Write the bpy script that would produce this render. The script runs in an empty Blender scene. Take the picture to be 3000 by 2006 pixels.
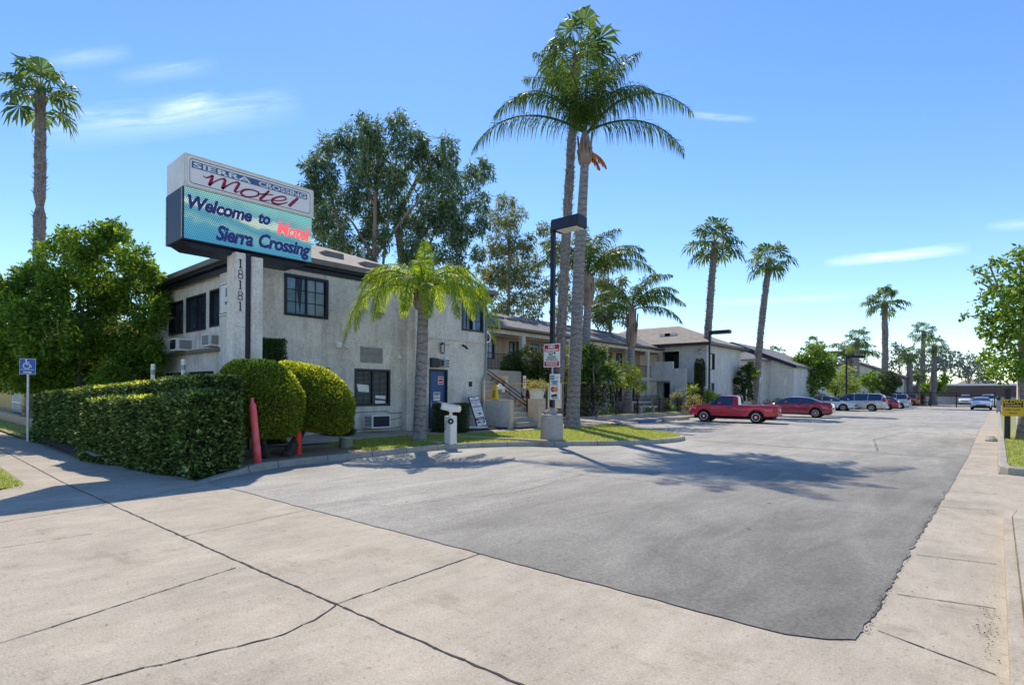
import bpy, bmesh, math, random
import numpy as np
from mathutils import Vector, Matrix, Euler
R=math.radians
random.seed(7); NP=np.random.RandomState(11)
C=bpy.context.scene.collection
SC=bpy.context.scene
# ---------------------------------------------------------------- camera, sky, sun
F=1620.0; TH=R(.43); YAW=R(41.3); H=1.65
cam=bpy.data.cameras.new('camera'); co=bpy.data.objects.new('camera',cam); C.objects.link(co)
cam.sensor_width=36; cam.lens=36*F/3000; cam.shift_y=(1147.5-1003)/3000
cam.clip_end=3000; cam.clip_start=.05
_fw=Vector((-math.sin(YAW),math.cos(YAW),0)); _rt=Vector((math.cos(YAW),math.sin(YAW),0))
_m=Matrix((_rt,Vector((0,0,1)),-_fw)).transposed().to_4x4()
co.matrix_world=Matrix.Translation((0,0,H))@_m@Matrix.Rotation(TH,4,'Z')
SC.camera=co
SUN_EL=R(51.5); SD=Vector((-.774,.633,0)).normalized()
world=bpy.data.worlds.new('World'); SC.world=world; world.use_nodes=True
nt=world.node_tree; nt.nodes.clear()
o_=nt.nodes.new('ShaderNodeOutputWorld'); bg=nt.nodes.new('ShaderNodeBackground')
sky=nt.nodes.new('ShaderNodeTexSky'); sky.sky_type='NISHITA'; sky.sun_disc=False
sky.sun_elevation=SUN_EL; sky.sun_rotation=math.atan2(SD.x,SD.y); sky.air_density=1.0; sky.dust_density=.05; sky.ozone_density=3.0
hs=nt.nodes.new('ShaderNodeHueSaturation'); hs.inputs['Hue'].default_value=.506; hs.inputs['Saturation'].default_value=1.18; hs.inputs['Value'].default_value=.68
tc=nt.nodes.new('ShaderNodeTexCoord')
L=nt.links.new
L(sky.outputs[0],hs.inputs['Color'])
def ray(x,y):
    a=x-1500;b=y-1147.5
    xr=a*math.cos(TH)+b*math.sin(TH);yr=-a*math.sin(TH)+b*math.cos(TH)
    return _fw+_rt*(xr/F)+Vector((0,0,-yr/F))
def wm(op,a,b=None,c=None):
    q=nt.nodes.new('ShaderNodeMath'); q.operation=op
    for i,v in enumerate((a,b,c)):
        if v is None: continue
        if isinstance(v,(int,float)): q.inputs[i].default_value=v
        else: L(v,q.inputs[i])
    return q.outputs[0]
def streak(x1,y1,x2,y2,w,strength,seed,thin=.0):
    # one wisp of cirrus: a soft streak at its own direction in the sky
    r1=ray(x1,y1).normalized(); r2=ray(x2,y2).normalized(); c=(r1+r2).normalized(); u=(r2-r1).normalized(); v=c.cross(u).normalized(); a_=(r2-r1).length/2; b_=w/F*.8
    def dot(vec,off=0):
        q=nt.nodes.new('ShaderNodeVectorMath'); q.operation='DOT_PRODUCT'; L(tc.outputs['Generated'],q.inputs[0]); q.inputs[1].default_value=tuple(vec); return q.outputs['Value']
    du=dot(u); dv=dot(v); dc=dot(c)
    cb=nt.nodes.new('ShaderNodeCombineXYZ'); L(wm('MULTIPLY',du,12),cb.inputs[0]); L(wm('MULTIPLY',dv,95),cb.inputs[1]); cb.inputs[2].default_value=seed
    n=nt.nodes.new('ShaderNodeTexNoise'); n.inputs['Scale'].default_value=1; n.inputs['Detail'].default_value=8; n.inputs['Roughness'].default_value=.62; n.inputs['Distortion'].default_value=.5; L(cb.outputs[0],n.inputs[0])
    dv2=wm('ADD',dv,wm('MULTIPLY',wm('SUBTRACT',n.outputs[0],.5),b_*1.3))
    m1=wm('MAXIMUM',wm('SUBTRACT',1,wm('POWER',wm('DIVIDE',du,a_),2)),0); m2=wm('MAXIMUM',wm('SUBTRACT',1,wm('ABSOLUTE',wm('DIVIDE',dv2,b_))),0)
    k=wm('MULTIPLY',wm('MULTIPLY',m1,m2),wm('MULTIPLY',wm('MULTIPLY_ADD',n.outputs[0],2.2,-.45),strength)); return wm('MULTIPLY',wm('MAXIMUM',k,0),wm('GREATER_THAN',dc,.5))
tot=None
for e in ((60,395,900,300,60,.34,1.2),(430,345,640,290,26,.42,4.4),(120,190,390,150,24,.22,2.1),(330,235,650,185,26,.2,6.2),(2410,772,2850,728,20,.75,3.3),(2050,890,2560,862,18,.3,7.7),(1990,335,2220,352,14,.28,8.1),(2880,665,3080,650,18,.3,9.9)):
    k=streak(*e); tot=k if tot is None else wm('ADD',tot,k)
mx=nt.nodes.new('ShaderNodeMix'); mx.data_type='RGBA'; mx.inputs[7].default_value=(5.0,5.6,6.6,1)
L(wm('MINIMUM',tot,.8),mx.inputs[0]); L(hs.outputs[0],mx.inputs[6]); L(mx.outputs[2],bg.inputs[0]); L(bg.outputs[0],o_.inputs[0])
bg.inputs[1].default_value=.15
sl=bpy.data.lights.new('sun','SUN'); sl.energy=2.5; sl.angle=R(.5); sl.color=(1,.92,.77)
so=bpy.data.objects.new('sun',sl); C.objects.link(so)
_sd=-(SD*math.cos(SUN_EL)+Vector((0,0,math.sin(SUN_EL)))); so.rotation_euler=_sd.to_track_quat('-Z','Y').to_euler(); so.location=(-20,20,40)
vs=SC.view_settings; vs.view_transform='Standard'; vs.look='None'; vs.exposure=1.0; vs.gamma=1; vs.use_curve_mapping=False

# ---------------------------------------------------------------- measuring helpers (photo pixel -> point on a known plane)
def ray(x,y):
    a=x-1500;b=y-1147.5
    xr=a*math.cos(TH)+b*math.sin(TH);yr=-a*math.sin(TH)+b*math.cos(TH)
    return _fw+_rt*(xr/F)+Vector((0,0,-yr/F))
def G(x,y,z=0):
    d=ray(x,y);t=(z-H)/d.z; return Vector((d.x*t,d.y*t,z))
def PX(x,y,X):
    d=ray(x,y);t=X/d.x; return Vector((X,d.y*t,H+d.z*t))
def PY(x,y,Y):
    d=ray(x,y);t=Y/d.y; return Vector((d.x*t,Y,H+d.z*t))
def AT(x,y,t):
    d=ray(x,y); return Vector((d.x*t,d.y*t,H+d.z*t))
def upright(bl,h=.80,v=1.3): return [(c,(r*h,r*h,r*v)) for c,r in bl]
def rot_img(az,el):   # direction from angle round the vertical (0 = to the photo's right) and elevation
    v=_rt*math.cos(az)+_fw*math.sin(az); return v*math.cos(el)+Vector((0,0,math.sin(el)))
# ---------------------------------------------------------------- materials
def mat(name,col,rough=.8,metal=0,var=0,vscale=3,bump=0,bscale=40,col2=None,spec=.5,coat=0,coord='Object',detail=6,trans=0,emis=None,emis_s=0,alpha=1,stretch=None):
    m=bpy.data.materials.new(name); m.use_nodes=True; n=m.node_tree; p=n.nodes['Principled BSDF']
    p.inputs['Base Color'].default_value=(*col,1); p.inputs['Roughness'].default_value=rough; p.inputs['Metallic'].default_value=metal
    p.inputs['Specular IOR Level'].default_value=spec; p.inputs['Coat Weight'].default_value=coat; p.inputs['Alpha'].default_value=alpha
    if emis: p.inputs['Emission Color'].default_value=(*emis,1); p.inputs['Emission Strength'].default_value=emis_s
    t=n.nodes.new('ShaderNodeTexCoord'); src=t.outputs[coord]
    if stretch:
        q=n.nodes.new('ShaderNodeMapping'); q.inputs['Scale'].default_value=stretch; n.links.new(src,q.inputs[0]); src=q.outputs[0]
    if var or col2:
        z=n.nodes.new('ShaderNodeTexNoise'); z.inputs['Scale'].default_value=vscale; z.inputs['Detail'].default_value=detail; z.inputs['Roughness'].default_value=.65
        n.links.new(src,z.inputs[0]); cr=n.nodes.new('ShaderNodeValToRGB')
        a=col2 if col2 else tuple(c*(1-var) for c in col); b=col if col2 else tuple(min(1,c*(1+var)) for c in col)
        cr.color_ramp.elements[0].position=.32; cr.color_ramp.elements[1].position=.68
        cr.color_ramp.elements[0].color=(*a,1); cr.color_ramp.elements[1].color=(*b,1)
        n.links.new(z.outputs[0],cr.inputs[0]); n.links.new(cr.outputs[0],p.inputs['Base Color'])
    if bump:
        z=n.nodes.new('ShaderNodeTexNoise'); z.inputs['Scale'].default_value=bscale; z.inputs['Detail'].default_value=5
        n.links.new(src,z.inputs[0]); bm=n.nodes.new('ShaderNodeBump'); bm.inputs['Strength'].default_value=bump; bm.inputs['Distance'].default_value=.02
        n.links.new(z.outputs[0],bm.inputs['Height']); n.links.new(bm.outputs[0],p.inputs['Normal'])
    return m
def leafmat(name,dark,light,tr=.35,rough=.5,young=None):
    m=bpy.data.materials.new(name); m.use_nodes=True; n=m.node_tree; p=n.nodes['Principled BSDF']; out=n.nodes['Material Output']
    g=n.nodes.new('ShaderNodeNewGeometry'); cr=n.nodes.new('ShaderNodeValToRGB'); e=cr.color_ramp.elements
    e[0].color=(*dark,1); e[1].color=(*light,1); e[0].position=.1; e[1].position=.85
    if young: q=e.new(.97); q.color=(*young,1)
    n.links.new(g.outputs['Random Per Island'],cr.inputs[0]); n.links.new(cr.outputs[0],p.inputs['Base Color'])
    p.inputs['Roughness'].default_value=max(rough,.5); p.inputs['Specular IOR Level'].default_value=.16
    tl=n.nodes.new('ShaderNodeBsdfTranslucent'); hv=n.nodes.new('ShaderNodeHueSaturation'); hv.inputs['Value'].default_value=2.3; hv.inputs['Hue'].default_value=.475; hv.inputs['Saturation'].default_value=1.1
    n.links.new(cr.outputs[0],hv.inputs['Color']); n.links.new(hv.outputs[0],tl.inputs[0])
    ms=n.nodes.new('ShaderNodeMixShader'); ms.inputs[0].default_value=tr
    n.links.new(p.outputs[0],ms.inputs[1]); n.links.new(tl.outputs[0],ms.inputs[2]); n.links.new(ms.outputs[0],out.inputs[0])
    return m
M={}
def stucco(name,c,c2):
    m=bpy.data.materials.new(name); m.use_nodes=True; n=m.node_tree; p=n.nodes['Principled BSDF']; p.inputs['Roughness'].default_value=.92; p.inputs['Specular IOR Level'].default_value=.2
    t=n.nodes.new('ShaderNodeTexCoord'); a=n.nodes.new('ShaderNodeTexNoise'); a.inputs['Scale'].default_value=1.1; a.inputs['Detail'].default_value=10; a.inputs['Roughness'].default_value=.75
    b=n.nodes.new('ShaderNodeTexNoise'); b.inputs['Scale'].default_value=9; b.inputs['Detail'].default_value=6; b.inputs['Distortion'].default_value=1.6
    for z in (a,b): n.links.new(t.outputs['Object'],z.inputs[0])
    cr=n.nodes.new('ShaderNodeValToRGB'); cr.color_ramp.elements[0].position=.36; cr.color_ramp.elements[1].position=.6
    cr.color_ramp.elements[0].color=(*c2,1); cr.color_ramp.elements[1].color=(*c,1); n.links.new(a.outputs[0],cr.inputs[0])
    c3=n.nodes.new('ShaderNodeValToRGB'); c3.color_ramp.elements[0].position=.42; c3.color_ramp.elements[1].position=.56
    c3.color_ramp.elements[0].color=(.84,.83,.82,1); c3.color_ramp.elements[1].color=(1,1,1,1); n.links.new(b.outputs[0],c3.inputs[0])
    x=n.nodes.new('ShaderNodeMix'); x.data_type='RGBA'; x.blend_type='MULTIPLY'; x.inputs[0].default_value=1
    n.links.new(cr.outputs[0],x.inputs[6]); n.links.new(c3.outputs[0],x.inputs[7])
    q=n.nodes.new('ShaderNodeMapping'); q.inputs['Scale'].default_value=(2.2,2.2,.22); n.links.new(t.outputs['Object'],q.inputs[0]); v=n.nodes.new('ShaderNodeTexNoise'); v.inputs['Scale'].default_value=1; v.inputs['Detail'].default_value=7; v.inputs['Roughness'].default_value=.7; n.links.new(q.outputs[0],v.inputs[0])
    c4=n.nodes.new('ShaderNodeValToRGB'); c4.color_ramp.elements[0].position=.5; c4.color_ramp.elements[1].position=.72; c4.color_ramp.elements[0].color=(1,1,1,1); c4.color_ramp.elements[1].color=(.70,.67,.64,1); n.links.new(v.outputs[0],c4.inputs[0])
    x2=n.nodes.new('ShaderNodeMix'); x2.data_type='RGBA'; x2.blend_type='MULTIPLY'; x2.inputs[0].default_value=1; n.links.new(x.outputs[2],x2.inputs[6]); n.links.new(c4.outputs[0],x2.inputs[7]); n.links.new(x2.outputs[2],p.inputs['Base Color'])
    bm=n.nodes.new('ShaderNodeBump'); bm.inputs['Strength'].default_value=.9; bm.inputs['Distance'].default_value=.02; n.links.new(b.outputs[0],bm.inputs['Height']); n.links.new(bm.outputs[0],p.inputs['Normal'])
    return m
M['stucco']=stucco('stucco_plaster',(.90,.82,.71),(.70,.645,.57))
M['stucco_tan']=stucco('tan_stucco',(.74,.58,.43),(.6,.48,.37))
M['stucco_grey']=stucco('pale_grey_stucco',(.76,.735,.67),(.62,.61,.58))
M['stucco_col']=stucco('smooth_column_plaster',(.92,.85,.75),(.84,.77,.68))
M['stucco_yellow']=stucco('yellow_plaster',(.78,.55,.22),(.68,.47,.2))
def asphalt():
    m=bpy.data.materials.new('worn_asphalt'); m.use_nodes=True; n=m.node_tree; p=n.nodes['Principled BSDF']; p.inputs['Roughness'].default_value=.86; p.inputs['Specular IOR Level'].default_value=.25
    t=n.nodes.new('ShaderNodeTexCoord')
    def noise(s,d,st=None,dist=0,ro=.6):
        z=n.nodes.new('ShaderNodeTexNoise'); z.inputs['Scale'].default_value=s; z.inputs['Detail'].default_value=d; z.inputs['Distortion'].default_value=dist; z.inputs['Roughness'].default_value=ro
        if st:
            q=n.nodes.new('ShaderNodeMapping'); q.inputs['Scale'].default_value=st; q.inputs['Rotation'].default_value=(0,0,R(-12)); n.links.new(t.outputs['Object'],q.inputs[0]); n.links.new(q.outputs[0],z.inputs[0])
        else: n.links.new(t.outputs['Object'],z.inputs[0])
        return z
    def ramp(z,a,b,ca,cb):
        r=n.nodes.new('ShaderNodeValToRGB'); r.color_ramp.elements[0].position=a; r.color_ramp.elements[1].position=b
        r.color_ramp.elements[0].color=(*ca,1); r.color_ramp.elements[1].color=(*cb,1); n.links.new(z.outputs[0],r.inputs[0]); return r
    a=ramp(noise(.22,4,None,.5),.35,.66,(.40,.375,.335),(.52,.49,.44))
    b=ramp(noise(1.7,9,(1,.2,1),.8,.75),.36,.66,(.78,.78,.78),(1.12,1.12,1.11))
    c=ramp(noise(34,5,None,0,.85),.3,.72,(.50,.50,.50),(1.35,1.34,1.32))
    d=ramp(noise(.7,6,None,1.6,.7),.56,.70,(1,1,1),(.84,.84,.84))
    src=a.outputs[0]
    for q in (b,c,d):
        x=n.nodes.new('ShaderNodeMix'); x.data_type='RGBA'; x.blend_type='MULTIPLY'; x.inputs[0].default_value=1
        n.links.new(src,x.inputs[6]); n.links.new(q.outputs[0],x.inputs[7]); src=x.outputs[2]
    # younger, darker surfacing toward the right-hand front of the drive
    sp=n.nodes.new('ShaderNodeSeparateXYZ'); n.links.new(t.outputs['Object'],sp.inputs[0])
    def mt(op,a,b):
        q=n.nodes.new('ShaderNodeMath'); q.operation=op
        for i,v in enumerate((a,b)):
            if isinstance(v,(int,float)): q.inputs[i].default_value=v
            else: n.links.new(v,q.inputs[i])
        return q.outputs[0]
    wn=noise(.5,5,None,1.2); f=mt('ADD',mt('ADD',mt('MULTIPLY',sp.outputs[0],.13),mt('MULTIPLY',sp.outputs[1],-.035)),mt('MULTIPLY',wn.outputs[0],.9))
    r=n.nodes.new('ShaderNodeMapRange'); r.inputs[1].default_value=-.75; r.inputs[2].default_value=.12; r.inputs[3].default_value=.92; r.inputs[4].default_value=.50; n.links.new(f,r.inputs[0])
    x=n.nodes.new('ShaderNodeVectorMath'); x.operation='SCALE'; n.links.new(src,x.inputs[0]); n.links.new(r.outputs[0],x.inputs[3]); src=x.outputs[0]
    n.links.new(src,p.inputs['Base Color'])
    z=noise(90,4,None,0,.7); bm=n.nodes.new('ShaderNodeBump'); bm.inputs['Strength'].default_value=.55; bm.inputs['Distance'].default_value=.01
    n.links.new(z.outputs[0],bm.inputs['Height']); n.links.new(bm.outputs[0],p.inputs['Normal'])
    return m
M['asphalt']=asphalt()
def concrete(name,c,c2,spots=.5):
    m=bpy.data.materials.new(name); m.use_nodes=True; n=m.node_tree; p=n.nodes['Principled BSDF']; p.inputs['Roughness'].default_value=.9; p.inputs['Specular IOR Level'].default_value=.25
    t=n.nodes.new('ShaderNodeTexCoord')
    def nz(s,d,a,b,ca,cb,st=None,ro=.65):
        z=n.nodes.new('ShaderNodeTexNoise'); z.inputs['Scale'].default_value=s; z.inputs['Detail'].default_value=d; z.inputs['Roughness'].default_value=ro
        if st:
            q=n.nodes.new('ShaderNodeMapping'); q.inputs['Scale'].default_value=st; n.links.new(t.outputs['Object'],q.inputs[0]); n.links.new(q.outputs[0],z.inputs[0])
        else: n.links.new(t.outputs['Object'],z.inputs[0])
        r=n.nodes.new('ShaderNodeValToRGB'); r.color_ramp.elements[0].position=a; r.color_ramp.elements[1].position=b
        r.color_ramp.elements[0].color=(*ca,1); r.color_ramp.elements[1].color=(*cb,1); n.links.new(z.outputs[0],r.inputs[0]); return r
    a=nz(.8,6,.3,.7,c2,c); b=nz(5,10,.32,.68,(.84,.83,.81),(1.08,1.08,1.08),(1,.35,1),.75); k=nz(17,6,.30,.44,(.50,.47,.44),(1,1,1),None,.8); w=nz(60,3,.3,.7,(.74,.73,.72),(1.14,1.14,1.14),None,.75); s=nz(1.3,6,.56,.74,(1,1,1),(.72,.69,.66),(1,2.2,1),.7)
    src=a.outputs[0]
    for q in (b,k,w,s):
        x=n.nodes.new('ShaderNodeMix'); x.data_type='RGBA'; x.blend_type='MULTIPLY'; x.inputs[0].default_value=spots if q is k else 1
        n.links.new(src,x.inputs[6]); n.links.new(q.outputs[0],x.inputs[7]); src=x.outputs[2]
    n.links.new(src,p.inputs['Base Color'])
    z=n.nodes.new('ShaderNodeTexNoise'); z.inputs['Scale'].default_value=70; z.inputs['Detail'].default_value=5; n.links.new(t.outputs['Object'],z.inputs[0])
    bm=n.nodes.new('ShaderNodeBump'); bm.inputs['Strength'].default_value=.35; bm.inputs['Distance'].default_value=.01
    n.links.new(z.outputs[0],bm.inputs['Height']); n.links.new(bm.outputs[0],p.inputs['Normal'])
    return m
M['concrete']=concrete('sidewalk_concrete',(.55,.475,.38),(.41,.355,.285),1.0)
M['kerb']=concrete('kerb_concrete',(.50,.46,.39),(.34,.315,.275),.9)
M['block']=concrete('block_concrete',(.52,.48,.43),(.40,.37,.34),.8)
M['soil']=mat('bare_soil',(.30,.21,.13),.95,col2=(.42,.31,.19),vscale=8,bump=.8,bscale=50)
M['mulch']=mat('dark_mulch',(.06,.04,.03),.95,var=.5,vscale=20,bump=1,bscale=60)
M['earth']=mat('open_ground',(.26,.23,.18),.95,var=.25,vscale=.3,bump=.3,bscale=8)
M['turf']=mat('turf_base',(.19,.25,.06),.9,col2=(.32,.28,.11),vscale=2.5,bump=.6,bscale=60)
M['grass']=leafmat('grass_blades',(.17,.24,.04),(.34,.40,.11),.4,.6,(.60,.50,.2))
def shingle(name,c,c2):
    m=bpy.data.materials.new(name); m.use_nodes=True; n=m.node_tree; p=n.nodes['Principled BSDF']; p.inputs['Roughness'].default_value=.9
    t=n.nodes.new('ShaderNodeTexCoord'); sp=n.nodes.new('ShaderNodeSeparateXYZ'); n.links.new(t.outputs['Object'],sp.inputs[0])
    ad=n.nodes.new('ShaderNodeMath'); ad.operation='ADD'; n.links.new(sp.outputs[0],ad.inputs[0]); n.links.new(sp.outputs[1],ad.inputs[1])
    ml=n.nodes.new('ShaderNodeMath'); ml.operation='MULTIPLY'; ml.inputs[1].default_value=3.0; n.links.new(sp.outputs[2],ml.inputs[0])
    cb=n.nodes.new('ShaderNodeCombineXYZ'); n.links.new(ad.outputs[0],cb.inputs[0]); n.links.new(ml.outputs[0],cb.inputs[1])
    b=n.nodes.new('ShaderNodeTexBrick'); b.inputs['Scale'].default_value=1; b.inputs['Brick Width'].default_value=.34; b.inputs['Row Height'].default_value=.16; b.inputs['Mortar Size'].default_value=.012
    b.inputs['Color1'].default_value=(*c,1); b.inputs['Color2'].default_value=(*c2,1); b.inputs['Mortar'].default_value=(*[x*.35 for x in c],1); b.offset=.5
    n.links.new(cb.outputs[0],b.inputs[0])
    z=n.nodes.new('ShaderNodeTexNoise'); z.inputs['Scale'].default_value=2; z.inputs['Detail'].default_value=7; n.links.new(t.outputs['Object'],z.inputs[0])
    r=n.nodes.new('ShaderNodeMapRange'); r.inputs[3].default_value=.65; r.inputs[4].default_value=1.3; n.links.new(z.outputs[0],r.inputs[0])
    x=n.nodes.new('ShaderNodeVectorMath'); x.operation='SCALE'; n.links.new(b.outputs[0],x.inputs[0]); n.links.new(r.outputs[0],x.inputs[3]); n.links.new(x.outputs[0],p.inputs['Base Color'])
    bm=n.nodes.new('ShaderNodeBump'); bm.inputs['Strength'].default_value=.6; bm.inputs['Distance'].default_value=.02; n.links.new(b.outputs[1],bm.inputs['Height']); bm.invert=True; n.links.new(bm.outputs[0],p.inputs['Normal'])
    return m
M['roof']=shingle('asphalt_shingles',(.42,.36,.30),(.30,.26,.22))
M['roof2']=shingle('grey_shingles',(.25,.24,.25),(.19,.18,.19))
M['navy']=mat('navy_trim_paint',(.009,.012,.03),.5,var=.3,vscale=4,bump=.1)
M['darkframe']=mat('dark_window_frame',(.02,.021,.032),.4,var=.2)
M['blue']=mat('blue_door_paint',(.025,.085,.24),.4,var=.15,vscale=3)
M['gutter']=mat('bronze_gutter',(.20,.165,.13),.5,var=.15,vscale=3)
M['white']=mat('white_enamel',(.88,.86,.80),.45,var=.06,vscale=5)
M['offwhite']=mat('off_white_metal',(.82,.78,.70),.5,var=.1,vscale=3)
M['black']=mat('black_paint',(.012,.012,.014),.45)
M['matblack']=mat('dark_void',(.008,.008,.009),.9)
M['grey']=mat('grey_metal',(.32,.33,.34),.45,metal=.3,var=.15,vscale=8)
M['galv']=mat('galvanised_post',(.5,.52,.54),.4,metal=.6,var=.2,vscale=10)
M['glass']=mat('dark_glass',(.02,.035,.055),.04,spec=1.0,var=.5,vscale=1.2)
M['glass_b']=mat('blue_reflecting_glass',(.16,.27,.38),.06,spec=1.0,var=.35,vscale=2)
M['glass_l']=mat('pale_curtained_glass',(.26,.33,.38),.08,spec=1.0,var=.3,vscale=1.5)
M['slat']=mat('blind_slats',(.42,.42,.39),.6)
M['red']=mat('red_paint',(.55,.012,.02),.4)
M['hydred']=mat('red_hydrant_paint',(.85,.03,.015),.4,var=.2,vscale=9)
M['pink']=mat('faded_red_plastic',(.90,.17,.19),.55,col2=(.82,.08,.08),vscale=5)
M['signblue']=mat('sign_blue',(.02,.12,.5),.4)
M['yellow']=mat('yellow_plastic',(.78,.5,.03),.45)
M['crimson']=mat('crimson_lettering',(.33,.0,.045),.4)
M['teal']=mat('teal_ink',(.03,.28,.38),.5)
M['orange']=mat('orange_ink',(.8,.3,.03),.5)
M['tyre']=mat('tyre_rubber',(.014,.014,.015),.8,bump=.2)
M['rim']=mat('silver_rim',(.62,.63,.65),.25,metal=.9)
M['chrome']=mat('chrome',(.8,.8,.8),.12,metal=1)
M['lampred']=mat('tail_lamp_red',(.45,.005,.01),.15,spec=.8)
M['lampclear']=mat('headlamp_lens',(.7,.72,.75),.08,spec=1)
M['carglass']=mat('car_glass',(.02,.04,.09),.03,spec=1.0)
M['paint_red']=mat('red_truck_paint',(.62,.02,.055),.22,coat=.8,var=.1,vscale=2)
M['paint_maroon']=mat('maroon_paint',(.32,.008,.04),.18,coat=1)
M['paint_silver']=mat('silver_paint',(.52,.53,.54),.28,metal=.5,coat=.8)
M['paint_white']=mat('white_car_paint',(.75,.76,.76),.25,coat=.8)
M['paint_orange']=mat('orange_car_paint',(.65,.2,.03),.3,coat=.7)
M['paint_dark']=mat('dark_car_paint',(.02,.02,.03),.25,coat=.8)
M['blue_paint']=mat('worn_blue_kerb_paint',(.02,.08,.36),.7,col2=(.12,.18,.36),vscale=8)
M['stripe_y']=mat('faded_yellow_stripe',(.52,.42,.13),.85,col2=(.30,.27,.2),vscale=3.5,detail=8)
M['stripe_w']=mat('faded_white_stripe',(.5,.5,.48),.85,col2=(.24,.24,.23),vscale=5)
M['joint']=mat('joint_filler',(.045,.04,.035),.95,var=.4,vscale=6)
M['bark']=mat('palm_trunk_bark',(.30,.27,.245),.95,col2=(.15,.135,.13),vscale=7,bump=1,bscale=25,stretch=(1,1,3.5))
M['bark_pale']=mat('pale_palm_base',(.42,.40,.37),.95,col2=(.27,.26,.25),vscale=3,bump=1,bscale=20)
def banded(name,c,c2,sc=2.6):
    m=mat(name,c,.95,col2=c2,vscale=6,bump=.8,bscale=22,stretch=(1,1,3)); n=m.node_tree; p=n.nodes['Principled BSDF']; src=p.inputs['Base Color'].links[0].from_socket
    t=n.nodes.new('ShaderNodeTexCoord'); w=n.nodes.new('ShaderNodeTexWave'); w.bands_direction='Z'; w.inputs['Scale'].default_value=sc; w.inputs['Distortion'].default_value=7; w.inputs['Detail'].default_value=3; w.inputs['Detail Scale'].default_value=2.5; n.links.new(t.outputs['Object'],w.inputs[0])
    r=n.nodes.new('ShaderNodeMapRange'); r.inputs[1].default_value=.02; r.inputs[2].default_value=.35; r.inputs[3].default_value=.62; r.inputs[4].default_value=1; n.links.new(w.outputs[1],r.inputs[0])
    x=n.nodes.new('ShaderNodeVectorMath'); x.operation='SCALE'; n.links.new(src,x.inputs[0]); n.links.new(r.outputs[0],x.inputs[3]); n.links.new(x.outputs[0],p.inputs['Base Color']); return m
M['bark']=banded('palm_trunk_bark',(.38,.35,.33),(.20,.18,.18),1.5)
M['boots']=mat('fan_palm_boots',(.36,.32,.29),.95,col2=(.12,.105,.10),vscale=9,bump=1,bscale=25)
M['euc_bark']=mat('eucalyptus_bark',(.36,.27,.22),.85,col2=(.22,.14,.11),vscale=2.5,bump=.5,bscale=12,stretch=(1,1,.3))
M['bark_dark']=mat('dark_shrub_bark',(.06,.05,.04),.95,var=.4,vscale=9,bump=1,bscale=30)
M['shaft']=mat('dry_frond_sheaths',(.40,.30,.22),.85,col2=(.17,.12,.10),vscale=4,bump=.6,bscale=14,stretch=(1,1,.3))
M['L_tree']=leafmat('ficus_leaf',(.04,.10,.014),(.165,.27,.045),.42,.4)
M['L_hedge']=leafmat('hedge_leaf',(.012,.03,.008),(.15,.23,.055),.26,.35,(.42,.48,.20))
M['L_ball']=leafmat('topiary_leaf',(.05,.09,.012),(.21,.28,.04),.42,.45,(.42,.44,.06))
M['L_euc']=leafmat('eucalyptus_leaf',(.035,.08,.045),(.19,.27,.15),.3,.5)
M['L_euc2']=leafmat('olive_eucalyptus_leaf',(.07,.10,.045),(.24,.27,.12),.35,.5)
M['L_queen']=leafmat('queen_palm_leaf',(.03,.075,.018),(.12,.19,.04),.24,.35)
M['L_queen_y']=leafmat('yellow_green_palm_leaf',(.09,.19,.02),(.33,.41,.06),.5,.4)
M['L_fan']=leafmat('fan_palm_leaf',(.035,.085,.025),(.12,.19,.05),.3,.4)
M['L_dry']=leafmat('dead_frond',(.40,.20,.05),(.60,.34,.12),.4,.7)
M['L_young']=leafmat('young_leaf',(.26,.34,.05),(.50,.54,.10),.5,.5)  # sunlight on hedge and topiary tops, put into a paler leaf colour
M['L_dark']=leafmat('dark_shrub_leaf',(.018,.04,.012),(.06,.10,.025),.2,.4)
M['L_lime']=leafmat('lime_leaf',(.12,.20,.04),(.28,.34,.08),.4,.5)
M['L_col']=leafmat('cypress_leaf',(.02,.06,.015),(.06,.14,.03),.2,.5)
M['L_flower']=leafmat('variegated_leaf',(.14,.16,.05),(.42,.42,.14),.3,.5,(.55,.22,.15))
M['core']=mat('inner_twigs',(.035,.032,.022),.95,var=.5,vscale=12)

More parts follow.
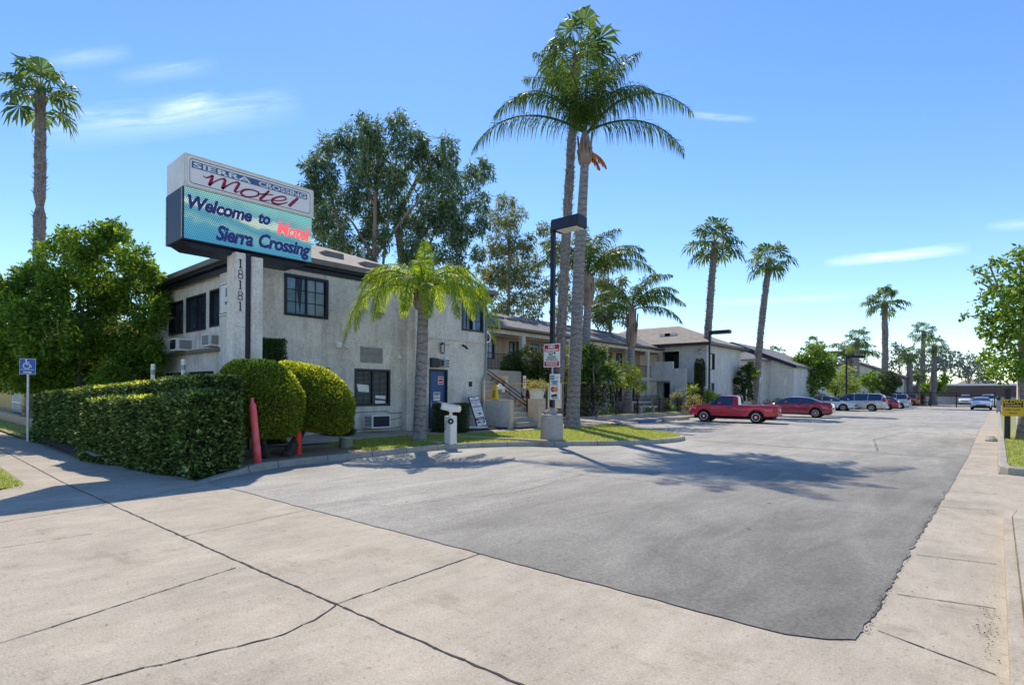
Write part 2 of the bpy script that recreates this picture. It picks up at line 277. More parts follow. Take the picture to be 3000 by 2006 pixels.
# ---------------------------------------------------------------- mesh helpers
class MB:
    def __init__(s): s.v=[]; s.f=[]; s.m=[]
    def add(s,vs,fs,mi=0):
        o=len(s.v); s.v+= [tuple(v) for v in vs]; s.f+=[tuple(i+o for i in f) for f in fs]; s.m+=[mi]*len(fs)
        return s
    def box(s,x0,y0,z0,x1,y1,z1,mi=0):
        x0,x1=sorted((x0,x1)); y0,y1=sorted((y0,y1)); z0,z1=sorted((z0,z1))
        return s.add([(x0,y0,z0),(x1,y0,z0),(x1,y1,z0),(x0,y1,z0),(x0,y0,z1),(x1,y0,z1),(x1,y1,z1),(x0,y1,z1)],
              [(0,3,2,1),(4,5,6,7),(0,1,5,4),(1,2,6,5),(2,3,7,6),(3,0,4,7)],mi)
    def bar(s,a,b,w,h=None,mi=0):
        a=Vector(a);b=Vector(b);h=h or w; d=(b-a).normalized(); up=Vector((0,0,1)) if abs(d.z)<.95 else Vector((1,0,0))
        x=d.cross(up).normalized()*w/2; y=x.cross(d).normalized()*h/2
        return s.add([a-x-y,a+x-y,a+x+y,a-x+y,b-x-y,b+x-y,b+x+y,b-x+y],[(0,3,2,1),(4,5,6,7),(0,1,5,4),(1,2,6,5),(2,3,7,6),(3,0,4,7)],mi)
    def tube(s,pts,rs,n=8,mi=0,cap=True,jit=0):
        pts=[Vector(p) for p in pts]
        if not isinstance(rs,(list,tuple)): rs=[rs]*len(pts)
        vs=[];fs=[]; ref=None
        for i,p in enumerate(pts):
            d=(pts[min(i+1,len(pts)-1)]-pts[max(i-1,0)]).normalized()
            if ref is None: ref=Vector((1,0,0)) if abs(d.x)<.8 else Vector((0,1,0))
            x=(ref-d*ref.dot(d)).normalized(); y=d.cross(x); ref=x
            for k in range(n):
                a=2*math.pi*k/n; r=rs[i]*(1+random.uniform(-jit,jit)); vs.append(p+x*math.cos(a)*r+y*math.sin(a)*r)
        for i in range(len(pts)-1):
            for k in range(n): a=i*n+k;b=i*n+(k+1)%n; fs.append((a,b,b+n,a+n))
        if cap: fs.append(tuple(range(n-1,-1,-1))); fs.append(tuple((len(pts)-1)*n+k for k in range(n)))
        return s.add(vs,fs,mi)
    def lathe(s,c,prof,n=16,mi=0,axis='Z'):
        vs=[];fs=[]
        for (r,z) in prof:
            for k in range(n):
                a=2*math.pi*k/n; p=(r*math.cos(a),r*math.sin(a),z)
                if axis=='Y': p=(p[0],z,p[1])
                if axis=='X': p=(z,p[0],p[1])
                vs.append((c[0]+p[0],c[1]+p[1],c[2]+p[2]))
        for i in range(len(prof)-1):
            for k in range(n): a=i*n+k;b=i*n+(k+1)%n; fs.append((a,b,b+n,a+n))
        fs.append(tuple(range(n-1,-1,-1))); fs.append(tuple((len(prof)-1)*n+k for k in range(n)))
        return s.add(vs,fs,mi)
    def prism(s,poly,z0,z1,mi=0):
        n=len(poly); vs=[(p[0],p[1],z0) for p in poly]+[(p[0],p[1],z1) for p in poly]
        return s.add(vs,[tuple(range(n-1,-1,-1)),tuple(range(n,2*n))]+[(i,(i+1)%n,(i+1)%n+n,i+n) for i in range(n)],mi)
    def prismY(s,poly,y0,y1,mi=0):   # poly in (x,z)
        n=len(poly); vs=[(p[0],y0,p[1]) for p in poly]+[(p[0],y1,p[1]) for p in poly]
        return s.add(vs,[tuple(range(n)),tuple(range(2*n-1,n-1,-1))]+[(i,i+n,(i+1)%n+n,(i+1)%n) for i in range(n)],mi)
    def prismX(s,poly,x0,x1,mi=0):   # poly in (y,z)
        n=len(poly); vs=[(x0,p[0],p[1]) for p in poly]+[(x1,p[0],p[1]) for p in poly]
        return s.add(vs,[tuple(range(n-1,-1,-1)),tuple(range(n,2*n))]+[(i,(i+1)%n,(i+1)%n+n,i+n) for i in range(n)],mi)
    def quad(s,a,b,c,d,mi=0): return s.add([a,b,c,d],[(0,1,2,3)],mi)
def build(name,mb,mats,parent=None,smooth=False,bevel=0,off=None):
    if not isinstance(mats,(list,tuple)): mats=[mats]
    me=bpy.data.meshes.new(name); me.from_pydata(mb.v,[],mb.f); me.update()
    for m in mats: me.materials.append(M[m] if isinstance(m,str) else m)
    if len(mats)>1: me.polygons.foreach_set('material_index',mb.m)
    if smooth: me.polygons.foreach_set('use_smooth',[True]*len(me.polygons))
    bm=bmesh.new(); bm.from_mesh(me); bmesh.ops.recalc_face_normals(bm,faces=bm.faces)
    if bevel: bmesh.ops.bevel(bm,geom=[e for e in bm.edges if e.is_manifold and e.calc_face_angle(0)>.6],offset=bevel,segments=2,affect='EDGES',clamp_overlap=True)
    bm.to_mesh(me); bm.free()
    return link(name,me,parent)
def link(name,me,parent=None):
    o=bpy.data.objects.new(name,me); C.objects.link(o)
    if parent: attach(o,parent)
    return o
def attach(o,parent):
    o.parent=parent
    if parent.parent is None: o.matrix_parent_inverse=Matrix.Translation(-Vector(parent.location))
def tag(o,label,cat,group=None,kind=None):
    o['label']=label; o['category']=cat
    if group: o['group']=group
    if kind: o['kind']=kind
    return o
def thing(name,label,cat,loc=(0,0,0),group=None):
    o=bpy.data.objects.new(name,None); C.objects.link(o); o.location=loc; o.empty_display_size=.2
    return tag(o,label,cat,group)
def struct(o): o['kind']='structure'; return o
def dup(root,loc,label,group=None,rz=0,scale=1):
    r=root.copy(); C.objects.link(r); r.location=loc; r.rotation_euler=(0,0,rz); r.scale=(scale,)*3; r['label']=label
    if group: r['group']=group
    def rec(src,dst):
        for ch in list(src.children):
            c=ch.copy(); C.objects.link(c); c.parent=dst; rec(ch,c)
    rec(root,r); return r
def text(name,body,size,loc,face,m,parent,align='CENTER',sx=1,bold=0,shear=0,spacing=1,ext=.002,label=None):
    cu=bpy.data.curves.new('t','FONT'); cu.body=body; cu.size=size; cu.align_x=align; cu.align_y='CENTER'; cu.offset=bold; cu.shear=shear; cu.extrude=ext; cu.space_character=spacing; cu.resolution_u=3
    ob=bpy.data.objects.new('t',cu); C.objects.link(ob)
    me=bpy.data.meshes.new_from_object(ob.evaluated_get(bpy.context.evaluated_depsgraph_get()))
    C.objects.unlink(ob); bpy.data.objects.remove(ob)
    me.materials.clear(); me.materials.append(M[m] if isinstance(m,str) else m)
    if face=='X': rot=Euler((R(90),0,R(90)))
    elif face=='Y': rot=Euler((R(90),0,0))
    else: rot=face
    T=Matrix.Translation(loc)@(rot.to_matrix().to_4x4() if isinstance(rot,Euler) else rot)@Matrix.Diagonal((sx,1,1,1)); me.transform(T); me.name=name
    return link(name,me,parent)
# leaves -------------------------------------------------------------------
def quads_mesh(name,V,m,parent=None,k=4):
    n=len(V)//k; me=bpy.data.meshes.new(name); me.vertices.add(n*k); me.vertices.foreach_set('co',np.asarray(V,dtype=np.float32).ravel())
    me.loops.add(n*k); me.loops.foreach_set('vertex_index',np.arange(n*k,dtype=np.int32)); me.polygons.add(n)
    me.polygons.foreach_set('loop_start',np.arange(0,n*k,k,dtype=np.int32)); 
    try: me.polygons.foreach_set('loop_total',np.full(n,k,dtype=np.int32))
    except Exception: pass
    me.materials.append(M[m] if isinstance(m,str) else m); me.update(calc_edges=True); me.validate()
    return link(name,me,parent)
def unit(a): return a/np.maximum(np.linalg.norm(a,axis=1,keepdims=True),1e-6)
def leaf_quads(P,N,size,aspect=.45,droop=0,spread=.9,vary=.35,bend=.0):
    n=len(P); d=unit(NP.normal(size=(n,3))*spread+N*.6+np.array([0,0,-droop])); 
    s=unit(np.cross(d,NP.normal(size=(n,3)))); L=(size*(1+NP.uniform(-vary,vary,n)))[:,None]
    a=P; b=P+d*L*.45+s*L*aspect*.5; c=P+d*L; e=P+d*L*.45-s*L*aspect*.5
    return np.stack([a,b,c,e],1).reshape(-1,3)
def blob_pts(c,r,n,shell=.45):
    c=np.asarray(c,float); r=np.asarray(r,float)*np.ones(3); d=unit(NP.normal(size=(n,3)))
    rad=(1-shell*NP.uniform(0,1,n)**1.3)[:,None]
    # lumpy surface
    ph=NP.uniform(0,6,3); w=1+.16*np.sin(d[:,0]*5+ph[0])*np.sin(d[:,1]*5+ph[1])+.1*np.sin(d[:,2]*8+ph[2])
    return c+d*rad*r*w[:,None], d
def limbs(mb,base,targets,r0,mi=0,fork=.45):
    base=Vector(base)
    for t in targets:
        t=Vector(t); mid=base.lerp(t,.5)+Vector((random.uniform(-.2,.2),random.uniform(-.2,.2),(t-base).length*.08))
        mb.tube([base,mid,t],[r0,r0*.6,r0*.2],6,mi)
def tree(name,label,cat,base,height_pt,blobs,lm,bm_,leaf=.15,n=300,r0=.25,aspect=.45,droop=0,spread=.9,shell=.45,group=None,nl=9,lean=None):
    base=Vector(base); top=Vector(height_pt); t=thing(name,label,cat,base,group)
    mb=MB(); k=5; pts=[base.lerp(top,i/k)+Vector((random.uniform(-.04,.04),random.uniform(-.04,.04),0))*(top-base).length*.35*(0<i<k) for i in range(k+1)]
    mb.tube(pts,[r0*(1.25 if i==0 else 1-.6*i/k) for i in range(k+1)],9,jit=.08)
    bl=sorted(blobs,key=lambda b:-float(np.mean(b[1])))[:nl] if nl else []
    for i,(c,r) in enumerate(bl):
        j=random.choice(range(max(1,k-3),k+1)); p=pts[j]; c=Vector(c)
        mid=p.lerp(c,.55)+Vector((0,0,.08*(c-p).length)); mb.tube([p,mid,c],[r0*.45,r0*.28,r0*.08],6)
    build('trunk',mb,bm_,t,smooth=True)
    V=[]
    for c,r in blobs:
        rr=np.array(r if hasattr(r,'__len__') else (r,r,r*.85)); q=int(n*(float(np.mean(rr))**2)); P,d=blob_pts(c,rr,q,shell); V.append(leaf_quads(P,d,leaf,aspect,droop,spread))
    quads_mesh('crown',np.concatenate(V),lm,t)
    return t
def px_blobs(lst,t,dt=0,scale=None,sub=0,subr=.4):
    out=[]
    for e in lst:
        x,y,r=e[:3]; tt=t+(e[3] if len(e)>3 else random.uniform(-dt,dt)); rr=r*tt/F; c=AT(x,y,tt); out.append((c,rr))
        for _ in range(sub):
            d=Vector(NP.normal(size=3)).normalized(); out.append((c+d*rr*.95,rr*subr*random.uniform(.7,1.3)))
    return out
# palms --------------------------------------------------------------------
def pinnate(V,o,az,el,Ln,droop,leaf,side=1.0,n=46,hang=.55,rach=None,w=.035,dirf=None,curl=0,dexp=1.4):
    """one feather frond: quads into V; rachis tube into rach"""
    p=Vector(o); seg=18; pts=[p.copy()]; tang=[]
    for i in range(seg):
        s=(i+.5)/seg; e=el-droop*(s**dexp if dexp>0 else min(1,s/.78)); d=dirf(az+curl*s,e) if dirf else rot_img(az+curl*s,e); tang.append(d); p=p+d*(Ln/seg); pts.append(p.copy())
    if rach is not None: rach.tube(pts,[.035*(1-.85*i/seg)*max(1,Ln/3) for i in range(seg+1)],5)
    for i in range(n):
        s=.16+.84*(i+random.uniform(0,.8))/n; f=s*seg; j=min(int(f),seg-1); q=pts[j].lerp(pts[j+1],min(f-j,1)); t=tang[j]
        sd=t.cross(Vector((0,0,1))); sd=sd.normalized() if sd.length>.01 else Vector((1,0,0)); up=sd.cross(t)
        ll=leaf*(math.sin(math.pi*min(1,(s*.86+.12)))**.6)*random.uniform(.85,1.1)
        for sg in (-1,1):
            d=(sd*sg*random.uniform(.55,1)*side+t*random.uniform(.45,.8)+up*random.uniform(-.1,.45)+Vector((0,0,-hang*random.uniform(.2,1)))).normalized()
            d2=(d+Vector((0,0,-hang*random.uniform(1.2,2.4)))).normalized()
            wv=(t-d*t.dot(d)).normalized()*w*.5; m=q+d*ll*.5; e_=m+d2*ll*.5
            V.extend((q-wv*.6,q+wv*.6,m+wv,m-wv)); V.extend((m-wv,m+wv,e_+wv*.1,e_-wv*.1))
def ring_trunk(mb,pts,rs,n=14,mi=0,ring=.22,depth=.05):
    """tapered trunk with closely set leaf-scar rings"""
    P=[Vector(p) for p in pts]; out=[];rr=[]
    for i in range(len(P)-1):
        k=max(2,int((P[i+1]-P[i]).length/ring))
        for j in range(k):
            s=j/k; r=rs[i]+(rs[i+1]-rs[i])*s; q=P[i].lerp(P[i+1],s); q2=P[i].lerp(P[i+1],(j+.75)/k)
            out+= [q,q2]; rr+=[r*(1+depth),r*(1-depth*.5)]
    out.append(P[-1]); rr.append(rs[-1]); mb.tube(out,rr,n,mi,jit=.025)
def queen_palm(label,base,top,r0,r1,shaft,fronds,lm='L_queen',leaf=.75,n=60,group=None,pale=0,w=.04,dead=None,mid=None,hang=.55,dexp=1.4):
    base=Vector(base);top=Vector(top); t=thing('queen_palm',label,'palm tree',base,group)
    mb=MB(); pts=[base,base.lerp(top,.05),base.lerp(top,.3),base.lerp(top,.6)+(mid or Vector((0,0,0))),top]
    ring_trunk(mb,pts,[r0*1.45,r0*1.12,r0*1.0,r0*.85+r1*.15,r1])
    build('trunk',mb,'bark_pale' if pale else 'bark',t,smooth=True)
    cs=MB(); ax=Vector((0,0,1)); r=r1
    cs.tube([top-ax*.08*shaft,top+ax*.05*shaft,top+ax*.22*shaft,top+ax*.5*shaft,top+ax*.8*shaft,top+ax*shaft],[r*.8,r*1.45,r*1.75,r*1.45,r*1.1,r*.55],11,jit=.08)
    for k in range(13):
        a=k*2.4; e=Vector((math.cos(a),math.sin(a),0)); z=random.uniform(.15,.8)*shaft
        cs.bar(top+e*r*1.45+ax*z*.6,top+e*r*random.uniform(1.6,2.1)+ax*(z+.22*shaft),r*.7,r*.14)
    build('crown_shaft',cs,'shaft',t,smooth=True)
    V=[];rc=MB(); hub=top+ax*shaft
    for (az,el,ln,dr,*rest) in fronds:
        pinnate(V,hub-ax*random.uniform(0,.25)*shaft,R(az),R(el),ln,R(dr),leaf*min(1.15,.35+ln*.2),n=n,rach=rc,w=w,curl=R(rest[0]) if rest else 0,hang=hang,dexp=dexp)
    cr=quads_mesh('crown',np.array([tuple(v) for v in V]),lm,t); build('frond_ribs',rc,'L_col' if lm!='L_queen_y' else 'L_lime',t)
    if dead:
        V=[];rc=MB()
        for (az,el,ln,dr) in dead: pinnate(V,hub-ax*shaft*.55,R(az),R(el),ln,R(dr),.35,n=50,rach=rc,w=.05,hang=2.2,side=.35)
        d=quads_mesh('dead_frond',np.array([tuple(v) for v in V]),'L_dry',t); d['label']='dry orange frond hanging from the crown'
    return t
def fan_leaf(V,o,d,nrm,rad,segs=15,spread=230):
    d=d.normalized(); s=d.cross(nrm).normalized(); nrm=s.cross(d).normalized()
    for i in range(segs):
        a=R(-spread/2+spread*i/(segs-1)); u=(d*math.cos(a)+s*math.sin(a)); fold=nrm*(.05 if i%2 else -.05)*rad
        L1=rad*(.6+.1*math.cos(a)); L2=rad*(1-.18*abs(a)/2)*random.uniform(.85,1.12); wv=(s*math.cos(a)-d*math.sin(a))*L1*math.tan(R(spread/segs/2))*1.04
        m=o+u*L1+fold; dr=Vector((0,0,-1))*rad*random.uniform(.1,.5); e=o+u*L2+dr
        V.extend((o,m-wv,m+wv,o)); 
        V.extend((m-wv,m+wv,e+wv*.12,e-wv*.12))
def fan_palm(name,label,base,top,r0,r1,crown_r,nf=26,group=None,seed=1,fan=.44,rough=.38,knots=None,lm='L_fan',low=-35):
    st=random.getstate(); random.seed(seed); base=Vector(base); top=Vector(top); t=thing(name,label,'palm tree',base,group)
    mb=MB(); Ln=(top-base).length; k=max(6,int(Ln/.45)); pts=[];rs=[]
    bow=Vector((random.uniform(-.4,.4),random.uniform(-.4,.4),0))
    for i in range(k+1):
        s=i/k; pts.append(base.lerp(top,s)+bow*math.sin(s*math.pi)*.5); r=r0+(r1-r0)*s; r*=1+.35*max(0,1-s*14)
        if knots and abs(s-knots[0])<knots[1]: r*=.62
        rs.append(r)
    mb.tube(pts,rs,12,jit=.12)
    # old leaf bases
    n=int(Ln*30)
    for i in range(n):
        s=random.uniform(.02,1); f=s*k; j=min(int(f),k-1); p=pts[j].lerp(pts[j+1],f-j); r=rs[j]; a=random.uniform(0,6.283); e=Vector((math.cos(a),math.sin(a),0)); tt=Vector((-e.y,e.x,0))
        if knots and abs(s-knots[0])<knots[1]: continue
        w=r*.38; o1=p+e*r*.92
        tip=p+e*r*(1.0+rough*random.uniform(.5,1.6))+Vector((0,0,.15))+tt*random.uniform(-.07,.07)
        mb.add([o1-tt*w*.5,o1+tt*w*.5,tip+tt*w*.22,tip-tt*w*.22,p+e*r*.85+Vector((0,0,.02))],[(0,1,2,3),(0,3,4),(1,4,2)])
    build('trunk',mb,'boots',t)
    V=[];rc=MB()
    nf=int(nf*.78)
    for i in range(nf):
        u=(i+.5)/nf; el=R(82-(82-low)*u**.85+random.uniform(-8,8)); az=i*2.39996+random.uniform(-.3,.3)
        d=Vector((math.cos(az)*math.cos(el),math.sin(az)*math.cos(el),math.sin(el))); pl=crown_r*random.uniform(.40,.72)*(1 if el>0 else 1.05)
        end=top+d*pl+Vector((0,0,-pl*.12)); mid=top+d*pl*.5+Vector((0,0,pl*.05)); rc.tube([top,mid,end],[.035,.025,.018],4)
        d2=(d+Vector((0,0,-.45))).normalized(); side=d2.cross(Vector((0,0,1))); nr=side.cross(d2) if side.length>.05 else Vector((1,0,0))
        nr=(nr.normalized()+Vector((random.uniform(-.4,.4),random.uniform(-.4,.4),random.uniform(-.2,.2)))).normalized()
        fan_leaf(V,end,d2,nr,crown_r*random.uniform(.40,.52))
    q=quads_mesh('crown',np.array([tuple(v) for v in V]),lm,t); build('leaf_stalks',rc,'L_lime',t)
    random.setstate(st); return t

# ================================================================ THE GROUND
def sheet(name,poly,z,m,zs=None):
    mb=MB(); mb.add([(p[0],p[1],z) for p in poly],[tuple(range(len(poly)))]); return struct(build(name,mb,m))
def irregular(a,b,n,amp):
    a=Vector((*a,0));b=Vector((*b,0)); d=(b-a); nn=Vector((-d.y,d.x,0)).normalized(); out=[]; w=0
    for i in range(n):
        w=w*.6+random.uniform(-amp,amp); out.append((a+d*i/n+nn*w)[:2])
    return out
sheet('ground',[(-900,-300),(500,-300),(500,1500),(-900,1500)],-.03,'earth')
sheet('road',[(-200,-30),(200,-30),(200,-4),(-200,-4)],-.012,'asphalt')
sheet('sidewalk',[(-120,-4),(60,-4),(60,15.5),(0.02,15.5),(0.0,98),(-1.6,98),(-1.6,6),(-9.6,6),(-10.6,4.2),(-10.8,4.4),(-24,4.4),(-24,2.95),(-120,2.95)],0,'concrete')
asp=irregular((-10.55,3.82),(-1.0,4.10),110,.010)+[(-.85,4.2),(-.74,4.3)]+irregular((-.70,4.32),(-.62,14),260,.011)+irregular((-.62,14),(-.66,98),90,.02)
sheet('parking_lot',asp+[(-.66,98),(-40,98),(-40,5),(-12.2,5)],.008,'asphalt')
# crumbled dark rim of the asphalt
mb=MB()
for i in range(260):
    y=4.5+7.5*random.random()**1.3; x=-.68+random.gauss(0,.014); s=random.uniform(.004,.012)
    mb.add([(x+random.uniform(-s,s),y+random.uniform(-s,s)*1.5,.012+.004*random.random()) for _ in range(4)]+[(x,y,.02)],[(0,1,4),(1,2,4),(2,3,4),(3,0,4)])
o=build('asphalt_crumbs',mb,'joint'); tag(o,'dark crumbs of asphalt along the edge of the drive','asphalt crumbs',kind='stuff')
# joints and cracks in the concrete
mb=MB()
def crack(pts,w,jag=.012,z=.0045):
    P=[Vector((p[0],p[1],0)) for p in pts]; L_=[]
    for a,b in zip(P,P[1:]):
        k=max(2,int((b-a).length/.09))
        for j in range(k): L_.append(a.lerp(b,j/k)+Vector((random.uniform(-jag,jag),random.uniform(-jag,jag),0)))
    L_.append(P[-1])
    for a,b in zip(L_,L_[1:]):
        d=(b-a).normalized(); n=Vector((-d.y,d.x,0)); w1=w*random.uniform(.35,1.15)/2; w2=w*random.uniform(.35,1.15)/2
        mb.add([a-n*w1+Vector((0,0,z)),b-n*w2+Vector((0,0,z)),b+n*w2+Vector((0,0,z)),a+n*w1+Vector((0,0,z))],[(0,1,2,3)])
crack([(-60,2.1),(-12,2.1),(-6,2.25),(-2,2.38),(-.05,2.45),(4,2.5)],.022,.007)
crack([(-6.85,2.22),(-7.15,3.85)],.012,.006); crack([(-3.83,2.3),(-3.95,4.02)],.016,.006)
crack([G(0,1884),(-5.3,2.17)],.014,.006)
crack([G(985,1772),G(920,1815),G(830,1860),G(700,1893),G(575,1920),G(420,1958),G(240,2006),G(60,2060)],.016,.012)
crack([G(0,1530),G(250,1490),G(590,1420)],.014,.006)
crack([G(0,1605),G(270,1563)],.010,.006); 
for y in (5.6,7.1,10.4,12.2,14.9,18,22,27,34,43,55): crack([(-.62,y-.05),(0,y+.1)],.012,.004)
crack([(-1.6,10.6),(.0,10.2)],.01,.006); crack([(-.62,4.6),(0.0,4.35)],.014,.004)
for x in (-14,-17,-20.5,-25,-31): crack([(x,1.9),(x,2.9)],.012,.004)
struct(build('sidewalk_joints',mb,'joint'))
mb=MB()   # little litter and dry leaves by the kerb
for i in range(150):
    if i<60: x=-.05+random.gauss(0,.035); y=5.2+random.gauss(0,.3)
    else: x=random.uniform(-6,1.5) if i<110 else random.uniform(-.6,0); y=random.uniform(.8,4) if i<110 else random.uniform(3,14)
    s=random.uniform(.004,.012) if i<60 else random.uniform(.003,.010); a=random.uniform(0,6)
    mb.add([(x+s*math.cos(a),y+s*math.sin(a),.007),(x-s*.5*math.sin(a),y+s*.5*math.cos(a),.012),(x-s*math.cos(a),y-s*math.sin(a),.008),(x+s*.5*math.sin(a),y-s*.5*math.cos(a),.016)],[(0,1,2,3)])
o=build('leaf_litter',mb,'bark_dark'); tag(o,'dry leaf scraps scattered on the pale concrete','leaf litter',kind='stuff')
# painted lines
mb=MB()
def wob(x0,y0,x1,y1,w,n=40,z=.013,skip=.0,mi=0):
    a=Vector((x0,y0,z));b=Vector((x1,y1,z)); d=(b-a).normalized(); nn=Vector((-d.y,d.x,0))*w/2
    for i in range(n):
        if random.random()<skip: continue
        p=a.lerp(b,i/n);q=a.lerp(b,(i+1)/n); e=random.uniform(.8,1.1)
        mb.add([p-nn*e,q-nn*e,q+nn*e,p+nn*e],[(0,1,2,3)],mi)
wob(-8.0,18.6,-.8,18.35,.11,60)
struct(build('yellow_line',mb,'stripe_y'))
mb=MB()
for y in (24.3,27.0,29.7,33.9,36.7,39.5,42.2,45,47.8,50.6,53.4,56.2,59,61.8,64.6): wob(-14.3,y,-9.3,y,.1,20,skip=.12)
wob(-8,28,-1,28.1,.08,30,skip=.5); wob(-8,50,-1,50,.1,30,skip=.3)
struct(build('parking_lines',mb,'stripe_w'))
mb=MB(); crack([(-9.5,20.5),(-8.2,22.5),(-6.4,26),(-5.9,29)],.03,.02,.0125); crack([(-8,18.75),(-.8,18.5)],.025,.02,.0125)
crack([(-11.3,9.5),(-8.6,9.9),(-6.2,9.2),(-3.4,9.6)],.012,.03,.0125); crack([(-6.2,9.2),(-5.9,6.8),(-6.6,4.6)],.010,.03,.0125); crack([(-3.0,30),(-3.4,24),(-2.6,19)],.02,.04,.0125); crack([(-10,36),(-5,37),(-1.2,36)],.03,.04,.0125)
struct(build('asphalt_cracks',mb,'joint'))
mb=MB()
for i in range(90):
    if i<60: y=random.choice((25.6,28.3,31.0,35.2,38,41))+random.gauss(0,.4); x=random.gauss(-11.6,.9)
    else: x=random.uniform(-10.5,-1.5); y=random.uniform(5,22)
    r=random.uniform(.02,.14) if i<60 else random.uniform(.008,.03); k=10; ph=random.uniform(0,6)
    mb.add([(x+r*math.cos(j*.628)*(1+.25*math.sin(j*2+ph)),y+r*1.2*math.sin(j*.628)*(1+.25*math.cos(j*3+ph)),.0115) for j in range(k)],[tuple(range(k))])
o=build('oil_spots',mb,mat('oil_stain',(.06,.058,.055),.5)); tag(o,'dark oil drips spotting the asphalt stalls','oil stains',kind='stuff')
# kerbs
KP=[(-10.6,3.8),(-11.1,4.7),(-11.5,5.6),(-11.65,7.5),(-11.75,9.0),(-11.72,10.4),(-11.45,11.75),(-10.3,13.4),(-9.1,14.75),(-8.3,16.2),(-8.02,17.8),(-8.3,18.9),(-9.1,19.7),(-11,20.9),(-13.4,22.2)]
def smooth(pts,k=2):
    for _ in range(k):
        q=[pts[0]]
        for a,b in zip(pts,pts[1:]): q+=[(a[0]*.75+b[0]*.25,a[1]*.75+b[1]*.25),(a[0]*.25+b[0]*.75,a[1]*.25+b[1]*.75)]
        q.append(pts[-1]); pts=q
    return pts
KS=smooth(KP)
def kerb(name,pts,w=.16,h=.15,side=1,taper=0):
    mb=MB(); vs=[]; d0=0
    for i,p in enumerate(pts):
        a=Vector((*pts[max(0,i-1)],0));b=Vector((*pts[min(len(pts)-1,i+1)],0)); t=(b-a).normalized(); n=Vector((-t.y,t.x,0))*side; P=Vector((*p,0))
        if i: d0+=(Vector((*pts[i],0))-Vector((*pts[i-1],0))).length
        hh=h*min(1,.12+d0/taper) if taper else h
        vs+=[P+Vector((0,0,-.02)),P+n*.02+Vector((0,0,hh*.85)),P+n*.045+Vector((0,0,hh)),P+n*w+Vector((0,0,hh)),P+n*w+Vector((0,0,-.02))]
    fs=[]
    for i in range(len(pts)-1):
        for k in range(4): a=i*5+k; fs.append((a,a+1,a+6,a+5))
    fs+=[(0,1,2,3,4),tuple((len(pts)-1)*5+k for k in (4,3,2,1,0))]
    mb.add(vs,fs); return struct(build(name,mb,'kerb'))
kerb('kerb',KS,side=1,taper=1.6)
mb=MB()
for i in range(0,len(KS),3):
    if i<6: continue
    a=Vector((*KS[i-1],0));b=Vector((*KS[i],0)); t=(b-a).normalized(); n=Vector((-t.y,t.x,0)); mb.bar(b-n*.004+Vector((0,0,.0)),b-n*.002+n*.03+Vector((0,0,.148)),.012,.008); mb.bar(b+n*.04+Vector((0,0,.151)),b+n*.16+Vector((0,0,.151)),.01,.003)
struct(build('kerb_joints',mb,'joint'))
# right-hand kerb, its corner and the flare
kr=[(.0,98),(.0,60),(.0,30),(.0,16.2),(.03,15.75),(.16,15.5),(.4,15.42),(30,15.42)]
kerb('kerb',kr,w=.17,h=.16,side=1)
mb=MB(); mb.prism([(.06,2.5),(.06,9.6),(.1,10.1),(.22,10.6),(.45,10.75),(12,10.75),(12,2.5)],-.02,.11); mb.prism([(.14,2.5),(.14,9.4),(.2,10.0),(.3,10.4),(.5,10.55),(12,10.55),(12,2.5)],.11,.135)
struct(build('kerb_flare',mb,'concrete',bevel=.03))
mb=MB(); 
for y in (4.55,7.2): mb.box(.2,y,.1,3,y+.01,.1375)
struct(build('kerb_joints',mb,'joint'))
sheet('lawn',[(.17,16),(.4,15.59),(30,15.59),(30,60),(.17,60)],.14,'turf')
# motel island: lawn + walk + soil
def kx(y):
    best=None
    for (x0,y0),(x1,y1) in zip(KS,KS[1:]):
        if y0<=y<=y1 and y1>y0: return x0+(x1-x0)*(y-y0)/(y1-y0)
    return KS[-1][0]
WE=[(3.8,-14.6),(6.7,-14.1),(8.5,-13.9),(9.2,-14.25),(11.3,-14.5),(12.9,-13.85),(17,-13.35),(20,-13.3),(22.2,-13.45)]
def wx(y): return float(np.interp(y,[a for a,b in WE],[b for a,b in WE]))
def pad(name,y0,y1,fa,fb,za,zb,m,n=24):
    mb=MB(); vs=[];fs=[]
    for i in range(n+1):
        y=y0+(y1-y0)*i/n; a=fa(y);b=fb(y)
        for k in range(4): s=k/3; vs.append((a+(b-a)*s,y,za+(zb-za)*s))
    for i in range(n):
        for k in range(3): a=i*4+k; fs.append((a,a+1,a+5,a+4))
    mb.add(vs,fs); return struct(build(name,mb,m))
pad('soil',4.2,8.3,lambda y:(kx(y)-.13),lambda y:wx(y),.125,.17,'soil')
pad('lawn',8.3,22.1,lambda y:kx(y)-.13,lambda y:wx(y),.14,.19,'turf',60)
pad('walkway',3.0,24.6,lambda y:wx(y),lambda y:-16.2,.20,.27,'concrete',40)
pad('soil',3.0,6.7,lambda y:-16,lambda y:-24,.12,.15,'mulch')
sheet('soil',[(-10.75,3.75),(-11.3,5.0),(-16,5.0),(-24,4.9),(-24,3.02),(-16,3.35)],.012,'mulch')
sheet('lawn',[(-120,2.97),(-23.2,2.97),(-23.2,5.1),(-23.9,30),(-120,30)],.05,'turf')
sheet('lawn',[(-120,-2.6),(-12.35,-2.6),(-12.1,1.25),(-12.6,1.62),(-120,1.6)],.02,'turf')
a=G(1334,1277,.2);b=G(1605,1292,.17); mb=MB(); mb.bar(a+Vector((0,0,-.01)),b+Vector((0,0,.005)),.22,.06); struct(build('walkway',mb,'concrete'))
mb=MB(); mb.prism([(-15.48,13.9),(-14.3,14.1),(-14.25,16.0),(-15.48,16.0)],.2,.275); struct(build('soil',mb,'mulch'))
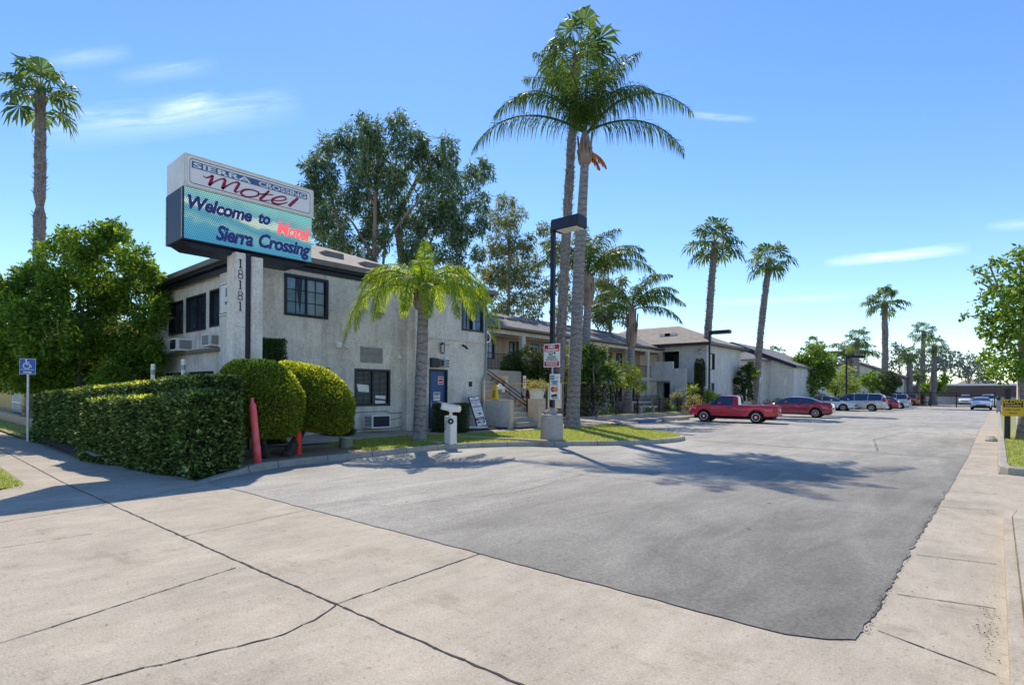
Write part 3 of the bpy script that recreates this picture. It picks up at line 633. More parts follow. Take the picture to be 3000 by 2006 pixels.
# grounds beside the wing
sheet('walkway',[(-15.35,22.3),(-13.3,22.3),(-15.35,25.4),(-15.55,80),(-16.8,80),(-16.8,24.5),(-16.2,22.3)],.10,'concrete')
mb=MB(); mb.box(-15.55,25.4,-.02,-15.37,80,.115); struct(build('kerb',mb,'kerb',bevel=.01))
sheet('lawn',[(-16.95,23.0),(-16.95,80),(-24,80),(-24,16),(-18.5,16)],.28,'turf')
mb=MB(); mb.box(-17.0,24.6,0,-16.78,34.3,.33); mb.box(-16.96,34.3,0,-16.74,44,.27); mb.bar((-16.9,24.7,.15),(-15.9,24.0,.12),.18,.24)
ob=build('retaining_wall',mb,'block',bevel=.01); tag(ob,'low pale concrete block wall below the black fence','low wall')
sheet('soil',[(-17.02,24.7),(-17.02,29.7),(-19.3,29.7),(-20,19),(-17.5,19)],.30,'mulch')
def blades(name,n,fn,z,label,h=.06,m='grass'):
    P=np.array([fn() for _ in range(n)]); P=np.column_stack([P,np.full(n,z)]) if P.shape[1]==2 else P
    N=np.tile([0,0,1.6],(n,1)); o=quads_mesh(name,leaf_quads(P,N,h,.22,0,.45),m); tag(o,label,'grass',kind='stuff')
def fl():
    y=random.uniform(8.1,22); a=kx(y)-.17;b=wx(y); s=random.random()
    return (a+(b-a)*s,y,.135+.05*s)
blades('grass',60000,fl,0,'clipped sunlit grass on the island beside the drive',.055)
blades('grass',14000,lambda:(.2+4*random.random()**1.3,15.62+11.5*random.random()),.135,'green grass behind the right-hand kerb',.06)
blades('grass',26000,lambda:(-12.15-random.random()**1.3*9,1.55-random.random()*3.4),.015,'grass strip between sidewalk and street',.05)
blades('grass',9000,lambda:(-24-random.random()*20,3.0+random.random()*3),.05,'shaded grass in front of the low wall beside the yellow building',.06)
blades('grass',16000,lambda:(-17.1-random.random()*3.5,29.5+random.random()*14),.28,'lawn behind the black fence',.06)
# distant hill line
mb=MB(); vs=[];N_=60
for i in range(N_+1):
    x=-900+1400*i/N_; vs+=[(x,950+60*math.sin(i*.4),-1),(x,1000+60*math.sin(i*.4),14+8*math.sin(i*.7)+5*math.sin(i*1.9))]
mb.add(vs,[(2*i,2*i+2,2*i+3,2*i+1) for i in range(N_)]); struct(build('hills',mb,'earth'))

# ================================================================ BUILDINGS
def fbox(mb,face,c,u0,z0,o0,u1,z1,o1,mi=0):
    if face=='X': mb.box(c+o0,u0,z0,c+o1,u1,z1,mi)
    else: mb.box(u0,c-o0,z0,u1,c-o1,z1,mi)
def wall(mb,face,c,th,u0,u1,z0,z1,holes=()):
    us=sorted({u0,u1,*[h[0] for h in holes],*[h[1] for h in holes]}); zs=sorted({z0,z1,*[h[2] for h in holes],*[h[3] for h in holes]})
    us=[u for u in us if u0<=u<=u1]; zs=[z for z in zs if z0<=z<=z1]
    for a,b in zip(us,us[1:]):
        run=None
        for p,q in zip(zs,zs[1:]):
            um=(a+b)/2;zm=(p+q)/2
            if any(h[0]<um<h[1] and h[2]<zm<h[3] for h in holes):
                if run: fbox(mb,face,c,a,run[0],-th,b,run[1],0); run=None
            else: run=(run[0] if run else p,q)
        if run: fbox(mb,face,c,a,run[0],-th,b,run[1],0)
def window(par,face,c,u0,u1,z0,z1,fm='darkframe',panes=('glass','glass'),cols=0,rows=0,fw=.07,dep=.06,proud=.03,blind=0,bars=0,curtain=0):
    mb=MB()
    for (a,b,p,q) in ((u0,u1,z0,z0+fw),(u0,u1,z1-fw,z1),(u0,u0+fw,z0+fw,z1-fw),(u1-fw,u1,z0+fw,z1-fw)): fbox(mb,face,c,a,p,-dep-.04,b,q,proud)
    k=len(panes); a0=u0+fw;W=(u1-u0-2*fw)
    for i in range(1,k): x=a0+W*i/k; fbox(mb,face,c,x-.022,z0+fw,-dep-.04,x+.022,z1-fw,proud*.3)
    f=build('window',mb,fm,par)
    for i,pm in enumerate(panes):
        a=a0+W*i/k+.02;b=a0+W*(i+1)/k-.02; g=MB(); fbox(g,face,c,a,z0+fw,-dep-.03,b,z1-fw,-dep-.02); build('pane',g,pm,f)
        if cols or rows:
            g=MB()
            for j in range(1,cols+1): x=a+(b-a)*j/(cols+1); fbox(g,face,c,x-.011,z0+fw,-dep-.019,x+.011,z1-fw,-dep)
            for j in range(1,rows+1): z=z0+fw+(z1-z0-2*fw)*j/(rows+1); fbox(g,face,c,a,z-.011,-dep-.016,b,z+.011,-dep-.003)
            build('glazing_bars',g,fm,f)
        if blind:
            g=MB(); z=z0+fw+.03
            while z<z1-fw-.02: fbox(g,face,c,a,z,-dep-.019,b,z+.010,-dep-.008); z+=.042
            build('blind',g,'slat',f)
    if curtain:
        g=MB(); um=u0+(u1-u0)*.36
        if face=='X': g.add([(c-dep-.012,um-.13,z1-fw),(c-dep-.012,um+.1,z1-fw),(c-dep-.012,um+.02,z0+fw)],[(0,1,2)])
        build('curtain',g,'darkframe',f)
    if bars:
        g=MB(); k=int((u1-u0)/.11)
        for j in range(k+1): x=u0+(u1-u0)*j/k; fbox(g,face,c,x-.008,z0,proud+.02,x+.008,z1,proud+.036)
        for z in (z0+.06,z1-.08): fbox(g,face,c,u0,z-.01,proud+.036,u1,z+.01,proud+.05)
        build('security_bars',g,'black',f)
    return f
def hip(mb,x0,x1,y0,y1,z,h,ridge='Y',inset0=None,inset1=None,gable0=False,gable1=False,t=.12):
    if ridge=='Y':
        w=(x1-x0)/2; i0=w if inset0 is None else inset0; i1=w if inset1 is None else inset1
        a=(x0,y0,z);b=(x1,y0,z);c=(x1,y1,z);d=(x0,y1,z);e=((x0+x1)/2,y0+i0,z+h);f=((x0+x1)/2,y1-i1,z+h)
        mb.add([a,b,c,d,e,f],[(0,1,4),(1,2,5,4),(2,3,5),(3,0,4,5)])
    else:
        w=(y1-y0)/2; i0=w if inset0 is None else inset0; i1=w if inset1 is None else inset1
        a=(x0,y0,z);b=(x1,y0,z);c=(x1,y1,z);d=(x0,y1,z);e=(x0+i0,(y0+y1)/2,z+h);f=(x1-i1,(y0+y1)/2,z+h)
        mb.add([a,b,c,d,e,f],[(0,1,5,4),(1,2,5),(2,3,4,5),(3,0,4)])
def fascia(mb,x0,x1,y0,y1,z0,z1,w=.04,soff=None):
    mb.box(x0,y0,z0,x1,y0+w,z1); mb.box(x0,y1-w,z0,x1,y1,z1); mb.box(x0,y0+w,z0,x0+w,y1-w,z1); mb.box(x1-w,y0+w,z0,x1,y1-w,z1)
# ---- office building
B=thing('motel_office','two-storey stucco motel office with shingled hip roof and blue door','building',(-20,11,.1))
mb=MB()
UW=(7.91,9.35,3.90,5.155); LW=(10.34,11.77,1.13,2.39)
wall(mb,'X',-16.05,.2,7.0,12.44,.1,5.45,[UW,LW,(8.2,9.38,1.2,2.38)])
wall(mb,'X',-15.5,.2,12.44,16.0,.1,5.45,[(13.08,13.96,.28,2.46),(14.68,15.86,4.0,5.2)])
mb.box(-16.25,12.24,.1,-15.7,12.44,5.45)
mb.box(-25.4,15.8,.1,-15.7,16.0,5.45)
# street side: strips, recessed upper bay, lower wall
wall(mb,'Y',7.0,.2,-18.45,-16.25,.1,5.45); wall(mb,'Y',7.0,.2,-25.4,-23.6,.1,5.45)
RB=7.15
wall(mb,'Y',RB,.2,-23.6,-18.45,3.0,5.45,[(-23.55,-22.1,3.66,4.88),(-21.75,-19.97,3.66,4.90),(-19.62,-18.75,3.70,4.92)])
wall(mb,'Y',7.02,.2,-23.6,-18.45,.1,2.86,[(-21.0,-18.95,1.15,2.25),(-23.3,-21.5,1.15,2.25)])
mb.box(-25.4,7.2,.1,-25.2,15.8,5.45)
build('wall',mb,'stucco',B)
mb=MB(); mb.box(-24.6,6.86,2.86,-18.4,7.14,2.97); build('ledge',mb,'gutter',B)
mb=MB(); hip(mb,-25.7,-15.78,6.72,16.3,5.64,1.85,'Y',inset0=4.4,inset1=4.2); mb.add([(-15.22,12.25,5.64),(-15.22,16.32,5.64),(-17.6,15.2,6.38),(-17.6,12.9,6.38)],[(0,1,2,3),(0,3,2,1)]); build('roof',mb,'roof',B)
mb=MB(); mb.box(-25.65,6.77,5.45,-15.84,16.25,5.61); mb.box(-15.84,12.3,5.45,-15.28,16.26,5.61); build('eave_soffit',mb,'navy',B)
mb=MB(); mb.box(-15.84,6.66,5.53,-15.72,12.25,5.69); mb.box(-15.28,12.2,5.53,-15.16,16.38,5.69); mb.box(-15.84,12.13,5.53,-15.28,12.25,5.69); mb.box(-25.78,6.64,5.53,-15.84,6.76,5.69); mb.box(-25.78,16.26,5.53,-15.28,16.38,5.69); build('gutter',mb,'gutter',B)
mb=MB(); mb.box(-16.02,7.05,5.30,-15.99,12.4,5.44); mb.box(-15.48,12.47,5.30,-15.45,15.98,5.44); mb.box(-25.3,6.94,5.28,-16.1,6.98,5.44); build('frieze',mb,'navy',B)
window(B,'X',-16.05,*UW[:2],*UW[2:],'navy',('glass_b','glass_l'),1,2,.08,.05,.04,curtain=1)
window(B,'X',-16.05,*LW[:2],*LW[2:],'darkframe',('matblack','matblack'),1,0,.07,.06,.03,blind=1)
window(B,'X',-16.05,8.2,9.38,1.2,2.38,'darkframe',('glass','glass'),0,0,.06,.05,.03,bars=1)
window(B,'X',-15.5,14.68,15.86,4.0,5.2,'darkframe',('glass','glass_b'),1,2,.07)
for (a,b,z0,z1,p) in ((-23.55,-22.1,3.66,4.88,('matblack','glass')),(-21.75,-19.97,3.66,4.90,('glass','glass')),(-19.62,-18.75,3.70,4.92,('glass',))): window(B,'Y',RB,a,b,z0,z1,'darkframe',p,0,0,.06)
window(B,'Y',7.02,-21.0,-18.95,1.15,2.25,'darkframe',('glass','glass'),0,0,.06,bars=1); window(B,'Y',7.02,-23.3,-21.5,1.15,2.25,'darkframe',('glass','glass'),0,0,.06,bars=1)
# papers behind the lower window
f=[c for c in B.children if c.name.startswith('window')][1]
for q in ([(10.45,1.88),(10.92,1.84),(10.95,1.60),(10.52,1.62)],[(11.2,1.50),(11.62,1.48),(11.62,1.36),(11.2,1.40)],[(11.18,1.33),(11.6,1.30),(11.62,1.22),(11.2,1.21)]): g=MB(); g.add([(-16.098,y,z) for y,z in q],[(0,1,2,3)]); build('paper',g,'white',f)
# door
mb=MB(); fbox(mb,'X',-15.5,13.13,.3,-.10,13.91,2.40,-.06); d=build('door',mb,'blue',B)
mb=MB()
for (a,b,p,q) in ((13.08,13.13,.28,2.46),(13.91,13.96,.28,2.46),(13.13,13.91,2.40,2.46)): fbox(mb,'X',-15.5,a,p,-.12,b,q,.03)
build('door_frame',mb,'navy',B)
for z in (1.28,1.1): mb=MB(); mb.lathe((-15.56,13.2,z),[(.025,0),(.03,.03),(.015,.05)],8,axis='X'); build('lock',mb,'chrome',d)
mb=MB(); mb.lathe((-15.56,13.2,1.19),[(.03,0),(.035,.04),(.02,.06)],8,axis='X'); build('handle',mb,'chrome',d)
mb=MB(); fbox(mb,'X',-15.5,13.55,1.90,-.059,13.82,2.2,-.05); s=build('door_sign',mb,'white',d)
mb=MB(); fbox(mb,'X',-15.5,13.57,1.92,-.05,13.80,2.18,-.047); build('sign_face',mb,'red',s)
text('lettering','PRIVATE',.06,(-15.545,13.685,2.11),'X','white',s,bold=.002); text('lettering','ENTRY',.06,(-15.545,13.685,1.99),'X','white',s,bold=.003)
mb=MB(); fbox(mb,'X',-15.5,13.34,1.3,-.059,13.66,1.62,-.05); s=build('door_sign',mb,'white',d)
mb=MB(); fbox(mb,'X',-15.5,13.37,1.52,-.05,13.63,1.59,-.047); build('sign_band',mb,'black',s)
for k,w in enumerate(('NOTICE','NO','SOLICITING')): text('lettering',w,.055,(-15.545,13.5,1.555-.075*k),'X','white' if k==0 else 'black',s)
# facade fittings
def lantern(x,y,z,label):
    t=thing('wall_lantern',label,'lantern',(x,y,z)); mb=MB(); mb.box(x,y-.03,z+.1,x+.05,y+.03,z+.16); mb.box(x+.02,y-.02,z+.15,x+.14,y+.02,z+.17); mb.lathe((x+.11,y,z+.05),[(.03,.16),(.09,.09),(.10,.08)][::-1],8); mb.lathe((x+.11,y,z-.2),[(.05,0),(.075,.02)],8)
    for k in range(6): a=k*1.047; mb.bar((x+.11+.07*math.cos(a),y+.07*math.sin(a),z-.18),(x+.11+.085*math.cos(a),y+.085*math.sin(a),z+.13),.014)
    build('frame',mb,'black',t); mb=MB(); mb.lathe((x+.11,y,z-.17),[(.062,0),(.072,.29)],8); build('glass',mb,'white',t)
lantern(-15.5,13.62,3.24,'black lantern with white glass above the blue door')
def camera_unit(x,y,z,label,name='security_camera',n=1,m='white',dirs=((.9,-.45,-.25),)):
    t=thing(name,label,'camera',(x,y,z)); mb=MB(); mb.lathe((x,y,z),[(.05,0),(.05,.03)],10,axis='X'); build('mount',mb,m,t)
    for dd in dirs:
        v=Vector(dd).normalized(); p=Vector((x+.06,y,z)); mb=MB(); mb.tube([p,p+v*.07],.02,8); mb.tube([p+v*.05,p+v*.22],.042,10); build('camera_body',mb,m,t)
        mb=MB(); mb.tube([p+v*.218,p+v*.224],.03,10); build('lens',mb,'black',t)
camera_unit(-16.05,7.22,3.52,'small white security camera beside the sign pylon on the office wall')
camera_unit(-15.5,13.7,3.45,'white security camera above the door lantern',dirs=((.7,.5,-.35),(.8,-.5,-.1)))
camera_unit(-15.5,14.75,3.42,'small black dome camera under the white conduit',m='black',dirs=((.8,.1,-.6),))
t=thing('floodlight','white twin security floodlight on the office wall','floodlight',(-16.05,9.7,3.12)); mb=MB(); mb.box(-16.05,9.64,3.04,-15.95,9.8,3.2); build('housing',mb,'white',t)
for dy,v in ((-.02,(.7,-.4,-.1)),(.2,(.6,.5,-.45))):
    v=Vector(v).normalized(); p=Vector((-15.96,9.72+dy,3.1)); mb=MB(); mb.tube([p,p+v*.06,p+v*.17],[.025,.05,.065],10); build('lamp_head',mb,'offwhite',t)
mb=MB(); mb.box(-15.5,13.1,2.52,-15.36,13.44,2.86); tag(build('speaker_box',mb,'darkframe',bevel=.01),'dark square box over the left of the blue door','box')
t=thing('utility_box','grey and blue electrical box over the right of the blue door','electrical box',(-15.5,13.7,2.6)); mb=MB(); mb.box(-15.5,13.52,2.55,-15.36,13.86,2.83); build('housing',mb,'grey',t,bevel=.01)
mb=MB(); mb.box(-15.36,13.54,2.58,-15.34,13.66,2.8); build('cover',mb,'navy',t); mb=MB(); mb.box(-15.5,13.78,2.83,-15.42,13.94,2.96); build('cap',mb,'offwhite',t)
mb=MB(); 
for k in range(3): mb.box(-15.5,13.88,2.56+k*.1,-15.44,14.0,2.61+k*.1)
build('louvre',mb,'darkframe',t)
mb=MB(); mb.prismX([(12.0,2.80),(12.26,2.80),(12.07,2.96)],-16.05,-15.92); tag(build('vent_hood',mb,'offwhite',bevel=.01),'small triangular white vent hood on the stucco left of the palm','vent')
mb=MB(); mb.box(-16.05,10.55,2.60,-16.043,11.45,3.14); tag(build('patched_panel',mb,mat('grey_patch',(.30,.28,.26),.95,var=.2,vscale=6,bump=.4)),'grey patch of bare stucco where a sign was removed','wall patch')
mb=MB(); mb.box(-15.5,15.08,1.84,-15.46,15.24,2.04); tag(build('switch_box',mb,'black',bevel=.008),'small black box on the wall above the leaning sign','box')
mb=MB(); mb.tube([(-15.46,12.46,3.58),(-15.46,15.98,3.60),(-15.38,16.12,3.66),(-15.36,16.16,3.85),(-15.42,16.12,4.0),(-15.46,16.04,4.03)],.028,8); mb.tube([(-15.99,10.6,3.12),(-15.99,12.4,3.10)],.008,6)
tag(build('conduit',mb,'offwhite',smooth=True),'white conduit running across the wall and hooking round the corner','pipe')
mb=MB(); mb.tube([(-15.42,15.95,5.3),(-15.42,15.95,2.35),(-15.42,15.85,2.2),(-15.42,15.78,2.05),(-15.42,15.76,.4)],.045,8); tag(build('downpipe',mb,'grey',smooth=True),'grey downpipe at the right corner of the office','downpipe')
mb=MB(); mb.tube([(-16.0,8.9,.92),(-16.0,11.6,.95),(-16.0,11.75,.88),(-16.0,12.4,.88)],.018,6); mb.tube([(-16.0,11.5,.62),(-16.0,12.2,.70),(-16.0,12.3,.8)],.016,6); mb.tube([(-16.0,9.2,.38),(-15.95,11,.36),(-15.9,12,.36),(-15.85,12.3,.5),(-15.9,12.38,.86)],.022,6)
tag(build('wall_cables',mb,'grey',smooth=True),'dark cables strung along the wall around the lower air conditioner','cable')
mb=MB(); mb.tube([(-15.25,13.75,.55),(-14.9,14.0,.33),(-14.6,14.6,.31),(-14.5,15.1,.31)],.045,8); tag(build('drain_pipe',mb,'offwhite',smooth=True),'pale drain pipe lying on the mulch by the wall','pipe')
mb=MB(); mb.bar((-15.44,14.45,1.02),(-15.44,14.62,1.02),.03); mb.bar((-15.44,14.6,1.02),(-15.38,14.62,1.1),.02); mb.bar((-15.44,14.52,1.02),(-15.42,14.5,.95),.03); tag(build('hose_tap',mb,'black'),'black hose tap on the wall left of the leaning sign','tap')
def ac(face,c,u0,u1,z0,z1,dep,label,m2='navy'):
    t=thing('air_conditioner',label,'air conditioner',((c,(u0+u1)/2,z0) if face=='X' else ((u0+u1)/2,c,z0)),'wall air conditioners')
    mb=MB(); fbox(mb,face,c,u0,z0,0,u1,z1,dep); 
    e=.045
    build('casing',mb,'white',t,bevel=.008)
    mb=MB(); fbox(mb,face,c,u0+e,z0+e,dep+.001,u1-e,z1-e,dep+.006); build('grille',mb,m2,t)
    mb=MB()
    for (a,b,p,q) in ((u0,u1,z0,z0+e),(u0,u1,z1-e,z1),(u0,u0+e,z0+e,z1-e),(u1-e,u1,z0+e,z1-e)): fbox(mb,face,c,a,p,dep+.0005,b,q,dep+.02)
    build('grille_frame',mb,'white',t)
    if face=='X':
        mb=MB()
        for k in range(3):
            for j in range(2): z=z0+.06+(z1-z0-.1)*k/3; o=.06+j*(dep-.08)/2; mb.box(c+o,u0-.004,z,c+o+dep*.36,u0-.001,z+(z1-z0)*.24)
        build('side_louvres',mb,'grey',t)
    else:
        for ua,ub in ((u1+.001,u1+.004),(u0-.004,u0-.001)): mb=MB(); mb.box(ua,c-dep*.85,z0+.06,ub,c-dep*.15,z1-.06); build('side_louvre',mb,'grey',t)
ac('X',-16.05,10.72,11.47,.40,.84,.45,'white air conditioner low on the wall under the blinded window')
ac('Y',RB,-21.75,-21.0,2.98,3.40,.55,'white air conditioner on the ledge under the middle upper windows','glass')
ac('Y',RB,-19.5,-18.8,3.04,3.44,.3,'grey-faced air conditioner in the corner of the upper ledge','grey')
# panel with part of the number seen on the street side of the office
t=thing('number_sign','white bordered board starting with 18 on the office wall behind the pylon','sign',(-17.6,6.98,4)); mb=MB(); mb.box(-18.35,6.95,3.95,-16.6,6.98,4.95); build('board',mb,'white',t,bevel=.01)
mb=MB()
for (a,b,p,q) in ((-18.3,-16.65,4.88,4.90),(-18.3,-16.65,4.0,4.02),(-18.3,-18.28,4.02,4.88),(-16.67,-16.65,4.02,4.88)): mb.box(a,6.944,p,b,6.95,q)
build('border',mb,'black',t); text('lettering','18181',.36,(-17.45,6.944,4.62),'Y','black',t,bold=.012); text('lettering','VALLEY BLVD',.15,(-17.45,6.944,4.3),'Y','black',t,bold=.004)
# ---- roof vents of the office
for i,p in enumerate((PX(972,727,-17.9),PX(1085,783,-17.0),PX(1066,745,-20.2))):
    z=5.64+1.85*min(1,(-15.78-p.x)/4.96); mb=MB()
    if i<2: mb.add([(p.x+.25,p.y-.35,z-.1),(p.x+.25,p.y+.35,z-.1),(p.x-.3,p.y+.35,z+.14),(p.x-.3,p.y-.35,z+.14),(p.x+.2,p.y-.35,z+.12),(p.x+.2,p.y+.35,z+.12)],[(0,1,5,4),(4,5,2,3),(0,4,3),(1,2,5),(0,3,2,1)])
    else: mb.lathe((p.x,p.y,z-.05),[(.06,0),(.06,.35),(.12,.36),(.12,.42)],10)
    build('roof_vent' if i<2 else 'vent_pipe',mb,'gutter' if i<2 else 'grey',B)

# ---- gallery wing
B=thing('motel_wing','long two-storey motel wing with an open gallery and grey shingle roof','building',(-24,33,.3))
X1=-21.5;XB=-23.3;Y0=20.0;Y1=43.3
wins=[(24.0,24.85),(26.2,26.75),(30.3,31.3),(35.6,36.7),(39.3,40.2)]; doors=[(26.85,27.45),(28.4,29.3),(29.45,30.2),(33.0,33.9),(37.8,38.7),(41.6,42.4)]
mb=MB(); wall(mb,'X',XB,.2,Y0,Y1,.28,5.15,[(a,b,3.65,4.85) for a,b in wins]+[(a,b,2.85,4.9) for a,b in doors]+[(a,b,.3,2.35) for a,b in doors]+[(a,b,.9,2.3) for a,b in wins])
mb.box(-29,Y0,.28,XB-.2,Y0+.2,5.15); build('wall',mb,'stucco_tan',B)
mb=MB(); mb.box(XB,Y0,2.60,X1+.08,Y1,2.84); mb.box(X1+.08,Y0,2.66,X1+.14,Y1,2.9); build('gallery_floor',mb,'stucco',B)
mb=MB(); mb.box(X1-.1,Y0,4.98,X1+.12,Y1,5.2); build('beam',mb,'stucco',B)
for y in (20.9,25.4,30.2,34.8,38.0,41.2):
    mb=MB(); mb.box(X1-.14,y-.17,2.84,X1+.1,y+.17,4.98); mb.box(X1-.14,y-.17,.28,X1+.1,y+.17,2.6); build('post',mb,'stucco',B)
mb=MB(); hip(mb,-28.9,-21.0,19.2,49,5.33,1.5,'Y',inset0=3.9,inset1=4); build('roof',mb,'roof2',B)
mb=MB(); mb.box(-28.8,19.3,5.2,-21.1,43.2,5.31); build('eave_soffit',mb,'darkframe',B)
mb=MB(); mb.box(-21.06,19.15,5.24,-20.95,43.25,5.37); build('gutter',mb,'gutter',B)
for a,b in wins: window(B,'X',XB,a,b,3.65,4.85,'darkframe',('glass_b',),1,2,.06); window(B,'X',XB,a,b,.9,2.3,'darkframe',('glass',),1,1,.06)
for a,b in doors:
    for z0,z1 in ((2.85,4.9),(.3,2.35)):
        mb=MB(); fbox(mb,'X',XB,a,z0,-.12,b,z1,-.08); dd=build('door',mb,'navy' if a!=28.4 and a!=29.45 else 'glass_b',B)
        mb=MB()
        for k in range(3):
            for j in range(2): u=a+.1+j*(b-a-.15)/2; z=z0+.2+k*.6; fbox(mb,'X',XB,u,z,-.08,u+(b-a-.35)/2,z+.42,-.07)
        build('door_panels',mb,'darkframe',dd)
ys=[20.0,25.4,30.2,34.8,38.0,41.2,43.2]
for a,b in zip(ys,ys[1:]):
    mb=MB(); x=X1
    mb.box(x-.02,a+.17,3.80,x+.02,b-.17,3.84); mb.box(x-.015,a+.17,2.95,x+.015,b-.17,2.98); k=int((b-a-.34)/.12)
    for j in range(k+1): y=a+.17+(b-a-.34)*j/k; mb.box(x-.009,y-.009,2.98,x+.009,y+.009,3.80)
    build('railing',mb,'black',B)
for i,(px,py) in enumerate(((1459,939),(1498,930),(1560,937),(1535,950),(1658,964),(1755,975),(1772,967),(1803,982))):
    p=PX(px,py,-22.6+ (.0 if py>960 else -.8)); z=5.33+1.5*(-21.0-p.x)/3.95; mb=MB()
    mb.add([(p.x+.2,p.y-.4,z-.06),(p.x+.2,p.y+.4,z-.06),(p.x-.25,p.y+.4,z+.12),(p.x-.25,p.y-.4,z+.12),(p.x+.15,p.y-.4,z+.09),(p.x+.15,p.y+.4,z+.09)],[(0,1,5,4),(4,5,2,3),(0,4,3),(1,2,5),(0,3,2,1)]); build('roof_vent',mb,'gutter',B)
# ---- corner block with outside stair
B=thing('motel_corner_block','pale grey motel block with hip roof behind the red pickup','building',(-22,47,.3))
X3=-17.42;Y3=43.3;Y4=51
mb=MB(); wall(mb,'Y',Y3,.2,-21.6,X3,.28,5.5,[(-21.3,-19.75,3.0,5.1),(-21.2,-18.6,.3,2.5)]); wall(mb,'X',X3,.2,Y3+.2,Y4,.28,5.5,[(43.9,44.9,3.55,4.9),(43.9,44.8,1.0,2.5)])
mb.box(-30,Y4-.2,.28,X3-.2,Y4,5.5); mb.box(-21.8,Y3+.2,.28,-21.6,Y3+1.4,5.5); build('wall',mb,'stucco_grey',B)
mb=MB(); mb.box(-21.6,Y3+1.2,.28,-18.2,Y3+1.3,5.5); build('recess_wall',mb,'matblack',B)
mb=MB(); mb.box(-20.7,Y3+.9,3.0,-20.0,Y3+.95,4.95); build('door',mb,'navy',B); mb=MB(); mb.box(-20.3,Y3+.8,.3,-19.8,Y3+.9,2.5); build('post',mb,'stucco_tan',B)
window(B,'X',X3,43.9,44.9,3.55,4.9,'darkframe',('glass',),0,0,.06); window(B,'X',X3,43.9,44.8,1.0,2.5,'darkframe',('glass_b',),0,0,.06)
mb=MB(); hip(mb,-31,-16.9,42.7,51.6,5.66,2.0,'X',inset0=4.4,inset1=4.6); build('roof',mb,'roof',B)
mb=MB(); fascia(mb,-31.05,-16.85,42.65,51.65,5.5,5.7,.06); build('gutter',mb,'darkframe',B)
mb=MB(); mb.box(-30.9,42.8,5.5,-17.0,51.5,5.6); build('eave_soffit',mb,'darkframe',B)
for px,py in ((1968,976),(1952,991)):
    p=PY(px,py,45.0); z=5.66+2.0*(45.0-42.7)/4.45; mb=MB(); mb.box(p.x-.5,44.7,z-.12,p.x+.5,45.3,z+.1); build('roof_light',mb,'white',B)
mb=MB(); mb.prismY([(-21.25,2.9),(-18.28,2.9),(-18.28,3.60),(-19.40,3.60),(-19.40,4.16),(-21.25,4.16)],41.4,41.6); mb.prismY([(-19.62,.28),(-18.28,.28),(-18.28,2.9),(-19.62,2.9)],41.4,41.6); mb.prismY([(-21.5,2.62),(-19.62,2.62),(-19.62,2.9),(-21.5,2.9)],41.4,41.6)
mb.box(-19.1,41.1,.28,-18.3,41.25,2.15); mb.box(-17.2,41.9,.28,-16.95,42.1,2.2); build('stair_wall',mb,'stucco_grey',B)
mb=MB()
for k in range(9): mb.box(-17.3-.24*k,41.65,.28+.28*k,-17.3-.24*(k+1),43.2,.28+.28*k+.07)
build('steps',mb,'gutter',B)
lantern(-18.1,43.3,5.0,'small lantern high on the grey wall of the corner block')
# ---- third block, sloping blue-edged roof
B=thing('motel_rear_block','grey motel block with a long sloping blue roof edge','building',(-20,60,.2))
mb=MB(); mb.prismY([(-26,.2),(-15.3,.2),(-15.3,4.35),(-21.4,6.85),(-26,5.2)],60,74); build('wall',mb,'stucco_grey',B)
mb=MB(); mb.prismY([(-15.0,4.3),(-15.0,4.52),(-21.4,7.17),(-26.5,5.2),(-26.5,5.0),(-21.4,6.9)],59.7,74.5); build('roof',mb,'roof2',B)
mb=MB(); mb.prismY([(-14.97,4.16),(-14.97,4.50),(-21.4,7.15),(-21.4,6.78)],59.58,59.69); mb.prismY([(-21.4,6.78),(-21.4,7.15),(-26.5,5.2),(-26.5,4.9)],59.58,59.69); build('fascia',mb,'navy',B)
for z0,z1 in ((3.4,4.85),(.9,2.2)): window(B,'Y',57.5,-18.95,-18.35,z0,z1,'darkframe',('glass',),0,0,.06)
mb=MB(); wall(mb,'Y',57.5,.2,-22.5,-17.9,.2,5.0,[(-18.95,-18.35,3.4,4.85),(-18.95,-18.35,.9,2.2),(-21.9,-20,3.0,4.7)]); mb.box(-18.1,57.7,.2,-17.9,60,5.0); build('annex_wall',mb,'stucco_grey',B)
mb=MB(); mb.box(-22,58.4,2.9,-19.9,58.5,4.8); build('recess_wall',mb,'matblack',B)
mb=MB(); mb.add([(-23,57.1,5.1),(-17.5,57.1,5.1),(-17.5,60,5.1),(-20.5,60,6.3),(-23,60,6.3),(-17.5,57.1,4.95),(-17.5,60,4.95),(-23,57.1,4.95)],[(0,1,3,4),(1,2,3),(1,5,6,2),(0,7,5,1)]); build('annex_roof',mb,'roof2',B)
mb=MB()
for k in range(8): mb.box(-14.6+.0*k,61+.3*k,.2+.2*k,-13.4,61.3+.3*k,.26+.2*k)
build('steps',mb,'gutter',B)
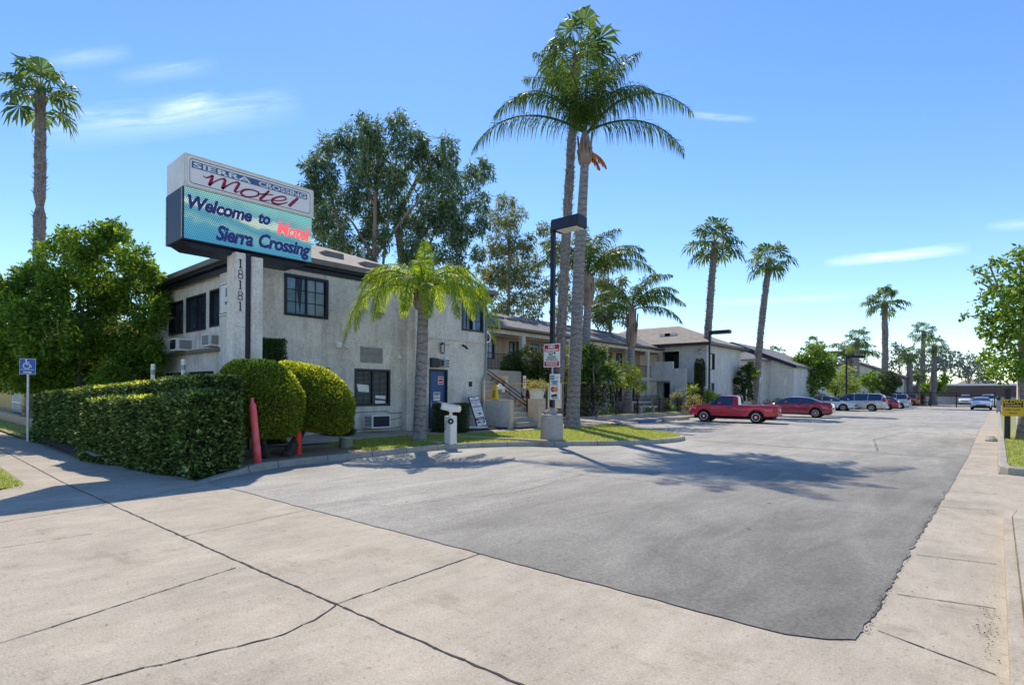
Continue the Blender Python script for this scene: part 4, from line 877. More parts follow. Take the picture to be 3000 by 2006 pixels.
# ---- far block and brown building
B=thing('far_motel_block','small gabled pale block far along the lot among palms','building',(-18,108,0))
mb=MB(); mb.prismY([(-27,0),(-11.2,0),(-11.2,4.2),(-18,6.9),(-27,4.2)],105,118); build('wall',mb,'stucco_grey',B)
mb=MB(); mb.prismY([(-10.8,4.2),(-10.8,4.5),(-18,7.3),(-27.5,4.5),(-27.5,4.2),(-18,7.0)],104.6,118.4); build('roof',mb,'roof2',B)
for x,z in ((-12.6,3),(-12.6,.8),(-15,3)): 
    mb=MB(); mb.box(x,104.9,z,x+1.3,104.98,z+1.2); build('window',mb,'glass',B)
B=thing('brown_building','long low brown building with a flat pale roof beyond the gate','building',(-5,132,0))
mb=MB(); mb.box(-21,130,0,8,145,2.3); build('wall',mb,'stucco_grey',B); mb=MB(); mb.box(-21.3,129.7,1.4,8.3,145,3.4); build('awning_band',mb,mat('brown_awning',(.14,.095,.085),.9,var=.15),B); mb=MB(); mb.box(-21.4,129.6,3.4,8.4,145,3.75); build('parapet',mb,'white',B)
# ---- yellow building at the far left
B=thing('yellow_building','mustard yellow building with a barred white gate at far left','building',(-45,6,0))
mb=MB(); mb.box(-64,5.4,0,-46.3,12,4.5); mb.box(-43.2,5.4,0,-28,12,4.5); mb.box(-46.3,5.4,2.35,-43.2,12,4.5); build('wall',mb,'stucco_yellow',B)
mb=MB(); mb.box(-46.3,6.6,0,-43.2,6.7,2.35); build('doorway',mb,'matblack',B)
mb=MB()
for j in range(7): mb.box(-46.25+.5*j,5.35,.2,-46.15+.5*j,5.42,2.25)
mb.box(-46.3,5.34,2.22,-43.1,5.43,2.32); mb.box(-46.3,5.34,.75,-43.1,5.43,.82); build('gate',mb,'white',B)
mb=MB(); mb.box(-62,3.95,0,-27.5,4.2,.38); mb.box(-62,3.92,.38,-27.5,4.23,.43); tag(build('garden_wall',mb,'gutter'),'low brown wall before the yellow building','low wall')
# ---- building at the right edge
B=thing('gatehouse','grey stucco wall end with dark trim and white-framed window at right edge','building',(3,27,.15))
mb=MB(); wall(mb,'Y',27.2,.25,.62,9,.12,3.6,[(.95,3.5,1.3,2.95)]); mb.box(.62,27.45,.12,.9,33,3.6); build('wall',mb,'stucco_grey',B)
mb=MB(); fbox(mb,'Y',27.2,.60,1.12,0,3.5,1.3,.04); fbox(mb,'Y',27.2,.62,1.3,0,.80,2.95,.04); build('trim',mb,'black',B)
window(B,'Y',27.2,.95,3.5,1.3,2.95,'white',('glass_l',),0,0,.06,.08,.02)
mb=MB(); fbox(mb,'Y',27.2,1.25,.72,.0,1.75,1.02,.02); s=build('red_sign',mb,'red',B); text('lettering','STOP',.16,(1.5,27.175,.87),'Y','white',s,bold=.004)
mb=MB(); mb.box(.30+PY(2936,1180,25.6).x-.24,25.6,.1,.46+PY(2936,1180,25.6).x-.24,25.76,1.9); tag(build('gate_post',mb,'black',bevel=.01),'black post at the right edge carrying the yellow sign','post')
DX=PY(2936,1180,25.52).x-.24
t=thing('caution_sign','yellow and orange SLOW warning sign on the black post','sign',(.32,25.5,1.2)); mb=MB(); mb.box(.24+DX,25.52,.95,.80+DX,25.56,1.52); build('board',mb,mat('amber_sign_paint',(.8,.48,.01),.5),t,bevel=.01)
mb=MB(); mb.box(.27+DX,25.512,1.25,.77+DX,25.519,1.49); build('panel',mb,'black',t); text('lettering','SLOW',.17,(.52+DX,25.508,1.43),'Y','yellow',t,bold=.004); text('lettering','DOWN',.12,(.52+DX,25.508,1.30),'Y','yellow',t,bold=.003); text('lettering','SPEED BUMPS',.065,(.52+DX,25.515,1.16),'Y','black',t); text('lettering','AHEAD',.065,(.52+DX,25.515,1.05),'Y','black',t)

# ================================================================ THE BIG SIGN
def ribbon(mb,pts,ws,X,off,zs=3.136,ox=450,oy=420,th=.004):
    """brush stroke through photo points, laid on the plane x=X and given a thickness"""
    P=[PX(ox+x/zs,oy+y/zs,X) for x,y in pts]; 
    Q=[];W=[]
    for i in range(len(P)-1):
        p0=P[max(0,i-1)];p1=P[i];p2=P[i+1];p3=P[min(len(P)-1,i+2)]
        for k in range(5):
            t=k/5; Q.append(.5*((2*p1)+(p2-p0)*t+(2*p0-5*p1+4*p2-p3)*t*t+(-p0+3*p1-3*p2+p3)*t**3)); W.append(ws[i]+(ws[i+1]-ws[i])*t)
    Q.append(P[-1]);W.append(ws[-1]); n=len(Q); vs=[];fs=[]
    for i in range(n):
        d=(Q[min(n-1,i+1)]-Q[max(0,i-1)]); d=Vector((0,d.y,d.z)).normalized(); nn=Vector((0,-d.z,d.y)); w=W[i]/zs*.00395*2
        for o in (off,off+th): vs+=[(X+o,Q[i].y-nn.y*w/2,Q[i].z-nn.z*w/2),(X+o,Q[i].y+nn.y*w/2,Q[i].z+nn.z*w/2)]
    for i in range(n-1):
        a=i*4; fs+=[(a+2,a+3,a+7,a+6),(a,a+4,a+5,a+1),(a,a+2,a+6,a+4),(a+1,a+5,a+7,a+3)]
    mb.add(vs,fs)
def text_fit(name,body,X,xl,xr,yt,yb,m,parent,zs=3.136,ox=450,oy=420,bold=0,shear=0,off=.006,spacing=1):
    """lettering stretched to its measured width and height on the plane x=X"""
    a=PX(ox+xl/zs,oy+(yt+yb)/2/zs,X); b=PX(ox+xr/zs,oy+(yt+yb)/2/zs,X); hgt=abs(yb-yt)/zs*(a-Vector((0,0,H))).dot(_fw)/F
    o=text(name,body,1,(0,0,0),Matrix.Identity(4),m,parent,bold=bold,shear=shear,spacing=spacing,ext=.002)
    co_=[v.co.copy() for v in o.data.vertices]; x0=min(c.x for c in co_);x1=max(c.x for c in co_);y0=min(c.y for c in co_);y1=max(c.y for c in co_)
    cy=(a.z+b.z)/2 if False else None
    for v,c in zip(o.data.vertices,co_):
        s=(c.x-x0)/(x1-x0); t=(c.y-y0)/(y1-y0); v.co=(X+off+c.z*.8,a.y+(b.y-a.y)*s,PX(ox+(xl+xr)/2/zs,oy+(yt+yb)/2/zs,X).z+(t-.5)*hgt)
    return o
SX=-14.0
S=thing('motel_pylon_sign','tall two-part Sierra Crossing Motel sign on stucco columns numbered 18181','sign',(-14.25,6.0,.1))
mb=MB(); mb.box(SX-.48,5.66,.1,SX,5.92,5.02); mb.box(SX-.48,6.07,.1,SX,6.35,4.98); build('column',mb,'stucco_col',S,bevel=.012)
mb=MB(); mb.box(SX-.42,5.921,.1,SX-.07,6.069,5.05); build('steel_post',mb,'navy',S)
mb=MB(); 
for (z) in (3.55,3.2): mb.bar((SX+.001,5.66,z),(SX+.001,5.92,z),.004,.008)
build('column_joint',mb,'grey',S)
mb=MB()
z=4.93;cy=5.79
for k,ch in enumerate('18181'):
    zt=4.86-k*.262; zb=zt-.225; x=SX+.004
    if ch=='1':
        mb.box(x,cy-.014,zb,x+.008,cy+.014,zt); mb.box(x,cy-.042,zb,x+.0081,cy+.048,zb+.014); mb.bar((x+.004,cy-.04,zt-.028),(x+.004,cy-.005,zt-.008),.009,.016)
    else:
        for zc,r in ((zt-.056,.050),(zb+.060,.056)):
            for j in range(18):
                a=j*2*math.pi/18;b=(j+1)*2*math.pi/18; mb.bar((x+.004,cy+r*math.cos(a),zc+r*math.sin(a)),(x+.004,cy+r*math.cos(b),zc+r*math.sin(b)),.008,.017)
build('street_number',mb,'black',S)
mb=MB(); mb.box(SX-1.2,4.53,6.31,SX,7.71,7.08); cab=build('cabinet',mb,'offwhite',S,bevel=.02)
mb=MB(); mb.box(SX,4.60,6.37,SX+.006,7.64,7.01); fc=build('cabinet_face',mb,mat('sign_acrylic',(.90,.86,.82),.3,var=.04,vscale=2),cab)
mb=MB()
def rrect(mb,x,y0,y1,z0,z1,w,r=.06,th=.003):
    P=[]
    for cyy,cz,a0 in ((y1-r,z1-r,0),(y0+r,z1-r,90),(y0+r,z0+r,180),(y1-r,z0+r,270)):
        for k in range(5): a=R(a0+22.5*k); P.append(Vector((x,cyy+r*math.cos(a),cz+r*math.sin(a))))
    for a,b in zip(P,P[1:]+P[:1]): mb.bar(a,b,w,th)
rrect(mb,SX+.009,4.64,7.60,6.41,6.97,.004,th=.014); build('border',mb,'black',fc)
mb=MB(); rrect(mb,SX+.004,4.56,7.68,6.34,7.05,.035,.03,.02); build('retainer_frame',mb,'offwhite',cab)
a=PX(561.6,482,SX); b=PX(899,574,SX); mb=MB(); mb.box(SX+.006,a.y,6.765,SX+.010,b.y,6.92); bb=build('name_band',mb,mat('slate_blue_ink',(.06,.13,.26),.35,var=.35,vscale=6),fc)
for w,y0,y1 in (('SIERRA',4.79,6.02),('CROSSING',6.20,7.38)):
    o=text('lettering',w,1,(0,0,0),Matrix.Identity(4),'white',bb,bold=.018); cs=[v.co.copy() for v in o.data.vertices]; xa=min(c.x for c in cs);xb=max(c.x for c in cs);ya=min(c.y for c in cs);yb=max(c.y for c in cs)
    for v,c in zip(o.data.vertices,cs): v.co=(SX+.012+c.z*.5,a.y+.03+(b.y-a.y-.06)*((y0-4.79)/2.59+(y1-y0)/2.59*(c.x-xa)/(xb-xa)),6.785+.115*(c.y-ya)/(yb-ya))
    mb=MB(); k=len(w); ya_=a.y+.03+(b.y-a.y-.06)*(y0-4.79)/2.59; yb_=a.y+.03+(b.y-a.y-.06)*(y1-4.79)/2.59
    for j,ch in enumerate(w):
        yc=ya_+(yb_-ya_)*(j+.5)/k
        if ch=='I': mb.box(SX+.012,yc-.05,6.785,SX+.0145,yc+.05,6.797); mb.box(SX+.012,yc-.05,6.888,SX+.0145,yc+.05,6.9)
        elif ch in 'RAN': mb.box(SX+.012,yc-.09,6.783,SX+.0145,yc-.02,6.795); mb.box(SX+.012,yc+.03,6.783,SX+.0145,yc+.095,6.795)
        elif ch=='E': mb.box(SX+.012,yc+.04,6.785,SX+.0145,yc+.06,6.83); mb.box(SX+.012,yc+.04,6.86,SX+.0145,yc+.06,6.9)
    if mb.v: build('serifs',mb,'white',bb)
mb=MB()
for pts,ws in (([(455,300),(476,316),(508,312),(544,296)],[6,10,16,18]),([(546,298),(530,340),(508,388)],[16,27,26]),([(508,388),(556,356),(610,332),(655,328)],[22,12,12,20]),([(660,330),(648,372),(628,420)],[20,28,27]),
      ([(628,420),(680,388),(735,362),(782,362)],[22,13,12,20]),([(790,364),(768,402),(745,440),(762,450),(788,438)],[18,27,22,12,6]),
      ([(965,452),(900,428),(830,430),(802,458),(840,490),(905,492),(955,480),(965,452)],[14,14,20,24,18,14,18,14]),
      ([(1062,436),(1010,486),(980,512),(1000,528),(1068,524)],[18,26,26,16,8]),([(958,466),(1020,470),(1096,474)],[14,13,10]),
      ([(1092,526),(1170,528),(1216,514),(1196,492),(1140,494),(1088,520),(1100,550),(1160,560),(1230,542)],[10,12,14,16,16,24,22,16,8]),
      ([(1326,504),(1282,542),(1242,578)],[22,32,30])): ribbon(mb,pts,ws,SX,.0095)
build('script_lettering',mb,'crimson',fc)
# LED board
def led():
    m=bpy.data.materials.new('led_panel'); m.use_nodes=True; n=m.node_tree; p=n.nodes['Principled BSDF']; p.inputs['Base Color'].default_value=(.02,.03,.04,1); p.inputs['Roughness'].default_value=.5
    t=n.nodes.new('ShaderNodeTexCoord'); sp=n.nodes.new('ShaderNodeSeparateXYZ'); n.links.new(t.outputs['Object'],sp.inputs[0])
    nz=n.nodes.new('ShaderNodeTexNoise'); nz.inputs['Scale'].default_value=1.1; nz.inputs['Detail'].default_value=3; nz.inputs['Roughness'].default_value=.55; n.links.new(t.outputs['Object'],nz.inputs[0])
    def mt(op,a,b=None,c=None):
        q=n.nodes.new('ShaderNodeMath'); q.operation=op
        for i,v in enumerate((a,b,c)):
            if v is None: continue
            if isinstance(v,(int,float)): q.inputs[i].default_value=v
            else: n.links.new(v,q.inputs[i])
        return q.outputs[0]
    f=mt('ADD',mt('MULTIPLY',mt('SUBTRACT',sp.outputs[2],5.1),.82),mt('ADD',mt('MULTIPLY',mt('SUBTRACT',nz.outputs[0],.5),.7),mt('MULTIPLY',mt('SUBTRACT',sp.outputs[1],6),.06)))
    cr=n.nodes.new('ShaderNodeValToRGB'); cr.color_ramp.interpolation='LINEAR'; e=cr.color_ramp.elements; e[0].position=0; e[0].color=(.05,.30,.50,1); e[1].position=1; e[1].color=(.20,.60,.62,1)
    for pos,c in ((.22,(.08,.36,.50)),(.27,(.20,.46,.50)),(.42,(.07,.32,.44)),(.52,(.15,.42,.48)),(.58,(.62,.74,.62)),(.68,(.55,.72,.66)),(.74,(.14,.42,.52)),(.9,(.24,.52,.52))): q=e.new(pos); q.color=(*c,1)
    n.links.new(f,cr.inputs[0])
    # LED modules: a fine grid of dots
    dx=mt('ABSOLUTE',mt('SINE',mt('MULTIPLY',mt('ADD',sp.outputs[1],mt('MULTIPLY',sp.outputs[2],.5)),math.pi/.045))); dz=mt('ABSOLUTE',mt('SINE',mt('MULTIPLY',sp.outputs[2],math.pi/.045)))
    dd=mt('MULTIPLY_ADD',mt('MULTIPLY',dx,dz),1.5,.18)
    vm=n.nodes.new('ShaderNodeVectorMath'); vm.operation='SCALE'; n.links.new(cr.outputs[0],vm.inputs[0]); n.links.new(dd,vm.inputs[3])
    n.links.new(vm.outputs[0],p.inputs['Emission Color']); p.inputs['Emission Strength'].default_value=.50; return m
M['led']=led(); M['led_ink']=mat('led_letter_blue',(.01,.01,.06),.5,emis=(.006,.006,.08),emis_s=.5); M['led_red']=mat('led_letter_red',(.1,.01,.02),.5,emis=(.85,.13,.15),emis_s=.55)
mb=MB(); mb.box(SX-1.15,4.50,5.10,SX-.03,7.67,6.30); mb.prismX([(4.5,5.10),(7.67,5.10),(7.4,4.97),(4.75,4.97)],SX-1.0,SX-.2); led_=build('display_housing',mb,'navy',S,bevel=.01)
mb=MB(); mb.box(SX-.03,4.54,5.12,SX-.012,7.66,6.295); sc=build('display_screen',mb,'led',led_)
X_=SX-.012
for w,xl,xr,yt,yb,c,sh in (('Welcome',312,905,535,665,'led_ink',.25),('to',962,1072,645,745,'led_ink',.25),('Sierra',572,915,778,925,'led_ink',.25),('Crossing',965,1440,870,1040,'led_ink',.25),('Motel',1132,1436,742,872,'led_red',.2)):
    text_fit('lettering',w,X_,xl,xr,yt,yb,c,sc,bold=.038 if c=='led_ink' else .03,shear=sh,spacing=.95)
mb=MB()
for x in (SX-.06,SX-1.1): 
    for z in (6.2,5.3,5.75): mb.lathe((x,4.485,z),[(.016,0),(.016,.015)],8,axis='Y')
    mb.box(x-.015,4.49,5.14,x+.03,4.5,6.28)
build('hinge_strip',mb,'grey',led_)

# ================================================================ LAMP POSTS AND SMALL SIGNS
def lamp_post(label,base,h,zb,sgn=1,group='parking lot lamp posts',w=.13,arm=1.2,pedestal=True,head=.34):
    t=thing('lamp_post',label,'lamp post',base,group); x,y,z0=base
    if pedestal:
        mb=MB(); mb.lathe((x,y,z0-.02),[(.36,0),(.355,.2),(.35,zb-.1),(.335,zb-.02),(.30,zb)],28); o=build('concrete_base',mb,'block',t,smooth=False)
        mb=MB(); mb.tube([(x-.12,y-.22,z0+zb-.02),(x,y,z0+zb+.05),(x+.1,y+.1,z0+zb)],[.1,.16,.12],8,jit=.15); build('mortar',mb,'kerb',o)
    mb=MB(); mb.box(x-w/2,y-w/2,z0+zb-.05,x+w/2,y+w/2,z0+h); build('pole',mb,'navy',t,bevel=.008)
    mb=MB(); mb.box(x+sgn*w/2,y-.05,z0+h-.30,x+sgn*.22,y+.05,z0+h-.08); mb.box(x+sgn*.1,y-.26,z0+h-head,x+sgn*arm,y+.26,z0+h); hd=build('lamp_head',mb,'navy',t,bevel=.012)
    mb=MB(); mb.box(x+sgn*.28,y-.2,z0+h-head-.02,x+sgn*(arm-.08),y+.2,z0+h-head-.002); build('lens',mb,'offwhite',hd); return t
LP=(-10.55,13.92,.14)
lamp_post('dark lamp post on a round concrete base carrying the no trespassing sign',LP,6.85,.84,arm=1.1)
lamp_post('slim dark lamp post in front of the fan palm behind the pickup',(-16.85,42.4,.28),6.2,.25,pedestal=False,w=.12,arm=1.6,head=.26)
lamp_post('thin black lamp post far down the lot beside the lime tree',(-13.5,75.5,.1),6.1,.2,pedestal=False,w=.16,arm=1.9,head=.3)
# no trespassing sign
yS=13.62; x0,x1=-10.66,-10.03
t=thing('no_trespassing_sign','red and white NO TRESPASSING camera surveillance sign high on the lamp post','sign',(-10.35,yS,2.4))
mb=MB(); mb.box(-10.37,yS+.03,1.9,-10.33,yS+.06,3.15); build('bracket',mb,'galv',t)
mb=MB(); mb.box(x0,yS,2.42,x1,yS+.012,3.14); build('board',mb,'white',t,bevel=.004)
mb=MB(); mb.box(x0+.03,yS-.003,2.90,x1-.03,yS-.0005,3.11); build('red_band',mb,'red',t); mb=MB(); mb.box(x0+.03,yS-.003,2.45,x1-.03,yS-.0005,2.60); build('red_band',mb,'red',t)
xc=(x0+x1)/2
text('lettering','NO',.13,(xc,yS-.005,3.045),'Y','white',t,bold=.006,sx=1.2); text('lettering','TRESPASSING',.085,(xc,yS-.005,2.945),'Y','white',t,bold=.004,sx=1.02)
for k,(w,c,s) in enumerate((('THIS PROPERTY','black',.045),('IS PROTECTED BY','black',.045),('VIDEO SURVEILLANCE','black',.045))): text('lettering',w,s,(xc,yS-.003,2.745-.05*k),'Y',c,t,bold=.001)
text('lettering','TRESPASSERS WILL',.055,(xc,yS-.005,2.56),'Y','white',t,bold=.002); text('lettering','BE PROSECUTED',.055,(xc,yS-.005,2.495),'Y','white',t,bold=.002)
mb=MB(); mb.bar((x0+.17,yS-.004,2.875),(x1-.22,yS-.004,2.865),.012); mb.lathe((x1-.2,yS-.004,2.85),[(.03,-.002),(.03,.002)],14,axis='Y'); mb.box(xc-.10,yS-.006,2.79,xc-.04,yS-.002,2.84); mb.tube([(xc-.04,yS-.004,2.80),(xc+.01,yS-.004,2.79),(xc+.03,yS-.004,2.84)],.01,6)
build('camera_symbol',mb,'black',t)
# payment card sign
x0,x1=-10.42,-10.05; xc=(x0+x1)/2
t=thing('card_sign','white sign with four payment card marks low on the lamp post','sign',(xc,yS,1.4))
mb=MB(); mb.box(x0,yS,1.42,x1,yS+.05,2.21); build('board',mb,'white',t,bevel=.006)
mb=MB(); mb.box(x0+.03,yS-.003,2.03,x0+.19,yS-.0005,2.17); build('blue_card',mb,'teal',t); text('lettering','AMERICAN',.03,(x0+.11,yS-.005,2.12),'Y','white',t); text('lettering','EXPRESS',.03,(x0+.11,yS-.005,2.08),'Y','white',t)
mb=MB(); mb.bar((x0+.24,yS-.003,2.06),(x1-.03,yS-.003,2.13),.003,.025); build('hand_mark',mb,'grey',t)
mb=MB(); mb.box(x0+.04,yS-.003,1.97,x1-.04,yS-.0005,1.995); build('blue_bar',mb,'navy',t); text('lettering','VISA',.10,(xc,yS-.004,1.92),'Y','signblue',t,bold=.004,shear=.3); mb=MB(); mb.box(x0+.04,yS-.003,1.85,x1-.04,yS-.0005,1.872); build('orange_bar',mb,'orange',t)
mb=MB(); mb.lathe((xc-.06,yS-.003,1.735),[(.08,0),(.08,.002)],20,axis='Y'); build('red_circle',mb,'red',t); mb=MB(); mb.lathe((xc+.06,yS-.006,1.735),[(.08,0),(.08,.002)],20,axis='Y'); build('orange_circle',mb,'orange',t)
text('lettering','MasterCard',.036,(xc,yS-.009,1.735),'Y','white',t)
mb=MB(); mb.add([(x0+.06,yS-.003,1.56),(x1-.09,yS-.003,1.60),(x1-.07,yS-.003,1.52),(x0+.08,yS-.003,1.49)],[(0,1,2,3)]); build('dark_card',mb,'bark_dark',t); mb=MB(); mb.add([(x0+.1,yS-.003,1.475),(x1-.05,yS-.003,1.49),(x1-.05,yS-.003,1.455),(x0+.1,yS-.003,1.445)],[(0,1,2,3)]); build('green_strip',mb,'teal',t)
# small blue and white posts
def iso(mb,x,y,z,s):   # wheelchair symbol facing -Y
    mb.lathe((x-.02*s,y,z+.36*s),[(.06*s,0),(.06*s,.003)],12,axis='Y'); mb.bar((x-.02*s,y,z+.30*s),(x,y,z+.02*s),.004,.07*s)
    mb.bar((x,y,z+.16*s),(x+.18*s,y,z+.16*s),.004,.06*s); mb.bar((x,y,z+.02*s),(x+.22*s,y,z+.02*s),.004,.065*s); mb.bar((x+.22*s,y,z+.02*s),(x+.32*s,y,z-.2*s),.004,.065*s)
    for j in range(11):
        a=R(100+j*24);b=R(100+(j+1)*24); mb.bar((x+.02*s+.21*s*math.cos(a),y,z-.08*s+.21*s*math.sin(a)),(x+.02*s+.21*s*math.cos(b),y,z-.08*s+.21*s*math.sin(b)),.004,.06*s)
def small_sign(name,label,cat,x,y,z0,zt,w,h,m,post='galv',pw=.045,face='Y'):
    t=thing(name,label,cat,(x,y,z0)); mb=MB(); mb.box(x-pw/2,y,z0,x+pw/2,y+pw,zt); build('post',mb,post,t,bevel=.006)
    mb=MB(); mb.box(x-w/2,y-.012,zt-h,x+w/2,y-.001,zt); build('board',mb,'white',t,bevel=.004); mb=MB(); mb.box(x-w/2+.012,y-.016,zt-h+.012,x+w/2-.012,y-.0125,zt-.012); build('panel',mb,m,t); return t
p=G(80,1290,.0); yq=2.98; pq=PY(80,1290,yq); xq=pq.x
t=small_sign('accessible_parking_sign','blue wheelchair sign with a right arrow at the far end of the hedge','sign',xq,yq,.0,2.57,.42,.49,'signblue',pw=.06); t.rotation_euler.z=R(58)
mb=MB(); iso(mb,xq-.03,yq-.019,2.38,.42); mb.bar((xq-.11,yq-.018,2.145),(xq+.06,yq-.018,2.145),.004,.035); mb.add([(xq+.05,yq-.02,2.185),(xq+.12,yq-.02,2.145),(xq+.05,yq-.02,2.105)],[(0,1,2)]); mb.box(xq-.18,yq-.019,2.22,xq+.18,yq-.016,2.235); build('symbol',mb,'white',t)
for px,pyt,pyb,tt,lab in ((1640,1089,1160,28,'blue wheelchair post sign just left of the tall palm trunk'),(1783,1091,1215,33,'blue wheelchair post sign at the left end of the black fence')):
    q=AT(px,pyt,tt); t=small_sign('accessible_parking_sign',lab,'sign',q.x,q.y,.2,q.z,.30,.62,'signblue',pw=.05); t['group']='blue accessible parking signs by the stalls'
    mb=MB(); iso(mb,q.x-.02,q.y-.019,q.z-.16,.3); mb.box(q.x-.1,q.y-.019,q.z-.40,q.x+.1,q.y-.016,q.z-.34); mb.box(q.x-.1,q.y-.019,q.z-.52,q.x+.1,q.y-.016,q.z-.46); build('symbol',mb,'white',t)
q=AT(1537,1100,24); t=small_sign('notice_sign','tall narrow white notice on a post behind the flower pot','sign',q.x,q.y,.27,q.z,.17,.56,'offwhite',pw=.04); mb=MB()
for k in range(3): mb.box(q.x-.05,q.y-.019,q.z-.2-.12*k,q.x+.05,q.y-.016,q.z-.15-.12*k)
build('lettering',mb,'black',t)
q=AT(1625,1124,23.5); t=thing('blank_sign','large blank grey sign seen from behind, low behind the lamp post','sign',(q.x,q.y,.27)); mb=MB(); mb.box(q.x-.36,q.y,q.z-1.03,q.x+.36,q.y+.02,q.z); build('board',mb,'offwhite',t,bevel=.009); mb=MB(); mb.box(q.x-.03,q.y-.05,.2,q.x+.03,q.y-.001,q.z-.1); build('post',mb,'galv',t)
q=AT(1593,1166,25); t=small_sign('no_parking_sign','small red and white no parking sign right of the stair pillar','sign',q.x,q.y,.27,q.z,.2,.34,'white'); mb=MB(); mb.box(q.x-.08,q.y-.02,q.z-.1,q.x+.08,q.y-.017,q.z-.02); mb.lathe((q.x,q.y-.02,q.z-.21),[(.07,0),(.07,.003)],14,axis='Y'); build('symbol',mb,'red',t)
for px,lab,pyb in ((2228,'leaning plain post left of the second fan palm',1168),(2301,'leaning plain post right of the second fan palm',1168)):
    tt=43; a=AT(px-10,pyb+15,tt);b=AT(px,1105 if px<2240 else 1110,tt); a.z=.1; mb=MB(); mb.bar(a,b,.07,.05); tt_=thing('parking_post',lab,'post',tuple(a),'pale leaning posts before the stalls'); build('post',mb,'galv',tt_); mb=MB(); d=(b-a).normalized(); mb.bar(b-d*.45,b,.24,.02); build('board',mb,'offwhite',tt_)
# white vent pipes above the hedge
for px,y0,lab in ((448,1066,'left thin white pipe rising above the hedge'),(537,1052,'right thin white pipe rising above the hedge')):
    a=AT(px,y0,13.5); t=thing('vent_pipe',lab,'pipe',(a.x,a.y,.1),'white pipes behind the hedge'); mb=MB(); mb.tube([(a.x,a.y,.1),(a.x,a.y,a.z)],.045,8); build('pipe',mb,'white',t); mb=MB(); mb.tube([(a.x,a.y,a.z-.26),(a.x,a.y,a.z-.14)],.05,8); build('band',mb,'grey',t)
# delineator post, hydrant, irrigation box, camera post
t=thing('delineator_post','faded pinkish red plastic post leaning beside the round topiary','bollard',(-11.5,5.15,.12)); b0=Vector((-11.52,5.15,.05)); b1=AT(738,1165,11.4)
ax=(b1-b0); Ln=ax.length; ax=ax.normalized(); mb=MB(); mb.tube([b0,b0+ax*.25*Ln,b0+ax*.55*Ln,b0+ax*.82*Ln,b0+ax*.90*Ln,b0+ax*.935*Ln,b0+ax*.975*Ln,b0+ax*.985*Ln,b1],[.082,.078,.074,.070,.066,.034,.03,.042,.04],16); build('tube',mb,'pink',t,smooth=True)
mb=MB(); 
for s in (.72,.80,.885): mb.tube([b0+ax*Ln*s,b0+ax*Ln*(s+.008)],.076,16)
build('rib',mb,'pink',t)
hb=G(873,1332,.12); t=thing('standpipe','bright red fire standpipe with a valve on top beside the leaning trunk','standpipe',tuple(hb)); mb=MB(); mb.lathe(tuple(hb),[(.085,0),(.085,.56),(.07,.6)],16); build('body',mb,'hydred',t); mb=MB(); mb.lathe((hb.x,hb.y,hb.z+.6),[(.05,0),(.07,.03),(.035,.08),(.02,.12)],10); mb.bar((hb.x-.1,hb.y,hb.z+.63),(hb.x-.02,hb.y,hb.z+.63),.05); build('valve',mb,'hydred',t)
mb=MB(); mb.tube([(hb.x-.3,hb.y-.1,hb.z+.42),(hb.x-.09,hb.y-.08,hb.z+.54),(hb.x+.09,hb.y-.06,hb.z+.55)],.008,5); build('chain',mb,'galv',t)
q=G(843,1330,.12); mb=MB(); mb.lathe(tuple(q),[(.07,0),(.09,.06),(.08,.12),(.03,.16)],12); tag(build('valve_cap',mb,'pink'),'small faded red valve cap on the bare soil','valve')
q=G(745,1337,.12); mb=MB(); mb.box(q.x-.1,q.y-.02,.1,q.x+.1,q.y+.02,.55); tag(build('marker_board',mb,'stucco_tan'),'small tan board standing behind the pinkish post','board')
q=G(1013,1310,.15); t=thing('irrigation_box','low green plastic irrigation cover on the dry grass','irrigation cover',tuple(q)); mb=MB(); mb.lathe(tuple(q),[(.19,0),(.165,.24),(.16,.25)],20); build('body',mb,mat('sage_plastic',(.19,.24,.16),.6,var=.15,vscale=5),t); mb=MB(); mb.lathe((q.x,q.y,q.z+.25),[(.18,0),(.18,.025)],20); build('lid',mb,'L_lime' if False else 'grey',t)
mb=MB(); mb.lathe((q.x+.03,q.y-.19,q.z+.05),[(.03,0),(.03,.02)],10,axis='Y'); build('outlet',mb,'black',t)
q=G(1320,1299,.15); t=thing('surveillance_post','short grey post carrying a large white bullet camera near the kerb','camera post',tuple(q)); r_=Matrix.Rotation(R(20),4,'Z')
mb=MB(); mb.box(q.x-.13,q.y-.13,.1,q.x+.13,q.y+.13,.95); build('post',mb,'offwhite',t,bevel=.012)
c=Vector((q.x,q.y,1.18)); d=(_rt*-.85+_fw*-.35+Vector((0,0,.16))).normalized(); sd=d.cross(Vector((0,0,1))).normalized()
mb=MB(); mb.tube([(q.x,q.y,.95),(q.x,q.y,1.1)],[.05,.035],8); mb.bar(c-d*.1+Vector((0,0,-.1)),c+d*.1+Vector((0,0,-.1)),.07,.03); build('bracket',mb,'offwhite',t)
mb=MB(); mb.tube([c+d*.30,c+d*.27,c-d*.18,c-d*.28,c-d*.3],[.075,.10,.095,.085,.05],18); cb=build('camera_body',mb,'white',t,smooth=False); mb=MB(); mb.tube([c+d*.301,c+d*.31],[.05,.05],14); build('lens',mb,'black',cb)
hv=Vector((0,0,.015)); mb=MB(); mb.bar(c+d*.38+Vector((0,0,.105)),c-d*.25+Vector((0,0,.105)),.2,.012); mb.bar(c-d*.1+hv-sd*.1,c-d*.25+hv-sd*.1,.01,.05); build('sun_hood',mb,'white',cb)
f_=(Vector((0,0,1.65))-c); f_.z=0; f_.normalize(); e=Vector((q.x,q.y,.8))+f_*.15; mb=MB(); mb.tube([e,e+f_*.03],.085,18); sp=build('speaker',mb,'black',t); mb=MB(); mb.tube([e+f_*.031,e+f_*.036],.025,12); build('speaker_cone',mb,'white',sp)
